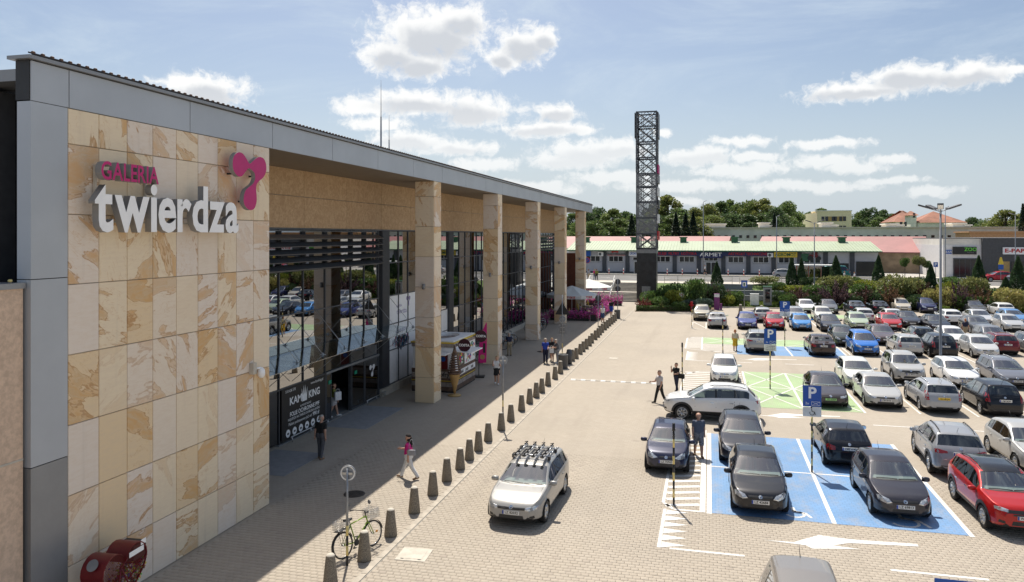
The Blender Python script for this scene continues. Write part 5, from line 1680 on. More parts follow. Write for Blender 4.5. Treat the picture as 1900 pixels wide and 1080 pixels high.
# ------------------------------------------------------------------ bollards and street furniture
def bollard_mat():
    m = mat('exposed_aggregate', (0.24, 0.205, 0.155), 0.9, var=0.0)
    k = NT.__new__(NT); k.t = m.node_tree
    b = P(m)
    tc = k.n('ShaderNodeTexCoord')
    n1 = k.noise(tc.outputs['Object'], 55, 3, 0.6); n2 = k.noise(tc.outputs['Object'], 3, 4)
    c = k.mix(k.smooth(n1, 0.4, 0.6), (0.13, 0.11, 0.085), (0.33, 0.285, 0.22))
    k.l(k.mix(k.math('MULTIPLY', k.smooth(n2, 0.4, 0.8), 0.3), c, (0.16, 0.14, 0.11)), b.inputs['Base Color'])
    bp = k.n('ShaderNodeBump'); bp.inputs['Strength'].default_value = 0.6; bp.inputs['Distance'].default_value = 0.01
    k.l(n1, bp.inputs['Height']); k.l(bp.outputs[0], b.inputs['Normal'])
bollard_mat()
BOL = [(-9.1, 17.15), (-8.97, 18.79), (-8.96, 20.52), (-8.99, 22.42), (-9.0, 24.11), (-9.03, 25.61), (-9.01, 27.04), (-9.04, 28.27), (-9.06, 29.54), (-9.09, 31.04), (-9.04, 32.96), (-9.04, 34.66), (-9.05, 36.82), (-9.05, 38.59), (-9.04, 40.1), (-9.02, 41.42), (-9.08, 43.38), (-9.09, 45.53), (-9.13, 47.46), (-9.24, 52.42), (-9.16, 53.53), (-9.21, 55.56), (-9.21, 56.91), (-9.19, 58.34), (-9.19, 59.98), (-9.27, 61.69), (-9.28, 63.69), (-9.28, 65.28), (-9.34, 66.92), (-9.38, 68.62), (-9.36, 70.51), (-9.36, 72.1), (-9.36, 73.7), (-9.35, 75.3), (-9.35, 76.89), (-9.36, 78.4)]
bol_me = MB().lathe([(0.185, 0.0), (0.188, 0.05), (0.115, 0.75), (0.105, 0.775)], 20).mesh('shaft', M['exposed_aggregate'])
cap_me = MB().lathe([(0.104, 0.7755), (0.085, 0.80), (0.0, 0.805)], 20, caps=False).mesh('cap', M['concrete_light'])
for i, (x, y) in enumerate(BOL):
    extra = ''
    b_ = thing('bollard', '%s tapered concrete bollard along the plaza kerb, counted from the bicycle end' % ORD[i], 'bollard', (x, y, 0), rg.uniform(0, 6), 'concrete bollards along the plaza kerb')
    b_.scale = (1, 1, rg.uniform(0.97, 1.03))
    obj('shaft', bol_me, b_); obj('cap', cap_me, b_)
for i, (x, y, px) in enumerate([(3.4, 89.0, 0), (5.6, 88.4, 0)]):
    b_ = thing('bollard', 'tapered concrete bollard before the charging stations, ' + ('nearer the tower' if i == 0 else 'beside the blue charging sign'), 'bollard', (x, y, 0), 0, 'bollards by the charging stations')
    obj('shaft', bol_me, b_).scale = (1.3, 1.3, 1.3); obj('cap', cap_me, b_).scale = (1.3, 1.3, 1.3)


def litter_bin(x, y, label):
    t = thing('litter_bin', label, 'litter bin', (x, y, 0))
    MB().lathe([(0.30, 0), (0.31, 0.05), (0.32, 0.82), (0.335, 0.85), (0.335, 0.9), (0.27, 0.9), (0.26, 0.6)], 20).build('bin_body', M['dark_grey'], t)
    MB().lathe([(0.26, 0.6), (0.25, 0.605)], 20).build('liner', M['black_plain'], t)
litter_bin(-9.32, 49.38, 'round dark litter bin at the kerb beside the triangular sign')
tag(obj('litter_bin', MB().lathe([(0.2, 0), (0.22, 0.75), (0.19, 0.8), (0.15, 0.98), (0.1, 1.0)], 14).mesh('litter_bin', M['dark_grey'])), 'slim dark litter bin between the round bin and the bollards', 'litter bin').location = (-9.22, 51.04, 0)
litter_bin(-9.4, 80.6, 'dark litter bin at the far end of the bollard row')


def striped_pole(parent, h0, h1, r=0.032, band=0.25):
    n = max(1, int((h1 - h0) / band))
    for j in range(n):
        a = h0 + (h1 - h0) * j / n; b = h0 + (h1 - h0) * (j + 1) / n
        MB().tube((0, 0, a), (0, 0, b - 0.001), r, n=10).build('band', M['black_plain'] if j % 2 == 0 else M['yellow_stripe'], parent)


def round_sign(parent, z, y, r, face, back='galvanised', rz=0.0, name='sign_disc'):
    d = obj(name, MB().lathe([(r, -0.008), (r, 0.008)], 28, axis='Y').mesh(name, M[back]), parent, (0, y, z), (0, 0, rz))
    MB().lathe([(r - 0.03, 0.0085), (r, 0.0085), (r, 0.03), (r - 0.012, 0.03)], 28, axis='Y', caps=False).build('rim', M['galvanised'], d)
    return d

# posts with round signs seen from behind
t = thing('sign_post', 'striped steel post with round road sign seen from behind, leaning bicycle at its foot', 'sign post', (-9.26, 18.37, 0), R(8))
striped_pole(t, 0.0, 1.05); MB().tube((0, 0, 1.05), (0, 0, 2.55), 0.03).build('pole', M['galvanised'], t)
d = round_sign(t, 2.42, 0.06, 0.21, 'red')
MB().lathe([(0.2, -0.0125), (0.165, -0.0125)], 28, axis='Y', caps=False).build('sign_ring', M['white_paint'], d)
MB().box(-0.14, 0.14, -0.05, -0.02, -0.03, 0.03).build('clamp', M['steel'], d)
t = thing('sign_post', 'grey post with round road sign behind the woman in the white top', 'sign post', (-8.98, 33.02, 0.0), R(8))
striped_pole(t, 0.75, 1.6); MB().tube((0, 0, 1.6), (0, 0, 3.25), 0.032).build('pole', M['galvanised'], t)
MB().tube((0, 0, 0.0), (0, 0, 0.75), 0.032).build('pole', M['black_plain'], t)
d = round_sign(t, 3.1, 0.06, 0.2, 'red')
MB().box(-0.14, 0.14, -0.05, -0.02, -0.03, 0.03).build('clamp', M['steel'], d)
t = thing('sign_post', 'post with black triangular, round and square signs seen from behind', 'sign post', (-9.95, 52.4, 0))
striped_pole(t, 0.0, 1.2); MB().tube((0, 0, 1.2), (0, 0, 4.6), 0.033).build('pole', M['galvanised'], t)
MB().prism([(-0.52, 0), (0.52, 0), (0.0, 0.9)], 0.05, 0.065, 'XZ').build('triangle_sign', M['black_plain'], t).location = (0, 0, 3.2)
round_sign(t, 2.9, 0.06, 0.22, 'red')
MB().box(-0.3, 0.3, 0.05, 0.065, 1.85, 2.5).build('square_sign', M['mid_grey'], t)
for z in (2.0, 2.3, 2.9):
    MB().box(-0.15, 0.15, 0.02, 0.048, z - 0.025, z + 0.025).build('clamp', M['steel'], t)
for i, (x, y, h) in enumerate([(-10.1, 71.2, 3.2), (-9.4, 81.0, 4.2)]):
    t = thing('sign_post', ['dark signal post among the people near the flower terrace', 'tall dark sign post at the far bin before the stairs'][i], 'sign post', (x, y, 0))
    MB().tube((0, 0, 0), (0, 0, h), 0.04).build('pole', M['galvanised'], t)
    for j in range(1 + i):
        MB().lathe([(0.3, -0.02), (0.3, 0.02)], 16, axis='Y', c=(0, 0.06, h - 0.35 - 0.75 * j)).build('sign_disc', M['dark_grey'], t)

# bare striped posts
for x, y, h, lb in [(-1.11, 25.09, 2.66, 'thin black and yellow striped post at the tip of the hatched island'), (-1.46, 43.5, 2.75, 'thin striped post behind the white crossover, by the woman on the phone'), (0.97, 58.46, 2.6, 'thin striped post beside the woman in yellow'), (-1.58, 73.8, 2.0, 'thin striped post at the end of the farthest hatched island')]:
    t = thing('striped_pole', lb, 'post', (x, y, 0))
    striped_pole(t, 0.0, h - 0.25, 0.035, 0.26)
    MB().lathe([(0.045, h - 0.25), (0.05, h - 0.2), (0.045, h)], 10).build('cap', M['black_plain'], t)
    MB().lathe([(0.09, 0.012), (0.09, 0.03)], 12).build('foot_plate', M['galvanised'], t)


def p_sign(x, y, z0, w, label, lower, text2='2x', hz=0.62, rz=0.0, h2=0.36):
    """Blue parking sign with a plate under it, on a striped post."""
    t = thing('parking_sign', label, 'parking sign', (x, y, 0), rz)
    striped_pole(t, 0.0, z0 - h2 - 0.02, 0.034, 0.24)
    MB().tube((0, 0.02, z0 - h2), (0, 0.02, z0 + hz + 0.12), 0.03).build('pole', M['galvanised'], t)
    s_ = MB().box(-w / 2, w / 2, -0.045, -0.03, z0 + 0.005, z0 + hz + 0.16).build('sign_board', M['sign_blue'], t, bevel=0.01)
    obj('letter', text_mesh('P', hz * 0.92, M['white_plain'], 0.002, 0.016), s_, (0, -0.05, z0 + hz * 0.80), ROT_NEGY)
    obj('lettering', text_mesh(text2, 0.13, M['white_plain'], 0.002), s_, (-w * 0.27, -0.05, z0 + 0.12), ROT_NEGY)
    mb = MB()
    x0, x1, za, zb = -0.02, w / 2 - 0.05, z0 + 0.05, z0 + 0.19
    for (a, b), (c, d) in (((x0, za), (x1, za)), ((x1, za), (x1, zb)), ((x1, zb), (x0, zb)), ((x0, zb), (x0, za)), ((x0, za), (x1, zb)), ((x0, zb), (x1, za))):
        mb.tube((a, -0.05, b), (c, -0.05, d), 0.007, n=4)
    mb.build('bay_symbol', M['white_plain'], s_)
    p2 = MB().box(-w / 2, w / 2, -0.045, -0.03, z0 - h2, z0 - 0.01).build('plate', M['white_paint'], t)
    if lower == 'chair':
        mb = MB()
        cx, cz = -0.0, z0 - h2 * 0.62
        for i in range(12):
            a0, a1 = R(150 + i * 20), R(150 + (i + 1) * 20)
            mb.tube((cx + 0.08 * math.cos(a0), -0.05, cz + 0.08 * math.sin(a0)), (cx + 0.08 * math.cos(a1), -0.05, cz + 0.08 * math.sin(a1)), 0.009, n=5)
        mb.tube((cx - 0.02, -0.05, cz + 0.16), (cx, -0.05, cz + 0.05), 0.012, n=5).tube((cx, -0.05, cz + 0.05), (cx + 0.08, -0.05, cz + 0.04), 0.01, n=5).tube((cx + 0.08, -0.05, cz + 0.04), (cx + 0.12, -0.05, cz - 0.07), 0.01, n=5)
        mb.lathe([(0.028, -0.055), (0.028, -0.046)], 10, axis='Y', c=(cx - 0.025, 0, cz + 0.2))
        mb.build('wheelchair_symbol', M['black_plain'], p2)
    else:
        for j, s in enumerate(('Miejsca', 'przeznaczone dla aut', 'elektrycznych')):
            obj('lettering', text_mesh(s, 0.075, M['black_plain'], 0.002, width=w * 0.75), p2, (0, -0.05, z0 - 0.1 - j * 0.1), ROT_NEGY)
p_sign(3.66, 29.9, 2.42, 0.64, 'blue parking sign with wheelchair plate on a striped post between the blue bays', 'chair')
p_sign(3.35, 45.55, 2.55, 0.66, 'blue parking sign with white text plate on a striped post at the green bays', 'text', hz=0.72, h2=0.38)
p_sign(5.75, 63.3, 2.75, 0.75, 'far blue parking sign with wheelchair plate beside the red car', 'chair', hz=0.66)
# top edge of a sign standing just below the frame
p_sign(4.05, 14.5, 2.05, 0.62, 'blue parking sign cut by the lower edge of the picture', 'chair')

# lamp posts
mat('lamp_grey', (0.20, 0.215, 0.24), 0.5, var=0.1)
def lamp_post(x, y, h, label, heads, z=0.0, s=1.0):
    t = thing('lamp_post', label, 'lamp post', (x, y, z))
    MB().lathe([(0.11 * s, 0), (0.11 * s, 0.9), (0.085 * s, 0.95), (0.06 * s, h)], 12).build('pole', M['lamp_grey'], t)
    MB().lathe([(0.2 * s, 0.0), (0.2 * s, 0.03)], 12).build('base_plate', M['galvanised'], t)
    for a in heads:
        ca, sa = math.cos(R(a)), math.sin(R(a))
        arm = MB().tube((0, 0, h - 0.1), (0.5 * s * ca, 0.5 * s * sa, h + 0.06), 0.03 * s, n=8).build('arm', M['galvanised'], t)
        l_ = MB().box(-0.1 * s, 0.75 * s, -0.17 * s, 0.17 * s, -0.05, 0.05).build('lamp_head', M['dark_grey'], t, bevel=0.02)
        l_.location = (0.5 * s * ca, 0.5 * s * sa, h + 0.09); l_.rotation_euler = (0, R(-18), R(a))
        MB().box(0.0, 0.7 * s, -0.14 * s, 0.14 * s, -0.058, -0.051).build('lens', M['white_plain'], l_)
lamp_post(13.69, 51.62, 10.3, 'tall galvanised lamp post with four flood heads among the parked cars', (15, 110, 165, 255))
lamp_post(wx(1511, 104), 104, wz(1511, 413, 104) - 1.5, 'slimmer lamp post with two heads rising from the shrubs by the shop row', (0, 180), 1.5, 0.9)
for px, py, Y, lb in ((1305, 375, 130, 'plain tall pole before the dark blue shop sign'), (1441, 402, 130, 'plain tall pole beside the yellow shop sign'), (1754, 386, 128, 'slim street pole beside the pale pet shop')):
    t = thing('street_pole', lb, 'pole', (wx(px, Y), Y, UP))
    MB().tube((0, 0, 0), (0, 0, wz(px, py, Y) - UP), 0.09, 0.05).build('pole', M['galvanised'], t)
    MB().tube((0, 0, wz(px, py, Y) - UP), (0.5, 0, wz(px, py, Y) - UP + 0.25), 0.04).build('arm', M['galvanised'], t)
lamp_post(wx(1884, 120), 120, wz(1884, 398, 120) - UP, 'street lamp before the red lettered shop', (200,), UP, 0.8)

# charging stations, cabinets, small signs behind the lot
t = thing('charging_station', 'tall grey charging station with dark screen on the grass bank', 'charging station', (wx(1424, 98), 98, 0.2))
MB().box(-0.48, 0.48, -0.35, 0.35, 0, 2.25).build('housing', M['mid_grey'], t, bevel=0.06)
MB().box(-0.28, 0.28, -0.37, -0.352, 0.4, 2.0).build('screen', M['glass_dark'], t)
MB().box(-0.52, 0.52, -0.4, 0.4, 2.25, 2.36).build('cap', M['green_box'], t)
t = thing('charging_post', 'purple charging post at the kerb beside the purple shrub', 'charging station', (wx(1330, 93), 93, 0))
MB().box(-0.32, 0.32, -0.2, 0.2, 0, 1.9).build('housing', mat('purple', (0.20, 0.03, 0.17), 0.45), t, bevel=0.03)
MB().box(-0.3, 0.3, -0.215, -0.201, 1.5, 1.85).build('screen', M['white_paint'], t)
MB().box(0.35, 0.6, -0.15, 0.15, 0, 0.75).build('socket_box', M['purple'], t)
tag(MB().box(-0.5, 0.5, -0.25, 0.25, 0, 1.35).box(-0.52, 0.52, -0.27, 0.27, 1.35, 1.42).build('power_cabinet', M['white_paint'], None, (wx(1400, 98), 98, 0.2)), 'white power cabinet on the grass beside the charging station', 'cabinet')
t = thing('charging_sign', 'blue charging point sign on a grey pole behind the blue hatchback', 'road sign', (wx(1381, 95), 95, 0))
MB().tube((0, 0, 0), (0, 0, 3.4), 0.035).build('pole', M['galvanised'], t)
MB().box(-0.36, 0.36, -0.05, -0.036, 2.55, 3.4).build('sign_board', M['sign_blue'], t)
MB().box(-0.2, 0.2, -0.06, -0.051, 2.7, 3.2).build('pictogram', M['white_plain'], t)
MB().box(-0.1, 0.08, -0.068, -0.061, 2.75, 3.1).build('pump_symbol', M['green_box'], t)
t = thing('hydrant', 'red and grey hydrant at the bed corner behind the beige car', 'hydrant', (wx(1283, 90), 90, 0))
MB().lathe([(0.14, 0), (0.12, 0.1), (0.12, 0.9), (0.17, 0.95), (0.17, 1.1), (0.06, 1.2)], 12).build('barrel', M['red'], t)
MB().tube((-0.28, 0, 0.75), (0.28, 0, 0.75), 0.08).build('outlet', M['red'], t)
t = thing('hydrant_sign', 'small white sign with red symbol in the tower bed', 'road sign', (wx(1265, 92), 92, 0))
MB().tube((0, 0, 0), (0, 0, 2.0), 0.03).build('pole', M['galvanised'], t)
MB().box(-0.26, 0.26, -0.05, -0.036, 1.5, 2.0).build('sign_board', M['white_plain'], t)
obj('letter', text_mesh('H', 0.4, M['red'], 0.002, 0.01), t, (0, -0.055, 1.75), ROT_NEGY)
t = thing('no_parking_sign', 'round blue and red no stopping sign on the plaza beyond the last pillar', 'road sign', (wx(1091, 100), 99.5, 0))
zc = wz(1091, 483, 99.5)
MB().tube((0, 0, 0), (0, 0, zc + 0.4), 0.035).build('pole', M['galvanised'], t)
d = MB().lathe([(0.38, -0.06), (0.38, -0.04)], 24, axis='Y', c=(0, 0, zc)).build('sign_disc', M['sign_blue'], t)
MB().tube((-0.24, -0.07, zc - 0.24), (0.24, -0.07, zc + 0.24), 0.035, n=6).build('bar', M['red'], d)
MB().lathe([(0.39, -0.07), (0.32, -0.07)], 24, axis='Y', c=(0, 0, zc), caps=False).build('red_ring', M['red'], d)
for px, Y, lb in ((1736, 122, 'blue parking sign beside the pale shop wall'),):
    t = thing('parking_sign', lb, 'parking sign', (wx(px, Y), Y, UP))
    MB().tube((0, 0, 0), (0, 0, 2.5), 0.035).build('pole', M['galvanised'], t)
    zc = wz(px, 491, Y) - UP
    MB().box(-0.3, 0.3, -0.05, -0.036, zc - 0.35, zc + 0.35).build('sign_board', M['sign_blue'], t)
    obj('letter', text_mesh('P', 0.6, M['white_plain'], 0.002, 0.015), t, (0, -0.055, zc), ROT_NEGY)
t = thing('crossing_sign', 'yellow topped blue crossing sign before the red car by the shops', 'road sign', (wx(1857, 118), 118, UP))
MB().tube((0, 0, 0), (0, 0, 2.6), 0.035).build('pole', M['galvanised'], t)
MB().prism([(-0.35, 2.6), (0.35, 2.6), (0.1, 3.6), (-0.1, 3.6)], -0.05, -0.036, 'XZ').build('yellow_board', M['yellow'], t)
MB().box(-0.33, 0.33, -0.05, -0.036, 1.9, 2.58).build('blue_board', M['sign_blue'], t)
# ticket shelter (bus stop) in front of the shop row
t = thing('bus_shelter', 'glazed bus shelter with brown posts before the green roofed row', 'bus shelter', (wx(1510, 112), 112.5, UP))
for x in (-2.2, -0.6, 1.0, 2.6):
    MB().box(x - 0.06, x + 0.06, -0.06, 0.06, 0, 2.4).build('post', M['copper'], t)
MB().box(-2.6, 3.0, -0.8, 1.0, 2.4, 2.55).build('roof', M['white_paint'], t)
for x in (-2.1, -0.5, 1.1):
    MB().box(x, x + 1.42, -0.01, 0.01, 0.3, 2.3).build('pane', M['shop_glass'], t)
MB().box(-1.9, 2.2, 0.05, 0.4, 0.42, 0.5).build('bench', M['wood_grey'], t)
# low grey ramp walls on the bank behind the tower bed
for i, (x0, x1, y0, z0) in enumerate(((-2.0, 5.5, 104.6, 1.7), (1.5, 9.0, 101.6, 1.1), (3.0, 8.5, 99.6, 0.6))):
    tag(MB().box(x0, x1, y0, y0 + 0.3, 0.2, z0 + 0.55).box(x0 - 0.1, x1 + 0.1, y0 - 0.05, y0 + 0.35, z0 + 0.55, z0 + 0.65).build('ramp_wall', M['mid_grey']), '%s low grey ramp wall on the bank behind the tower bed' % ['uppermost', 'middle', 'lowest'][i], 'wall', 'ramp walls')
for i, (x0, x1, y) in enumerate(((-6, 3, 107.4), (4, 14, 108.0))):
    t = thing('guard_railing', ['pale street railing above the tower bed', 'pale street railing above the ramp walls'][i], 'railing', (x0, y, UP))
    MB().tube((0, 0, 1.0), (x1 - x0, 0, 1.0), 0.035, n=6).build('top_rail', M['concrete_light'], t)
    MB().tube((0, 0, 0.5), (x1 - x0, 0, 0.5), 0.03, n=6).build('mid_rail', M['concrete_light'], t)
    for j in range(int((x1 - x0) / 1.8) + 1):
        MB().tube((j * 1.8, 0, 0), (j * 1.8, 0, 1.0), 0.035, n=6).build('post', M['concrete_light'], t)

# ------------------------------------------------------------------ kiosk and its things
kk = thing('food_kiosk', 'brown and white food kiosk with awning beside the first pillar', 'kiosk', (-15.2, 40.0, 0))
KX0, KX1, KY0, KY1 = -1.0, 1.5, 0.0, 4.0
for i in range(5):                                   # wide boards round the body
    z0 = 0.08 + i * 0.24 if i < 4 else 1.06
    z1 = z0 + 0.23
    for (xa, xb_, ya, yb) in ((KX0, KX1, KY0, KY0 + 0.05), (KX1 - 0.05, KX1, KY0 + 0.051, KY1), (KX0, KX0 + 0.05, KY0 + 0.051, KY1), (KX0 + 0.051, KX1 - 0.051, KY1 - 0.05, KY1)):
        MB().box(xa, xb_, ya, yb, z0, z1).build('board', M['wood_dark'] if (i + int(ya * 3)) % 2 == 0 else M['wood_grey'], kk)
MB().box(KX0 + 0.02, KX1 - 0.02, KY0 + 0.02, KY1 - 0.02, 0.0, 0.08).build('base', M['black_plastic'], kk)
MB().box(KX0 + 0.052, KX1 - 0.052, KY0 + 0.052, KY1 - 0.052, 0.08, 2.5).build('core', M['white_plain'], kk)
MB().box(KX1 + 0.0, KX1 + 0.02, KY0 + 0.1, KY1 - 0.05, 0.62, 0.66).build('yellow_trim', M['yellow'], kk)
MB().box(KX0, KX1 - 0.05, KY0 - 0.02, KY0 - 0.001, 0.62, 0.66).build('yellow_trim', M['yellow'], kk)
lb_ = MB().box(KX1 + 0.0, KX1 + 0.025, KY0 + 0.05, KY1 - 0.1, 0.82, 1.12).build('name_board', M['white_plain'], kk)
for s, y in (('zapiekanki', 1.1), ('gofry', 2.3), ('lody', 3.3)):
    obj('lettering', text_mesh(s, 0.26, M['black_plain'], 0.002, 0.006), lb_, (KX1 + 0.028, y, 0.97), ROT_POSX)
lb2 = MB().box(KX0 + 0.2, KX1 - 0.1, KY0 - 0.025, KY0 - 0.001, 0.82, 1.16).build('name_board', M['wood_grey'], kk)
obj('lettering', text_mesh('gofry', 0.34, M['black_plain'], 0.002, 0.006), lb2, (0.9, KY0 - 0.028, 0.99), ROT_NEGY)
for (xa, xb_, ya, yb) in ((KX1 - 0.045, KX1 + 0.012, KY0 + 0.1, KY0 + 0.22), (KX1 - 0.045, KX1 + 0.012, KY0 + 1.9, KY0 + 2.0)):
    MB().box(xa, xb_, ya, yb, 1.3, 2.2).build('window_post', M['white_plain'], kk)
w_ = MB().box(KX1 - 0.04, KX1 + 0.005, KY0 + 0.23, KY0 + 1.89, 1.3, 2.2).build('serving_hatch', M['shop_dark'], kk)
ad_c = [M['yellow'], M['red'], M['sign_blue'], M['exit_green'], M['magenta_flag'], M['white_plain'], M['ochre']]
rr_ = random.Random(8)
mb = MB()
for i in range(46):
    y = KY0 + 2.05 + rr_.random() * 1.7; z = 1.35 + rr_.random() * 1.0
    mb.box(KX1 + 0.013, KX1 + 0.016 + i * 0.0002, y, y + 0.08 + 0.12 * rr_.random(), z, z + 0.08 + 0.1 * rr_.random(), rr_.randrange(7))
MB().box(KX1 - 0.03, KX1 + 0.012, KY0 + 2.01, KY1 - 0.06, 1.3, 2.5).build('menu_board', M['white_plain'], kk)
mb.build('menu_print', ad_c, kk)['kind'] = 'stuff'
mb = MB()
for i in range(22):
    y = KY0 + 0.3 + rr_.random() * 1.3; z = 1.35 + rr_.random() * 0.6
    mb.box(KX1 + 0.006, KX1 + 0.009 + i * 0.0002, y, y + 0.1 + 0.12 * rr_.random(), z, z + 0.12, rr_.randrange(7))
mb.build('hatch_print', ad_c, kk)['kind'] = 'stuff'
MB().box(KX1 - 0.9, KX1 - 0.35, KY0 - 0.012, KY0 - 0.001, 1.3, 2.1).build('poster', M['dark_red'], kk)
MB().lathe([(0.14, -0.016), (0.14, -0.013)], 16, axis='Y', c=(KX1 - 0.62, 0, 1.85)).build('poster_disc', M['sign_blue'], kk)
aw = MB()
aw.add([(KX1, KY0 + 0.1, 2.32), (KX1 + 1.0, KY0 + 0.1, 2.25), (KX1 + 1.0, KY0 + 2.2, 2.25), (KX1, KY0 + 2.2, 2.32), (KX1, KY0 + 0.1, 2.27), (KX1 + 1.0, KY0 + 0.1, 2.2), (KX1 + 1.0, KY0 + 2.2, 2.2), (KX1, KY0 + 2.2, 2.27)], [(0, 1, 2, 3), (7, 6, 5, 4), (0, 4, 5, 1), (1, 5, 6, 2), (2, 6, 7, 3), (3, 7, 4, 0)])
aw.build('awning', M['white_plain'], kk)
MB().box(KX1 - 1.6, KX1 - 0.2, KY0 - 0.9, KY0, 2.18, 2.23).build('awning', M['white_plain'], kk)
MB().box(KX0, KX1, KY0, KY1, 2.5, 2.72).build('upper_band', M['wood_grey'], kk)
for (xa, xb_, ya, yb) in ((KX0 - 0.04, KX1 + 0.04, KY0 - 0.04, KY0 - 0.002), (KX1 + 0.002, KX1 + 0.04, KY0, KY1)):
    MB().box(xa, xb_, ya, yb, 2.72, 2.80).build('yellow_trim', M['yellow'], kk)
rim = MB()
for i in range(24):
    a0, a1 = 2 * math.pi * i / 24, 2 * math.pi * (i + 1) / 24
    def ring(a, f):
        ca, sa = math.cos(a), math.sin(a)
        m_ = max(abs(ca), abs(sa))
        sq = (ca / m_ * 1.22 + 0.25, sa / m_ * 1.96 + 2.0)
        el = (ca * 0.8 + 0.25, sa * 1.35 + 2.0)
        return sq if f else el
    p0, p1, q1, q0 = ring(a0, 1), ring(a1, 1), ring(a1, 0), ring(a0, 0)
    rim.add([(*p0, 2.86), (*p1, 2.86), (*q1, 2.90), (*q0, 2.90)], [(0, 1, 2, 3)])
    rim.add([(*q0, 2.90), (*q1, 2.90), (*q1, 2.55), (*q0, 2.55)], [(0, 1, 2, 3)])
    rim.add([(*p0, 2.86), (*p0, 2.73), (*p1, 2.73), (*p1, 2.86)], [(0, 1, 2, 3)])
rim.build('roof_rim', M['white_plain'], kk)
for y, z in ((0.35, 2.62), (3.55, 2.72)):
    d = MB().lathe([(0.36, -0.04), (0.36, 0.04)], 24, axis='Y', c=(KX1 + 0.5, y, z)).build('round_sign', mat('costa_brown', (0.05, 0.008, 0.018), 0.4), kk)
    MB().tube((KX1, y, z), (KX1 + 0.16, y, z), 0.03).build('arm', M['black_plain'], d)
    obj('lettering', text_mesh('COSTA', 0.19, M['white_plain'], 0.002, 0.008), d, (KX1 + 0.5, y - 0.045, z), ROT_NEGY)
# giant ice cream cone
ic = thing('ice_cream_cone', 'giant model ice cream cone with dark striped swirl before the kiosk', 'display cone', (-13.42, 39.33, 0))
MB().lathe([(0.36, 0.012), (0.36, 0.06), (0.1, 0.1), (0.06, 0.12)], 20).build('base', M['ochre'], ic)
cone = MB().lathe([(0.05, 0.12), (0.10, 0.4), (0.30, 1.15), (0.32, 1.25)], 18).build('wafer', mat('wafer', (0.50, 0.30, 0.11), 0.7, var=0.15), ic)
pts = []
for i in range(9):
    z = 1.2 + i * 0.125; r = 0.40 - i * 0.028
    MB().lathe([(r * 0.86, z), (r, z + 0.05), (r * 0.98, z + 0.09), (r * 0.8, z + 0.124)], 18).build('swirl', M['wood_dark'] if i % 1 == 0 else M['white_plain'], ic)
    if 0 < i < 8:
        MB().tube((-r * 0.6, -r * 0.80, z + 0.04), (r * 0.75, -r * 0.72, z + 0.12), 0.025, n=6).build('cream_stripe', M['white_plain'], ic)
MB().lathe([(0.14, 2.32), (0.10, 2.45), (0.03, 2.75)], 12).build('swirl_tip', M['wood_dark'], ic)
# pink feather flag
fl = thing('feather_flag', 'tall pink feather flag on a black foot beside the kiosk', 'flag', (-13.75, 44.9, 0), R(10))
MB().box(-0.35, 0.35, -0.3, 0.3, 0.012, 0.1).build('foot', M['black_plain'], fl)
MB().tube((0, 0, 0.1), (0, 0, 1.0), 0.025).build('pole', M['black_plain'], fl)
MB().prism([(-0.05, 0.86), (0.46, 0.90), (0.50, 2.0), (0.50, 3.3), (0.46, 3.4), (0.22, 2.85), (0.04, 2.1)], -0.012, 0.012, 'XZ').build('cloth', M['magenta_flag'], fl)
mb = MB()
mb.lathe([(0.15, -0.016), (0.15, -0.013)], 16, axis='Y', c=(0.22, 0, 1.25), mi=1).box(0.26, 0.40, -0.017, -0.013, 1.5, 2.1, 0).box(0.28, 0.44, -0.0165, -0.013, 2.25, 2.4, 1)
mb.build('print', [M['black_plain'], M['ochre']], fl)

# ------------------------------------------------------------------ terrace: umbrellas, planters, tables
def umbrella(x, y, r, h, label):
    t = thing('parasol', label, 'parasol', (x, y, 0), R(8), 'white parasols on the terrace')
    MB().box(-0.4, 0.4, -0.4, 0.4, 0.0, 0.1).build('foot', M['concrete'], t)
    MB().tube((0, 0, 0.1), (0, 0, h + 0.9), 0.04).build('pole', M['white_paint'], t)
    mat_ = M['canvas']
    mb = MB(); n = 8
    c = [(r * math.cos(R(22.5 + 45 * i)), r * math.sin(R(22.5 + 45 * i)), h) for i in range(n)]
    for i in range(n):
        a, b = c[i], c[(i + 1) % n]
        mid = ((a[0] + b[0]) / 2 * 0.5, (a[1] + b[1]) / 2 * 0.5, h + 0.42)
        mb.add([a, b, (0, 0, h + 0.95), mid], [(0, 1, 3), (1, 2, 3), (2, 0, 3)])
    cn = mb.build('canopy', mat_, t)
    for i in range(n):
        a, b = c[i], c[(i + 1) % n]
        MB().add([a, b, (b[0], b[1], h - 0.32), (a[0], a[1], h - 0.32)], [(0, 3, 2, 1)]).build('valance', mat_, cn)
    ap = r * math.cos(R(22.5)) + 0.01
    for ang in (-90, -45):
        o = obj('lettering', text_mesh('TYSKIE', 0.3, M['red'], 0.001, 0.01), cn, (ap * math.cos(R(ang)), ap * math.sin(R(ang)), h - 0.16), (R(90), 0, R(ang + 90)))
    for i in range(n):
        MB().tube((0, 0, h + 0.85), c[i], 0.012, n=5).build('rib', M['white_paint'], t)
mat('canvas', (0.68, 0.70, 0.68), 0.8, var=0.04)
umbrella(wx(1061, 82), 82, 2.9, 2.35, 'cream parasol nearer the camera on the flower terrace')
umbrella(wx(1092, 92), 92, 2.9, 2.55, 'cream parasol nearer the stairs on the flower terrace')
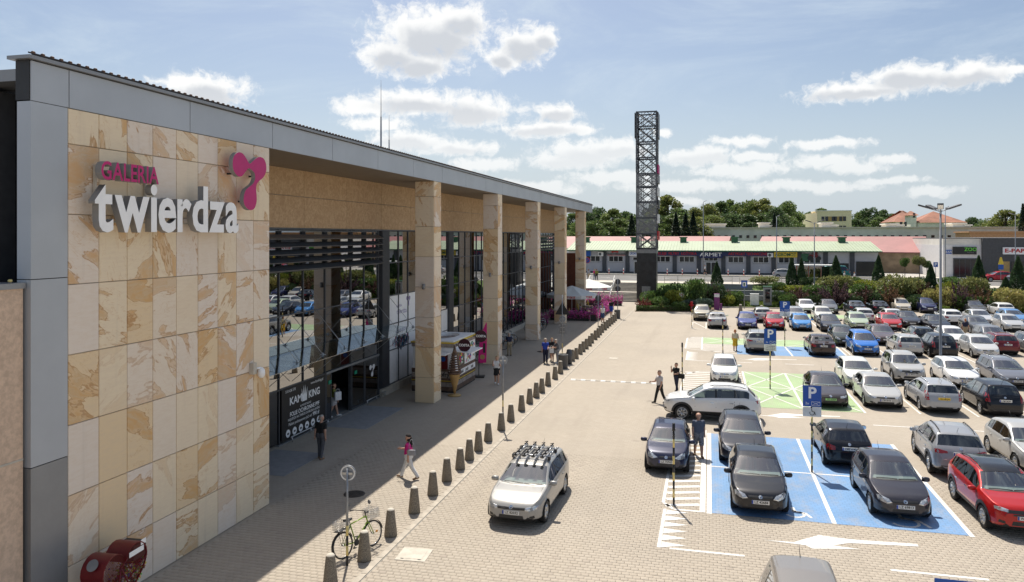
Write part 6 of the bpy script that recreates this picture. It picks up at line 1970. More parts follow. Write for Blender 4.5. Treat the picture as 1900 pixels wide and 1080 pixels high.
def flower_box(x, y, L, label, rz=0.0, dens=1.0, h=1.0):
    t = thing('flower_box', label, 'planter', (x, y, 0), rz, 'flower boxes round the terrace')
    MB().box(-L / 2, L / 2, -0.28, 0.28, 0.0, 0.6).build('trough', M['black_plastic'], t, bevel=0.02)
    n = int(420 * L)
    P_ = np.stack([VR.uniform(-L / 2 - 0.15, L / 2 + 0.15, n), VR.normal(0, 0.27, n), 0.62 + np.abs(VR.normal(0, 0.24, n)) * h], 1)
    hang = VR.random(n) < 0.35
    P_[hang, 1] = -0.33 + VR.normal(0, 0.07, hang.sum()); P_[hang, 2] = VR.uniform(0.25, 0.7, hang.sum())
    isf = VR.random(n) < 0.75
    a = obj('blossoms', leaves(P_[isf], 0.13, 0.3, 'blossoms', 0.95), t); a.color = (0.56, 0.07, 0.34, 1); a['kind'] = 'stuff'
    b = obj('leaves', leaves(P_[~isf] - np.array([0, 0, 0.06]), 0.12, 0.3, 'leaves', 0.6), t); b.color = (*LEAFG['green'], 1); b['kind'] = 'stuff'
NB = ['nearest', 'second', 'third', 'fourth', 'fifth', 'sixth', 'seventh']
for i in range(5):
    flower_box(-15.3 + i * 0.0 + (i % 3) * 1.35, 77.6 + 0 * i, 1.3, '%s black trough of magenta petunias at the front of the terrace' % ['leftmost', 'middle', 'rightmost'][i], 0) if i < 3 else None
for i in range(6):
    flower_box(-11.45 + 0.0 * i, 78.3 + i * 1.9, 1.8, '%s trough of magenta petunias along the kerb side of the terrace' % NB[i], R(90), h=1.3)
for i in range(4):
    flower_box(-16.5 + i * 1.7, 95.6, 1.6, '%s trough of pink petunias at the stair end of the terrace' % ['leftmost', 'second', 'third', 'rightmost'][i], 0, h=1.6)
flower_box(-16.0, 73.0, 1.3, 'trough of petunias between the fourth pillar and the glass', 0)
def cafe_set(x, y, lb):
    t = thing('cafe_table', 'small dark square table ' + lb, 'table', (x, y, 0), 0, 'terrace tables')
    MB().box(-0.4, 0.4, -0.4, 0.4, 0.70, 0.74).build('table_top', M['dark_grey'], t)
    MB().tube((0, 0, 0.03), (0, 0, 0.7), 0.035).build('leg', M['anthracite'], t)
    MB().box(-0.25, 0.25, -0.25, 0.25, 0.0, 0.03).build('foot', M['anthracite'], t)
    for k, (dx, a) in enumerate(((-0.75, 90), (0.75, -90))):
        c = thing('terrace_chair', 'yellow plastic chair ' + lb + (', pillar side' if dx < 0 else ', kerb side'), 'chair', (x + dx, y, 0), R(a), 'terrace chairs')
        MB().box(-0.22, 0.22, -0.22, 0.22, 0.43, 0.47).build('seat', M['yellow'], c)
        MB().box(-0.22, 0.22, 0.2, 0.24, 0.47, 0.88).build('backrest', M['yellow'], c)
        for sx in (-0.2, 0.2):
            for sy in (-0.2, 0.2):
                MB().tube((sx, sy, 0), (sx, sy, 0.43), 0.016, n=6).build('leg', M['anthracite'], c)
for i, (x, y) in enumerate([(-13.4, 79.6), (-13.0, 83.0), (-13.6, 86.2), (-12.9, 89.6), (-15.6, 81.2), (-15.4, 92.5)]):
    cafe_set(x, y, ['at the front of the terrace', 'beside the second kerb trough', 'under the nearer parasol', 'in the middle of the terrace', 'between the last two pillars', 'under the farther parasol'][i])

# ------------------------------------------------------------------ heart shaped bottle cap container
hb = thing('heart_container', 'dark red heart shaped metal container filled with coloured bottle caps', 'container', (-13.05, 14.45, 0.0), R(4))
def heart2(s, n=40):
    ps = []
    for i in range(n):
        t = 2 * math.pi * i / n
        y = 16 * math.sin(t) ** 3; z = 13 * math.cos(t) - 5 * math.cos(2 * t) - 2 * math.cos(3 * t) - math.cos(4 * t)
        ps.append((y / 17 * s, z / 17 * s))
    return ps
ho = heart2(0.79); hi = heart2(0.765)
zc = 1.08
mb = MB(); n = len(ho)
for x0, x1, ring_, flip in ((-0.28, 0.28, ho, False), (-0.28, 0.28, hi, True)):
    v = [(x0, y, z + zc) for y, z in ring_] + [(x1, y, z + zc) for y, z in ring_]
    fs = [(i, (i + 1) % n, n + (i + 1) % n, n + i) for i in range(n)]
    mb.add(v, fs if not flip else [f[::-1] for f in fs], 0, True)
for x in (-0.28, 0.28):
    v = [(x, y, z + zc) for y, z in ho] + [(x, y, z + zc) for y, z in hi]
    mb.add(v, [(i, (i + 1) % n, n + (i + 1) % n, n + i) for i in range(n)])
mb.build('shell', M['dark_red'], hb)
def mesh_grid():
    mb = MB()
    from math import sin
    for i in range(-26, 27):
        y = i * 0.032
        # clip against the heart
        zs = []
        for (a, b), (c, d) in zip(hi, hi[1:] + hi[:1]):
            if (a - y) * (c - y) < 0:
                zs.append(b + (d - b) * (y - a) / (c - a))
        zs.sort()
        for j in range(0, len(zs) - 1, 2):
            mb.box(-0.002, 0.002, y - 0.003, y + 0.003, zs[j] + zc, zs[j + 1] + zc)
    for i in range(-28, 24):
        z = i * 0.032
        ys = []
        for (a, b), (c, d) in zip(hi, hi[1:] + hi[:1]):
            if (b - z) * (d - z) < 0:
                ys.append(a + (c - a) * (z - b) / (d - b))
        ys.sort()
        for j in range(0, len(ys) - 1, 2):
            mb.box(-0.002, 0.002, ys[j], ys[j + 1], z - 0.003 + zc, z + 0.003 + zc)
    return mb
for x in (-0.26, 0.26):
    o = mesh_grid().build('wire_mesh', M['galvanised'] if x < 0 else M['dark_red'], hb, (x, 0, 0)); o['kind'] = 'stuff'
for a, b in (((-0.25, 0.55), (-0.15, 1.25)), ((0.3, 0.45), (-0.12, 1.22)), ((-0.15, 1.25), (0.1, 1.38)), ((0.1, 0.9), (0.75, 1.2))):
    MB().tube((0.265, a[0], a[1]), (0.265, b[0], b[1]), 0.016, n=6).build('brace', M['dark_red'], hb)
MB().box(-0.25, 0.25, -0.3, 0.3, 0.0, 0.25).build('foot', M['dark_red'], hb)
MB().lathe([(0.13, 0.0), (0.13, 0.012)], 18, c=(0, 0, 0)).build('opening_plate', M['mid_grey'], hb, (0.0, -0.70, 1.52), (R(52), 0, 0))
MB().box(0.272, 0.276, 0.12, 0.62, 1.36, 1.48).box(0.272, 0.276, 0.52, 0.7, 1.5, 1.62).build('name_strip', M['white_plain'], hb)
MB().box(-0.24, 0.258, 0.28, 0.72, 1.22, 1.56).build('back_plate', M['black_plain'], hb)
caps_m = [M['red'], M['sign_blue'], M['yellow'], M['white_plain'], M['exit_green'], M['black_plain'], M['ochre'], M['lime']]
mb = MB(); rr_ = random.Random(4)
cnt_ = 0
while cnt_ < 1500:
    y = rr_.uniform(-0.8, 0.8); z = rr_.uniform(-0.95, 0.30); x = 0.235 + rr_.uniform(-0.05, 0.012) if rr_.random() < .7 else rr_.uniform(-0.22, 0.24)
    top_ = -0.05 + 0.28 * y + 0.1 * math.sin(y * 9)
    if z > top_ or not (abs(y) < 0.80 * (z + 0.95) / 0.9 - 0.02 if z < -0.1 else abs(y) < 0.76):
        continue
    r = rr_.uniform(0.016, 0.022)
    d = Vector((rr_.gauss(0, 1), rr_.gauss(0, 1), rr_.gauss(0, 1))).normalized() * 0.012
    p = Vector((x, y, z + zc))
    mb.tube(p - d, p + d, r, r, 6, rr_.randrange(8))
    cnt_ += 1
mb.build('bottle_caps', caps_m, hb)['kind'] = 'stuff'

# ------------------------------------------------------------------ cars
mat('headlamp', (0.62, 0.64, 0.66), 0.08, metal=0.55, var=0.25, vscale=14, coat=1.0)
mat('tail_lamp', (0.32, 0.006, 0.008), 0.12, var=0.25, vscale=10, coat=1.0)
mat('plate_white', (0.72, 0.72, 0.70), 0.45, var=0.05)
mat('plate_yellow', (0.72, 0.48, 0.03), 0.45, var=0.05)
mat('rim_alloy', (0.55, 0.56, 0.57), 0.3, metal=0.85, var=0.12)
mat('seat_fabric', (0.10, 0.105, 0.11), 0.9)
mat('dashboard', (0.26, 0.28, 0.27), 0.7)
mat('eu_blue', (0.01, 0.05, 0.35), 0.5, var=0)
mat('liner', (0.012, 0.012, 0.013), 0.9, var=0)

CARS = {
    # top: centre line from nose to tail; sh: shoulder line; marks: windscreen base/top, roof end, rear glass end, pillars
    'hatch': dict(L=4.20, W=1.77, wb=2.60, fo=0.86, r=0.31,
                  top=[(0, .60), (.05, .70), (.22, .79), (.65, .90), (1.08, .985), (1.85, 1.385), (2.25, 1.475), (2.9, 1.485), (3.55, 1.40), (3.98, 1.03), (4.10, .95), (4.17, .80), (4.2, .60)],
                  sh=[(0, .56), (.10, .66), (.35, .76), (.8, .86), (1.2, .92), (2.5, .965), (3.5, 1.0), (4.02, .97), (4.14, .80), (4.2, .58)],
                  ws=(1.13, 1.82), rw=(3.60, 3.95), side=(1.32, 3.62), bp=(2.30, 2.40), cp=(3.20, 3.26)),
    'mini': dict(L=3.70, W=1.64, wb=2.38, fo=0.72, r=0.29,
                 top=[(0, .60), (.05, .72), (.18, .82), (.5, .92), (.88, 1.0), (1.58, 1.40), (1.95, 1.475), (2.6, 1.48), (3.2, 1.40), (3.52, 1.03), (3.62, .94), (3.68, .80), (3.70, .60)],
                 sh=[(0, .56), (.10, .67), (.3, .78), (.7, .88), (1.0, .94), (2.2, .98), (3.1, 1.02), (3.54, .98), (3.64, .80), (3.70, .58)],
                 ws=(.93, 1.55), rw=(3.24, 3.49), side=(1.10, 3.20), bp=(2.05, 2.15), cp=(2.85, 2.90)),
    'estate': dict(L=4.60, W=1.80, wb=2.64, fo=0.88, r=0.32,
                   top=[(0, .60), (.05, .69), (.22, .78), (.7, .90), (1.15, .97), (1.98, 1.39), (2.4, 1.47), (3.2, 1.485), (4.05, 1.43), (4.42, 1.03), (4.50, .95), (4.57, .80), (4.6, .58)],
                   sh=[(0, .55), (.10, .65), (.4, .76), (.85, .85), (1.3, .91), (2.7, .955), (3.9, .985), (4.44, .97), (4.55, .78), (4.6, .56)],
                   ws=(1.20, 1.95), rw=(4.09, 4.39), side=(1.40, 4.12), bp=(2.42, 2.52), cp=(3.28, 3.36)),
    'sedan': dict(L=4.70, W=1.82, wb=2.72, fo=0.90, r=0.32,
                  top=[(0, .58), (.05, .67), (.22, .75), (.75, .86), (1.25, .94), (2.05, 1.36), (2.45, 1.435), (3.0, 1.435), (3.45, 1.36), (4.0, 1.06), (4.15, 1.035), (4.55, 1.0), (4.66, .88), (4.70, .60)],
                  sh=[(0, .54), (.10, .63), (.4, .73), (.9, .83), (1.4, .89), (2.7, .93), (3.7, .96), (4.4, .96), (4.62, .86), (4.70, .58)],
                  ws=(1.30, 2.02), rw=(3.50, 3.97), side=(1.50, 3.72), bp=(2.48, 2.58), cp=(3.36, 3.42)),
    'suv': dict(L=4.48, W=1.86, wb=2.68, fo=0.88, r=0.355,
                top=[(0, .72), (.05, .86), (.2, .96), (.65, 1.05), (1.1, 1.10), (1.85, 1.54), (2.25, 1.635), (3.0, 1.65), (3.85, 1.56), (4.25, 1.16), (4.36, 1.05), (4.45, .88), (4.48, .66)],
                sh=[(0, .66), (.08, .80), (.3, .92), (.8, 1.0), (1.25, 1.04), (2.7, 1.09), (3.7, 1.14), (4.28, 1.09), (4.42, .88), (4.48, .64)],
                ws=(1.15, 1.82), rw=(3.89, 4.22), side=(1.35, 3.95), bp=(2.38, 2.47), cp=(3.25, 3.31)),
    'mpv': dict(L=4.42, W=1.80, wb=2.68, fo=0.86, r=0.32,
                top=[(0, .66), (.05, .78), (.2, .88), (.55, .98), (.95, 1.06), (1.75, 1.54), (2.15, 1.635), (3.0, 1.65), (3.9, 1.58), (4.22, 1.10), (4.31, 1.0), (4.39, .82), (4.42, .62)],
                sh=[(0, .60), (.08, .73), (.3, .85), (.75, .93), (1.1, .97), (2.5, 1.0), (3.7, 1.03), (4.24, 1.01), (4.36, .84), (4.42, .60)],
                ws=(1.00, 1.72), rw=(3.94, 4.19), side=(1.18, 3.98), bp=(2.25, 2.35), cp=(3.2, 3.28)),
}


def interp(tab, y, soft=0.05):
    xs = np.array([t[0] for t in tab]); zs = np.array([t[1] for t in tab])
    acc = 0; wsum = 0
    for o_, w in ((-1.5, .15), (-.75, .6), (0, 1), (.75, .6), (1.5, .15)):
        acc = acc + w * np.interp(y + o_ * soft, xs, zs); wsum += w
    return acc / wsum


def car_shell(kind):
    d = CARS[kind]
    L, W = d['L'], d['W'] / 2
    marks = [d['ws'][0], d['ws'][1], d['rw'][0], d['rw'][1], d['side'][0], d['side'][1], *d['bp'], *d['cp']]
    ys = set(np.round(np.concatenate([[0, .015, .04, .08, .13], np.arange(0.18, L - 0.16, 0.052), [L - .13, L - .08, L - .04, L - .015, L]]), 4))
    for m_ in marks:
        near = [y for y in ys if abs(y - m_) < 0.03]
        for q in near:
            ys.discard(q)
        ys.add(round(m_, 4))
    ys = np.array(sorted(ys))
    top = interp(d['top'], ys); sh = np.minimum(interp(d['sh'], ys), top - 0.015)
    wt = [(0, .60 * W), (.02, .66 * W), (.06, .74 * W), (.15, .84 * W), (.35, .93 * W), (.7, .985 * W), (1.2, W), (L - 1.1, W), (L - .5, .97 * W), (L - .2, .92 * W), (L - .08, .86 * W), (L - .03, .78 * W), (L, .70 * W)]
    w = interp(wt, ys, 0.02)
    bot = interp([(0, .34), (.06, .26), (.3, .21), (L - .4, .23), (L - .08, .29), (L, .38)], ys, 0.02)
    if kind == 'suv':
        bot = bot + 0.06
    # plan curvature: pushes the sides back at the nose and forward at the tail
    cv = np.interp(ys, [0, .25, .9, d['ws'][0], d['ws'][1], d['ws'][1] + .5, d['rw'][0] - .2, d['rw'][0], L - .1, L], [.10, .10, .07, .13, .11, 0, 0, -.05, -.07, -.07])
    segs = [(0, 1, 2), (1, 2, 2), (2, 3, 3), (3, 4, 5), (4, 5, 4), (5, 6, 3), (6, 7, 1), (7, 8, 1), (8, 9, 3), (9, 10, 1), (10, 11, 2), (11, 12, 2), (12, 13, 2), (13, 14, 2)]
    rings = []
    for i, y in enumerate(ys):
        b, s, t, ww = bot[i], sh[i], top[i], w[i]
        g = t - s
        h = s - b
        we = .945 * ww
        wr = we - .36 * max(0, g - .05) - .05 * min(1, g / .2)
        p7 = np.array((we, s)); p10 = np.array((wr, s + .89 * g))
        k = [(0, b), (.80 * ww, b), (.94 * ww, b + .06), (.99 * ww, b + .18 * h), (1.0 * ww, b + .48 * h), (.995 * ww, b + .74 * h), (.972 * ww, b + .94 * h), tuple(p7)]
        k += [tuple(p7 + (p10 - p7) * .07), tuple(p7 + (p10 - p7) * .84), tuple(p10), (wr * .88, s + .955 * g), (wr * .58, s + .988 * g), (wr * .28, s + .998 * g), (0, t)]
        pts = []
        for a, bb, n in segs:
            for j in range(n):
                f = j / n
                pts.append((k[a][0] * (1 - f) + k[bb][0] * f, k[a][1] * (1 - f) + k[bb][1] * f))
        pts.append(k[14])
        ring = [(x, y + cv[i] * (x / max(W, .01)) ** 2, z) for x, z in pts]
        rings.append(ring)
    nr = len(rings[0])
    idx = {}; c = 0
    for a, bb, n in segs:
        idx[a] = c; c += n
    idx[14] = c
    return d, ys, np.array(rings), idx, nr


def grid_faces(mask, ns, nr):
    return [(i, j) for i in range(ns - 1) for j in range(nr - 1) if mask[i, j]]


def build_car(kind):
    """Returns a dict of part meshes in car coordinates: x across, nose at y=-L/2, origin on the ground."""
    d, ys, Rg, ix, nr = car_shell(kind)
    L, W = d['L'], d['W'] / 2
    ns = len(ys)
    V = Rg.copy()
    V[:, :, 1] -= L / 2
    ax = (d['fo'] - L / 2, d['fo'] + d['wb'] - L / 2)
    RA = d['r'] + 0.055
    # wheel arches: snap the grid to a circle and open it
    dead = np.zeros((ns, nr), bool)
    for ay in ax:
        for i in range(ns):
            for j in range(ix[1], ix[7]):
                x, y, z = V[i, j]
                dy, dz = y - ay, z - d['r']
                dist = math.hypot(dy, dz)
                if dist < RA - 0.028:
                    dead[i, j] = True
                elif dist < RA + 0.03:
                    V[i, j, 1] = ay + dy / dist * RA; V[i, j, 2] = d['r'] + dz / dist * RA
    fm = np.zeros((ns - 1, nr - 1), int)       # 0 paint 1 windscreen 2 side 3 rear 4 gone 5 black trim
    for i in range(ns - 1):
        ym = (ys[i] + ys[i + 1]) / 2
        g = Rg[i, ix[14], 2] - Rg[i, ix[7], 2]
        for j in range(nr - 1):
            if dead[i, j] or dead[i + 1, j] or dead[i, j + 1] or dead[i + 1, j + 1]:
                fm[i, j] = 4; continue
            if d['ws'][0] < ym < d['ws'][1] and j >= ix[10] + 1:
                fm[i, j] = 1
            elif d['rw'][0] < ym < d['rw'][1] and j >= ix[10] + 1:
                fm[i, j] = 3
            elif ix[8] <= j < ix[9] and d['side'][0] < ym < d['side'][1]:
                fm[i, j] = 5 if (d['bp'][0] < ym < d['bp'][1] or d['cp'][0] < ym < d['cp'][1]) else 2
            elif j < ix[2]:
                fm[i, j] = 5
    def sub(sel, name, mats, halves=(1, -1), mi=None, smooth=True, cap=False):
        mb = MB()
        for sx in halves:
            vm = {}
            for i, j in sel:
                q = [(i, j), (i + 1, j), (i + 1, j + 1), (i, j + 1)]
                ids = []
                for t in q:
                    if t not in vm:
                        vm[t] = len(mb.v); p = V[t]; mb.v.append((p[0] * sx, p[1], p[2]))
                    ids.append(vm[t])
                ids = ids if sx > 0 else ids[::-1]
                mb.f.append(tuple(ids)); mb.m.append(0 if mi is None else mi[i, j]); mb.sm.append(smooth)
            if cap:
                for i in (0, ns - 1):
                    ids = []
                    for j in range(nr):
                        if (i, j) not in vm:
                            vm[(i, j)] = len(mb.v); p = V[i, j]; mb.v.append((p[0] * sx, p[1], p[2]))
                        ids.append(vm[(i, j)])
                    ids = ids[::-1] if (i == 0) == (sx > 0) else ids
                    mb.f.append(tuple(ids)); mb.m.append(0); mb.sm.append(False)
        me = mb.mesh(name, mats)
        bm = bmesh.new(); bm.from_mesh(me)
        bmesh.ops.remove_doubles(bm, verts=bm.verts, dist=1e-4)
        bmesh.ops.recalc_face_normals(bm, faces=bm.faces) if cap else None
        bm.to_mesh(me); bm.free()
        return me
    out = {}
    sel = [(i, j) for i in range(ns - 1) for j in range(nr - 1) if fm[i, j] in (0, 5)]
    mi = np.where(fm == 5, 1, 0)
    out['body'] = sub(sel, 'body', [M['car_paint'], M['black_plastic']], mi=mi, cap=True)
    pick = lambda k: [(i, j) for i in range(ns - 1) for j in range(nr - 1) if fm[i, j] == k]
    out['windscreen'] = sub(pick(1), 'windscreen', M['windscreen_glass'])
    out['rear_window'] = sub(pick(3), 'rear_window', M['car_glass'])
    s_all = pick(2)
    yB, yC = d['bp'][0], d['cp'][0]
    groups = [[q for q in s_all if ys[q[0]] < yB], [q for q in s_all if yB <= ys[q[0]] < yC], [q for q in s_all if ys[q[0]] >= yC]]
    out['side_window'] = [sub(g, 'side_window', M['car_glass'], (sx,)) for sx in (1, -1) for g in groups if g]
    # closed hull for projecting details
    hull = [(i, j) for i in range(ns - 1) for j in range(nr - 1)]
    sv = V.copy(); V[:] = Rg; V[:, :, 1] -= L / 2
    hm = sub(hull, 'hull', M['black_plain'], cap=True)
    V[:] = sv
    bm = bmesh.new(); bm.from_mesh(hm)
    bvh = BVHTree.FromBMesh(bm)
    bm.free(); bpy.data.meshes.remove(hm)

    def decal(name, poly, axis, m_, off=0.006, thick=0.02, mirror=False, cuts=3, dirx=0.0):
        """Project a 2D polygon on the body. axis: 'F' front (x,z), 'B' rear (x,z), 'S' side (y,z), 'T' top (x,y)."""
        objs = []
        for sx in ((1, -1) if mirror else (1,)):
            bm = bmesh.new()
            vs_ = []
            for a, b in poly:
                if axis in 'FB':
                    p = (a * sx, -9 if axis == 'F' else 9, b)
                elif axis == 'S':
                    p = (9 * sx, a, b)
                else:
                    p = (a * sx, b, 9)
                vs_.append(bm.verts.new(p))
            f = bm.faces.new(vs_)
            bmesh.ops.triangulate(bm, faces=[f])
            if cuts:
                bmesh.ops.subdivide_edges(bm, edges=bm.edges[:], cuts=cuts, use_grid_fill=True)
            dr = {'F': Vector((-dirx * sx, 1, 0)), 'B': Vector((-dirx * sx, -1, 0)), 'S': Vector((-sx, 0, 0)), 'T': Vector((0, 0, -1))}[axis].normalized()
            ok = True
            for v in bm.verts:
                st_ = v.co.copy()
                if dirx:
                    st_ = st_ - Vector((dr.x / dr.y * (st_.y - (-L / 2 if axis == 'F' else L / 2)), 0, 0)) * -1 if False else st_
                h = bvh.ray_cast(st_, dr)
                if h[0] is None:
                    h = bvh.find_nearest(Vector((st_.x, 0 if axis == 'S' else (-L / 2 if axis == 'F' else L / 2), st_.z)) if axis != 'T' else st_)
                v.co = h[0] - dr * off
            bm.normal_update()
            # make sure it faces outwards, then give it a rim
            nsum = Vector((0, 0, 0))
            for f in bm.faces:
                nsum += f.normal * f.calc_area()
            if nsum.dot(dr) > 0:
                bmesh.ops.reverse_faces(bm, faces=bm.faces[:])
            edges_b = [e for e in bm.edges if e.is_boundary]
            ret = bmesh.ops.extrude_edge_only(bm, edges=edges_b)
            for g in ret['geom']:
                if isinstance(g, bmesh.types.BMVert):
                    g.co += dr * thick
            bmesh.ops.recalc_face_normals(bm, faces=bm.faces[:])
            for f in bm.faces:
                f.smooth = False
            me = bpy.data.meshes.new(name); bm.to_mesh(me); bm.free()
            me.materials.append(M[m_])
            objs.append(me)
        out.setdefault(name, []).extend(objs)
    out['decal'] = decal
    hz = interp(d['top'], np.array([0.2]))[0]      # bonnet edge height
    f0 = -L / 2
    nose = hz - 0.60 - (0.2 if kind == 'suv' else 0.06 if kind == 'mpv' else 0)
    up = {'suv': 0.17, 'mpv': 0.08, 'mini': 0.02}.get(kind, 0.0)
    # front
    style = {'hatch': 0, 'mini': 1, 'estate': 2, 'sedan': 2, 'suv': 3, 'mpv': 0}[kind]
    if style == 0:
        decal('headlight', [(.42 * W, .60 + up), (.60 * W, .57 + up), (.84 * W, .63 + up), (.86 * W, .74 + up), (.78 * W, .77 + up), (.52 * W, .70 + up)], 'F', 'headlamp', mirror=True)
        decal('grille', [(-.38 * W, .60 + up), (.38 * W, .60 + up), (.42 * W, .68 + up), (-.42 * W, .68 + up)], 'F', 'black_plastic')
    elif style == 1:
        decal('headlight', [(.36 * W, .66), (.62 * W, .60), (.80 * W, .64), (.80 * W, .80), (.66 * W, .80), (.46 * W, .70)], 'F', 'headlamp', mirror=True)
        decal('grille', [(-.3 * W, .66), (.3 * W, .66), (.28 * W, .70), (-.28 * W, .70)], 'F', 'black_plastic')
    elif style == 2:
        decal('headlight', [(.48 * W, .57), (.82 * W, .59), (.86 * W, .68), (.76 * W, .70), (.50 * W, .66)], 'F', 'headlamp', mirror=True)
        decal('grille', [(-.46 * W, .585), (.46 * W, .585), (.47 * W, .655), (-.47 * W, .655)], 'F', 'black_plastic')
    else:
        decal('headlight', [(.52 * W, .80), (.84 * W, .82), (.84 * W, .90), (.72 * W, .92), (.50 * W, .87)], 'F', 'headlamp', mirror=True)
        decal('grille', [(-.62 * W, .70), (.62 * W, .70), (.50 * W, .86), (-.50 * W, .86)], 'F', 'black_plastic')
    decal('lower_intake', [(-.44 * W, .30 + up * .7), (.44 * W, .30 + up * .7), (.40 * W, .42 + up * .7), (-.40 * W, .42 + up * .7)], 'F', 'black_plastic')
    decal('fog_lamp', [(.60 * W, .33 + up * .7), (.78 * W, .35 + up * .7), (.76 * W, .43 + up * .7), (.62 * W, .41 + up * .7)], 'F', 'black_plastic', mirror=True)
    decal('bumper_lip', [(-.72 * W, .245 + up * .4), (.72 * W, .245 + up * .4), (.72 * W, .285 + up * .4), (-.72 * W, .285 + up * .4)], 'F', 'black_plastic')
    decal('badge', [(.06 * math.cos(R(t)), .655 + up * (1.1 if kind == 'suv' else 1) + .05 * math.sin(R(t))) for t in range(0, 360, 40)], 'F', 'chrome', 0.016, cuts=0)
    # rear
    if kind in ('estate', 'mpv'):
        decal('tail_light', [(.70 * W, .72 + up), (.90 * W, .72 + up), (.90 * W, 1.0 + up), (.83 * W, 1.25 + up), (.77 * W, 1.25 + up), (.76 * W, .98 + up)], 'B', 'tail_lamp', mirror=True)
    elif kind == 'suv':
        decal('tail_light', [(.46 * W, .96), (.88 * W, .92), (.90 * W, 1.05), (.80 * W, 1.08), (.48 * W, 1.02)], 'B', 'tail_lamp', mirror=True)
    else:
        decal('tail_light', [(.56 * W, .74), (.88 * W, .72), (.90 * W, .88), (.82 * W, .94), (.56 * W, .86)], 'B', 'tail_lamp', mirror=True)
    decal('rear_bumper_trim', [(-.70 * W, .32 + up * .6), (.70 * W, .32 + up * .6), (.72 * W, .42 + up * .6), (-.72 * W, .42 + up * .6)], 'B', 'black_plastic')
    decal('badge', [(.055 * math.cos(R(t)), .95 + up * 1.0 + .045 * math.sin(R(t))) for t in range(0, 360, 40)], 'B', 'chrome', 0.016, cuts=0)
    zl = .90 if kind in ('estate', 'mpv', 'hatch', 'mini') else .88
    # door shut lines, handles
    sy0, sb, sc_, sy1 = d['side'][0] - L / 2, (d['bp'][0] + d['bp'][1]) / 2 - L / 2, d['cp'][0] - L / 2, d['side'][1] - L / 2
    zs = .93 if kind not in ('suv', 'mpv') else 1.0
    for y0 in (sy0 + .12, sb, sc_ + (.0 if kind != 'estate' else .02)):
        zb_ = .36 if not any(abs(y0 - a) < RA + .05 for a in ax) else .75
        decal('door_gap', [(y0 - .006, zb_), (y0 + .006, zb_), (y0 + .006, zs), (y0 - .006, zs)], 'S', 'black_plain', 0.0015, 0.01, True, 1)
    decal('door_gap', [(sy0 + .12, .352), (ax[1] - RA - .04, .352), (ax[1] - RA - .04, .362), (sy0 + .12, .362)], 'S', 'black_plain', 0.0015, 0.01, True, 1)
    for y0 in (sb - .26, sc_ - .22):
        decal('door_handle', [(y0, zs - .12), (y0 + .17, zs - .12), (y0 + .17, zs - .09), (y0, zs - .09)], 'S', 'car_paint' if kind != 'suv' else 'chrome', 0.022, 0.03, True, 0)
    # wipers and bonnet gap
    wy = d['ws'][0] - L / 2
    decal('wiper', [(-.65 * W, wy + .06), (.05 * W, wy - .0), (.05 * W, wy + .022), (-.65 * W, wy + .082)], 'T', 'black_plain', 0.012, 0.012)
    decal('wiper', [(.08 * W, wy + .0), (.70 * W, wy + .06), (.70 * W, wy + .082), (.08 * W, wy + .022)], 'T', 'black_plain', 0.012, 0.012)
    decal('cowl', [(-.76 * W, wy + .04), (-.4 * W, wy - .05), (.4 * W, wy - .05), (.76 * W, wy + .04), (.76 * W, wy + .075), (.4 * W, wy + .0), (-.4 * W, wy + .0), (-.76 * W, wy + .075)], 'T', 'black_plastic', 0.003, 0.01)
    for sx in (1,):
        decal('bonnet_gap', [(.80 * W, f0 + .32), (.812 * W, f0 + .32), (.79 * W, wy - .02), (.778 * W, wy - .02)], 'T', 'black_plain', 0.0015, 0.008, True, 2)
    if kind in ('estate', 'suv'):
        mb_l = []
        for sx in (1, -1):
            pts = []
            for t in np.linspace(0, 1, 8):
                yy_ = d['ws'][1] + .25 + (d['rw'][0] - d['ws'][1] - .35) * t - L / 2
                h = bvh.ray_cast(Vector((sx * W * .60, yy_, 5)), Vector((0, 0, -1)))
                z = h[0].z if h[0] else 1.5
                pts.append((sx * W * .60, yy_, z + (.045 if 0 < t < 1 else .0)))
            mb_l.append(MB().path(pts, .017, 6).mesh('roof_rail', M['black_plastic'] if kind == 'suv' else M['steel']))
        out['roof_rail'] = mb_l
    if kind == 'suv':
        for ay in ax:
            poly = []
            for t in range(-8, 189, 14):
                poly.append((ay + (RA + .10) * math.cos(R(t)), d['r'] + (RA + .10) * math.sin(R(t))))
            for t in range(188, -9, -14):
                poly.append((ay + RA * 1.0 * math.cos(R(t)), d['r'] + RA * 1.0 * math.sin(R(t))))
            for sx in (1, -1):
                mb = MB(); nn = len(poly) // 2
                for i in range(nn - 1):
                    a, b, c_, e = poly[i], poly[i + 1], poly[2 * nn - 2 - i], poly[2 * nn - 1 - i]
                    q = []
                    for (yy_, zz_) in (a, b, c_, e):
                        h = bvh.ray_cast(Vector((5 * sx, yy_, max(zz_, .30))), Vector((-sx, 0, 0)))
                        q.append(((h[0].x if h[0] else sx * W) + sx * .016, yy_, zz_))
                    mb.add(q, [(0, 1, 2, 3) if sx < 0 else (3, 2, 1, 0)])
                out.setdefault('arch_trim', []).append(mb.mesh('arch_trim', M['black_plastic']))
        decal('sill_trim', [(ax[0] + RA + .05, .31), (ax[1] - RA - .05, .31), (ax[1] - RA - .05, .47), (ax[0] + RA + .05, .47)], 'S', 'black_plastic', 0.012, 0.02, True)
    # mirrors
    h = bvh.ray_cast(Vector((9, sy0 + .10, zs + .03)), Vector((-1, 0, 0)))
    mx = (h[0].x if h[0] else W * .93)
    ml = []
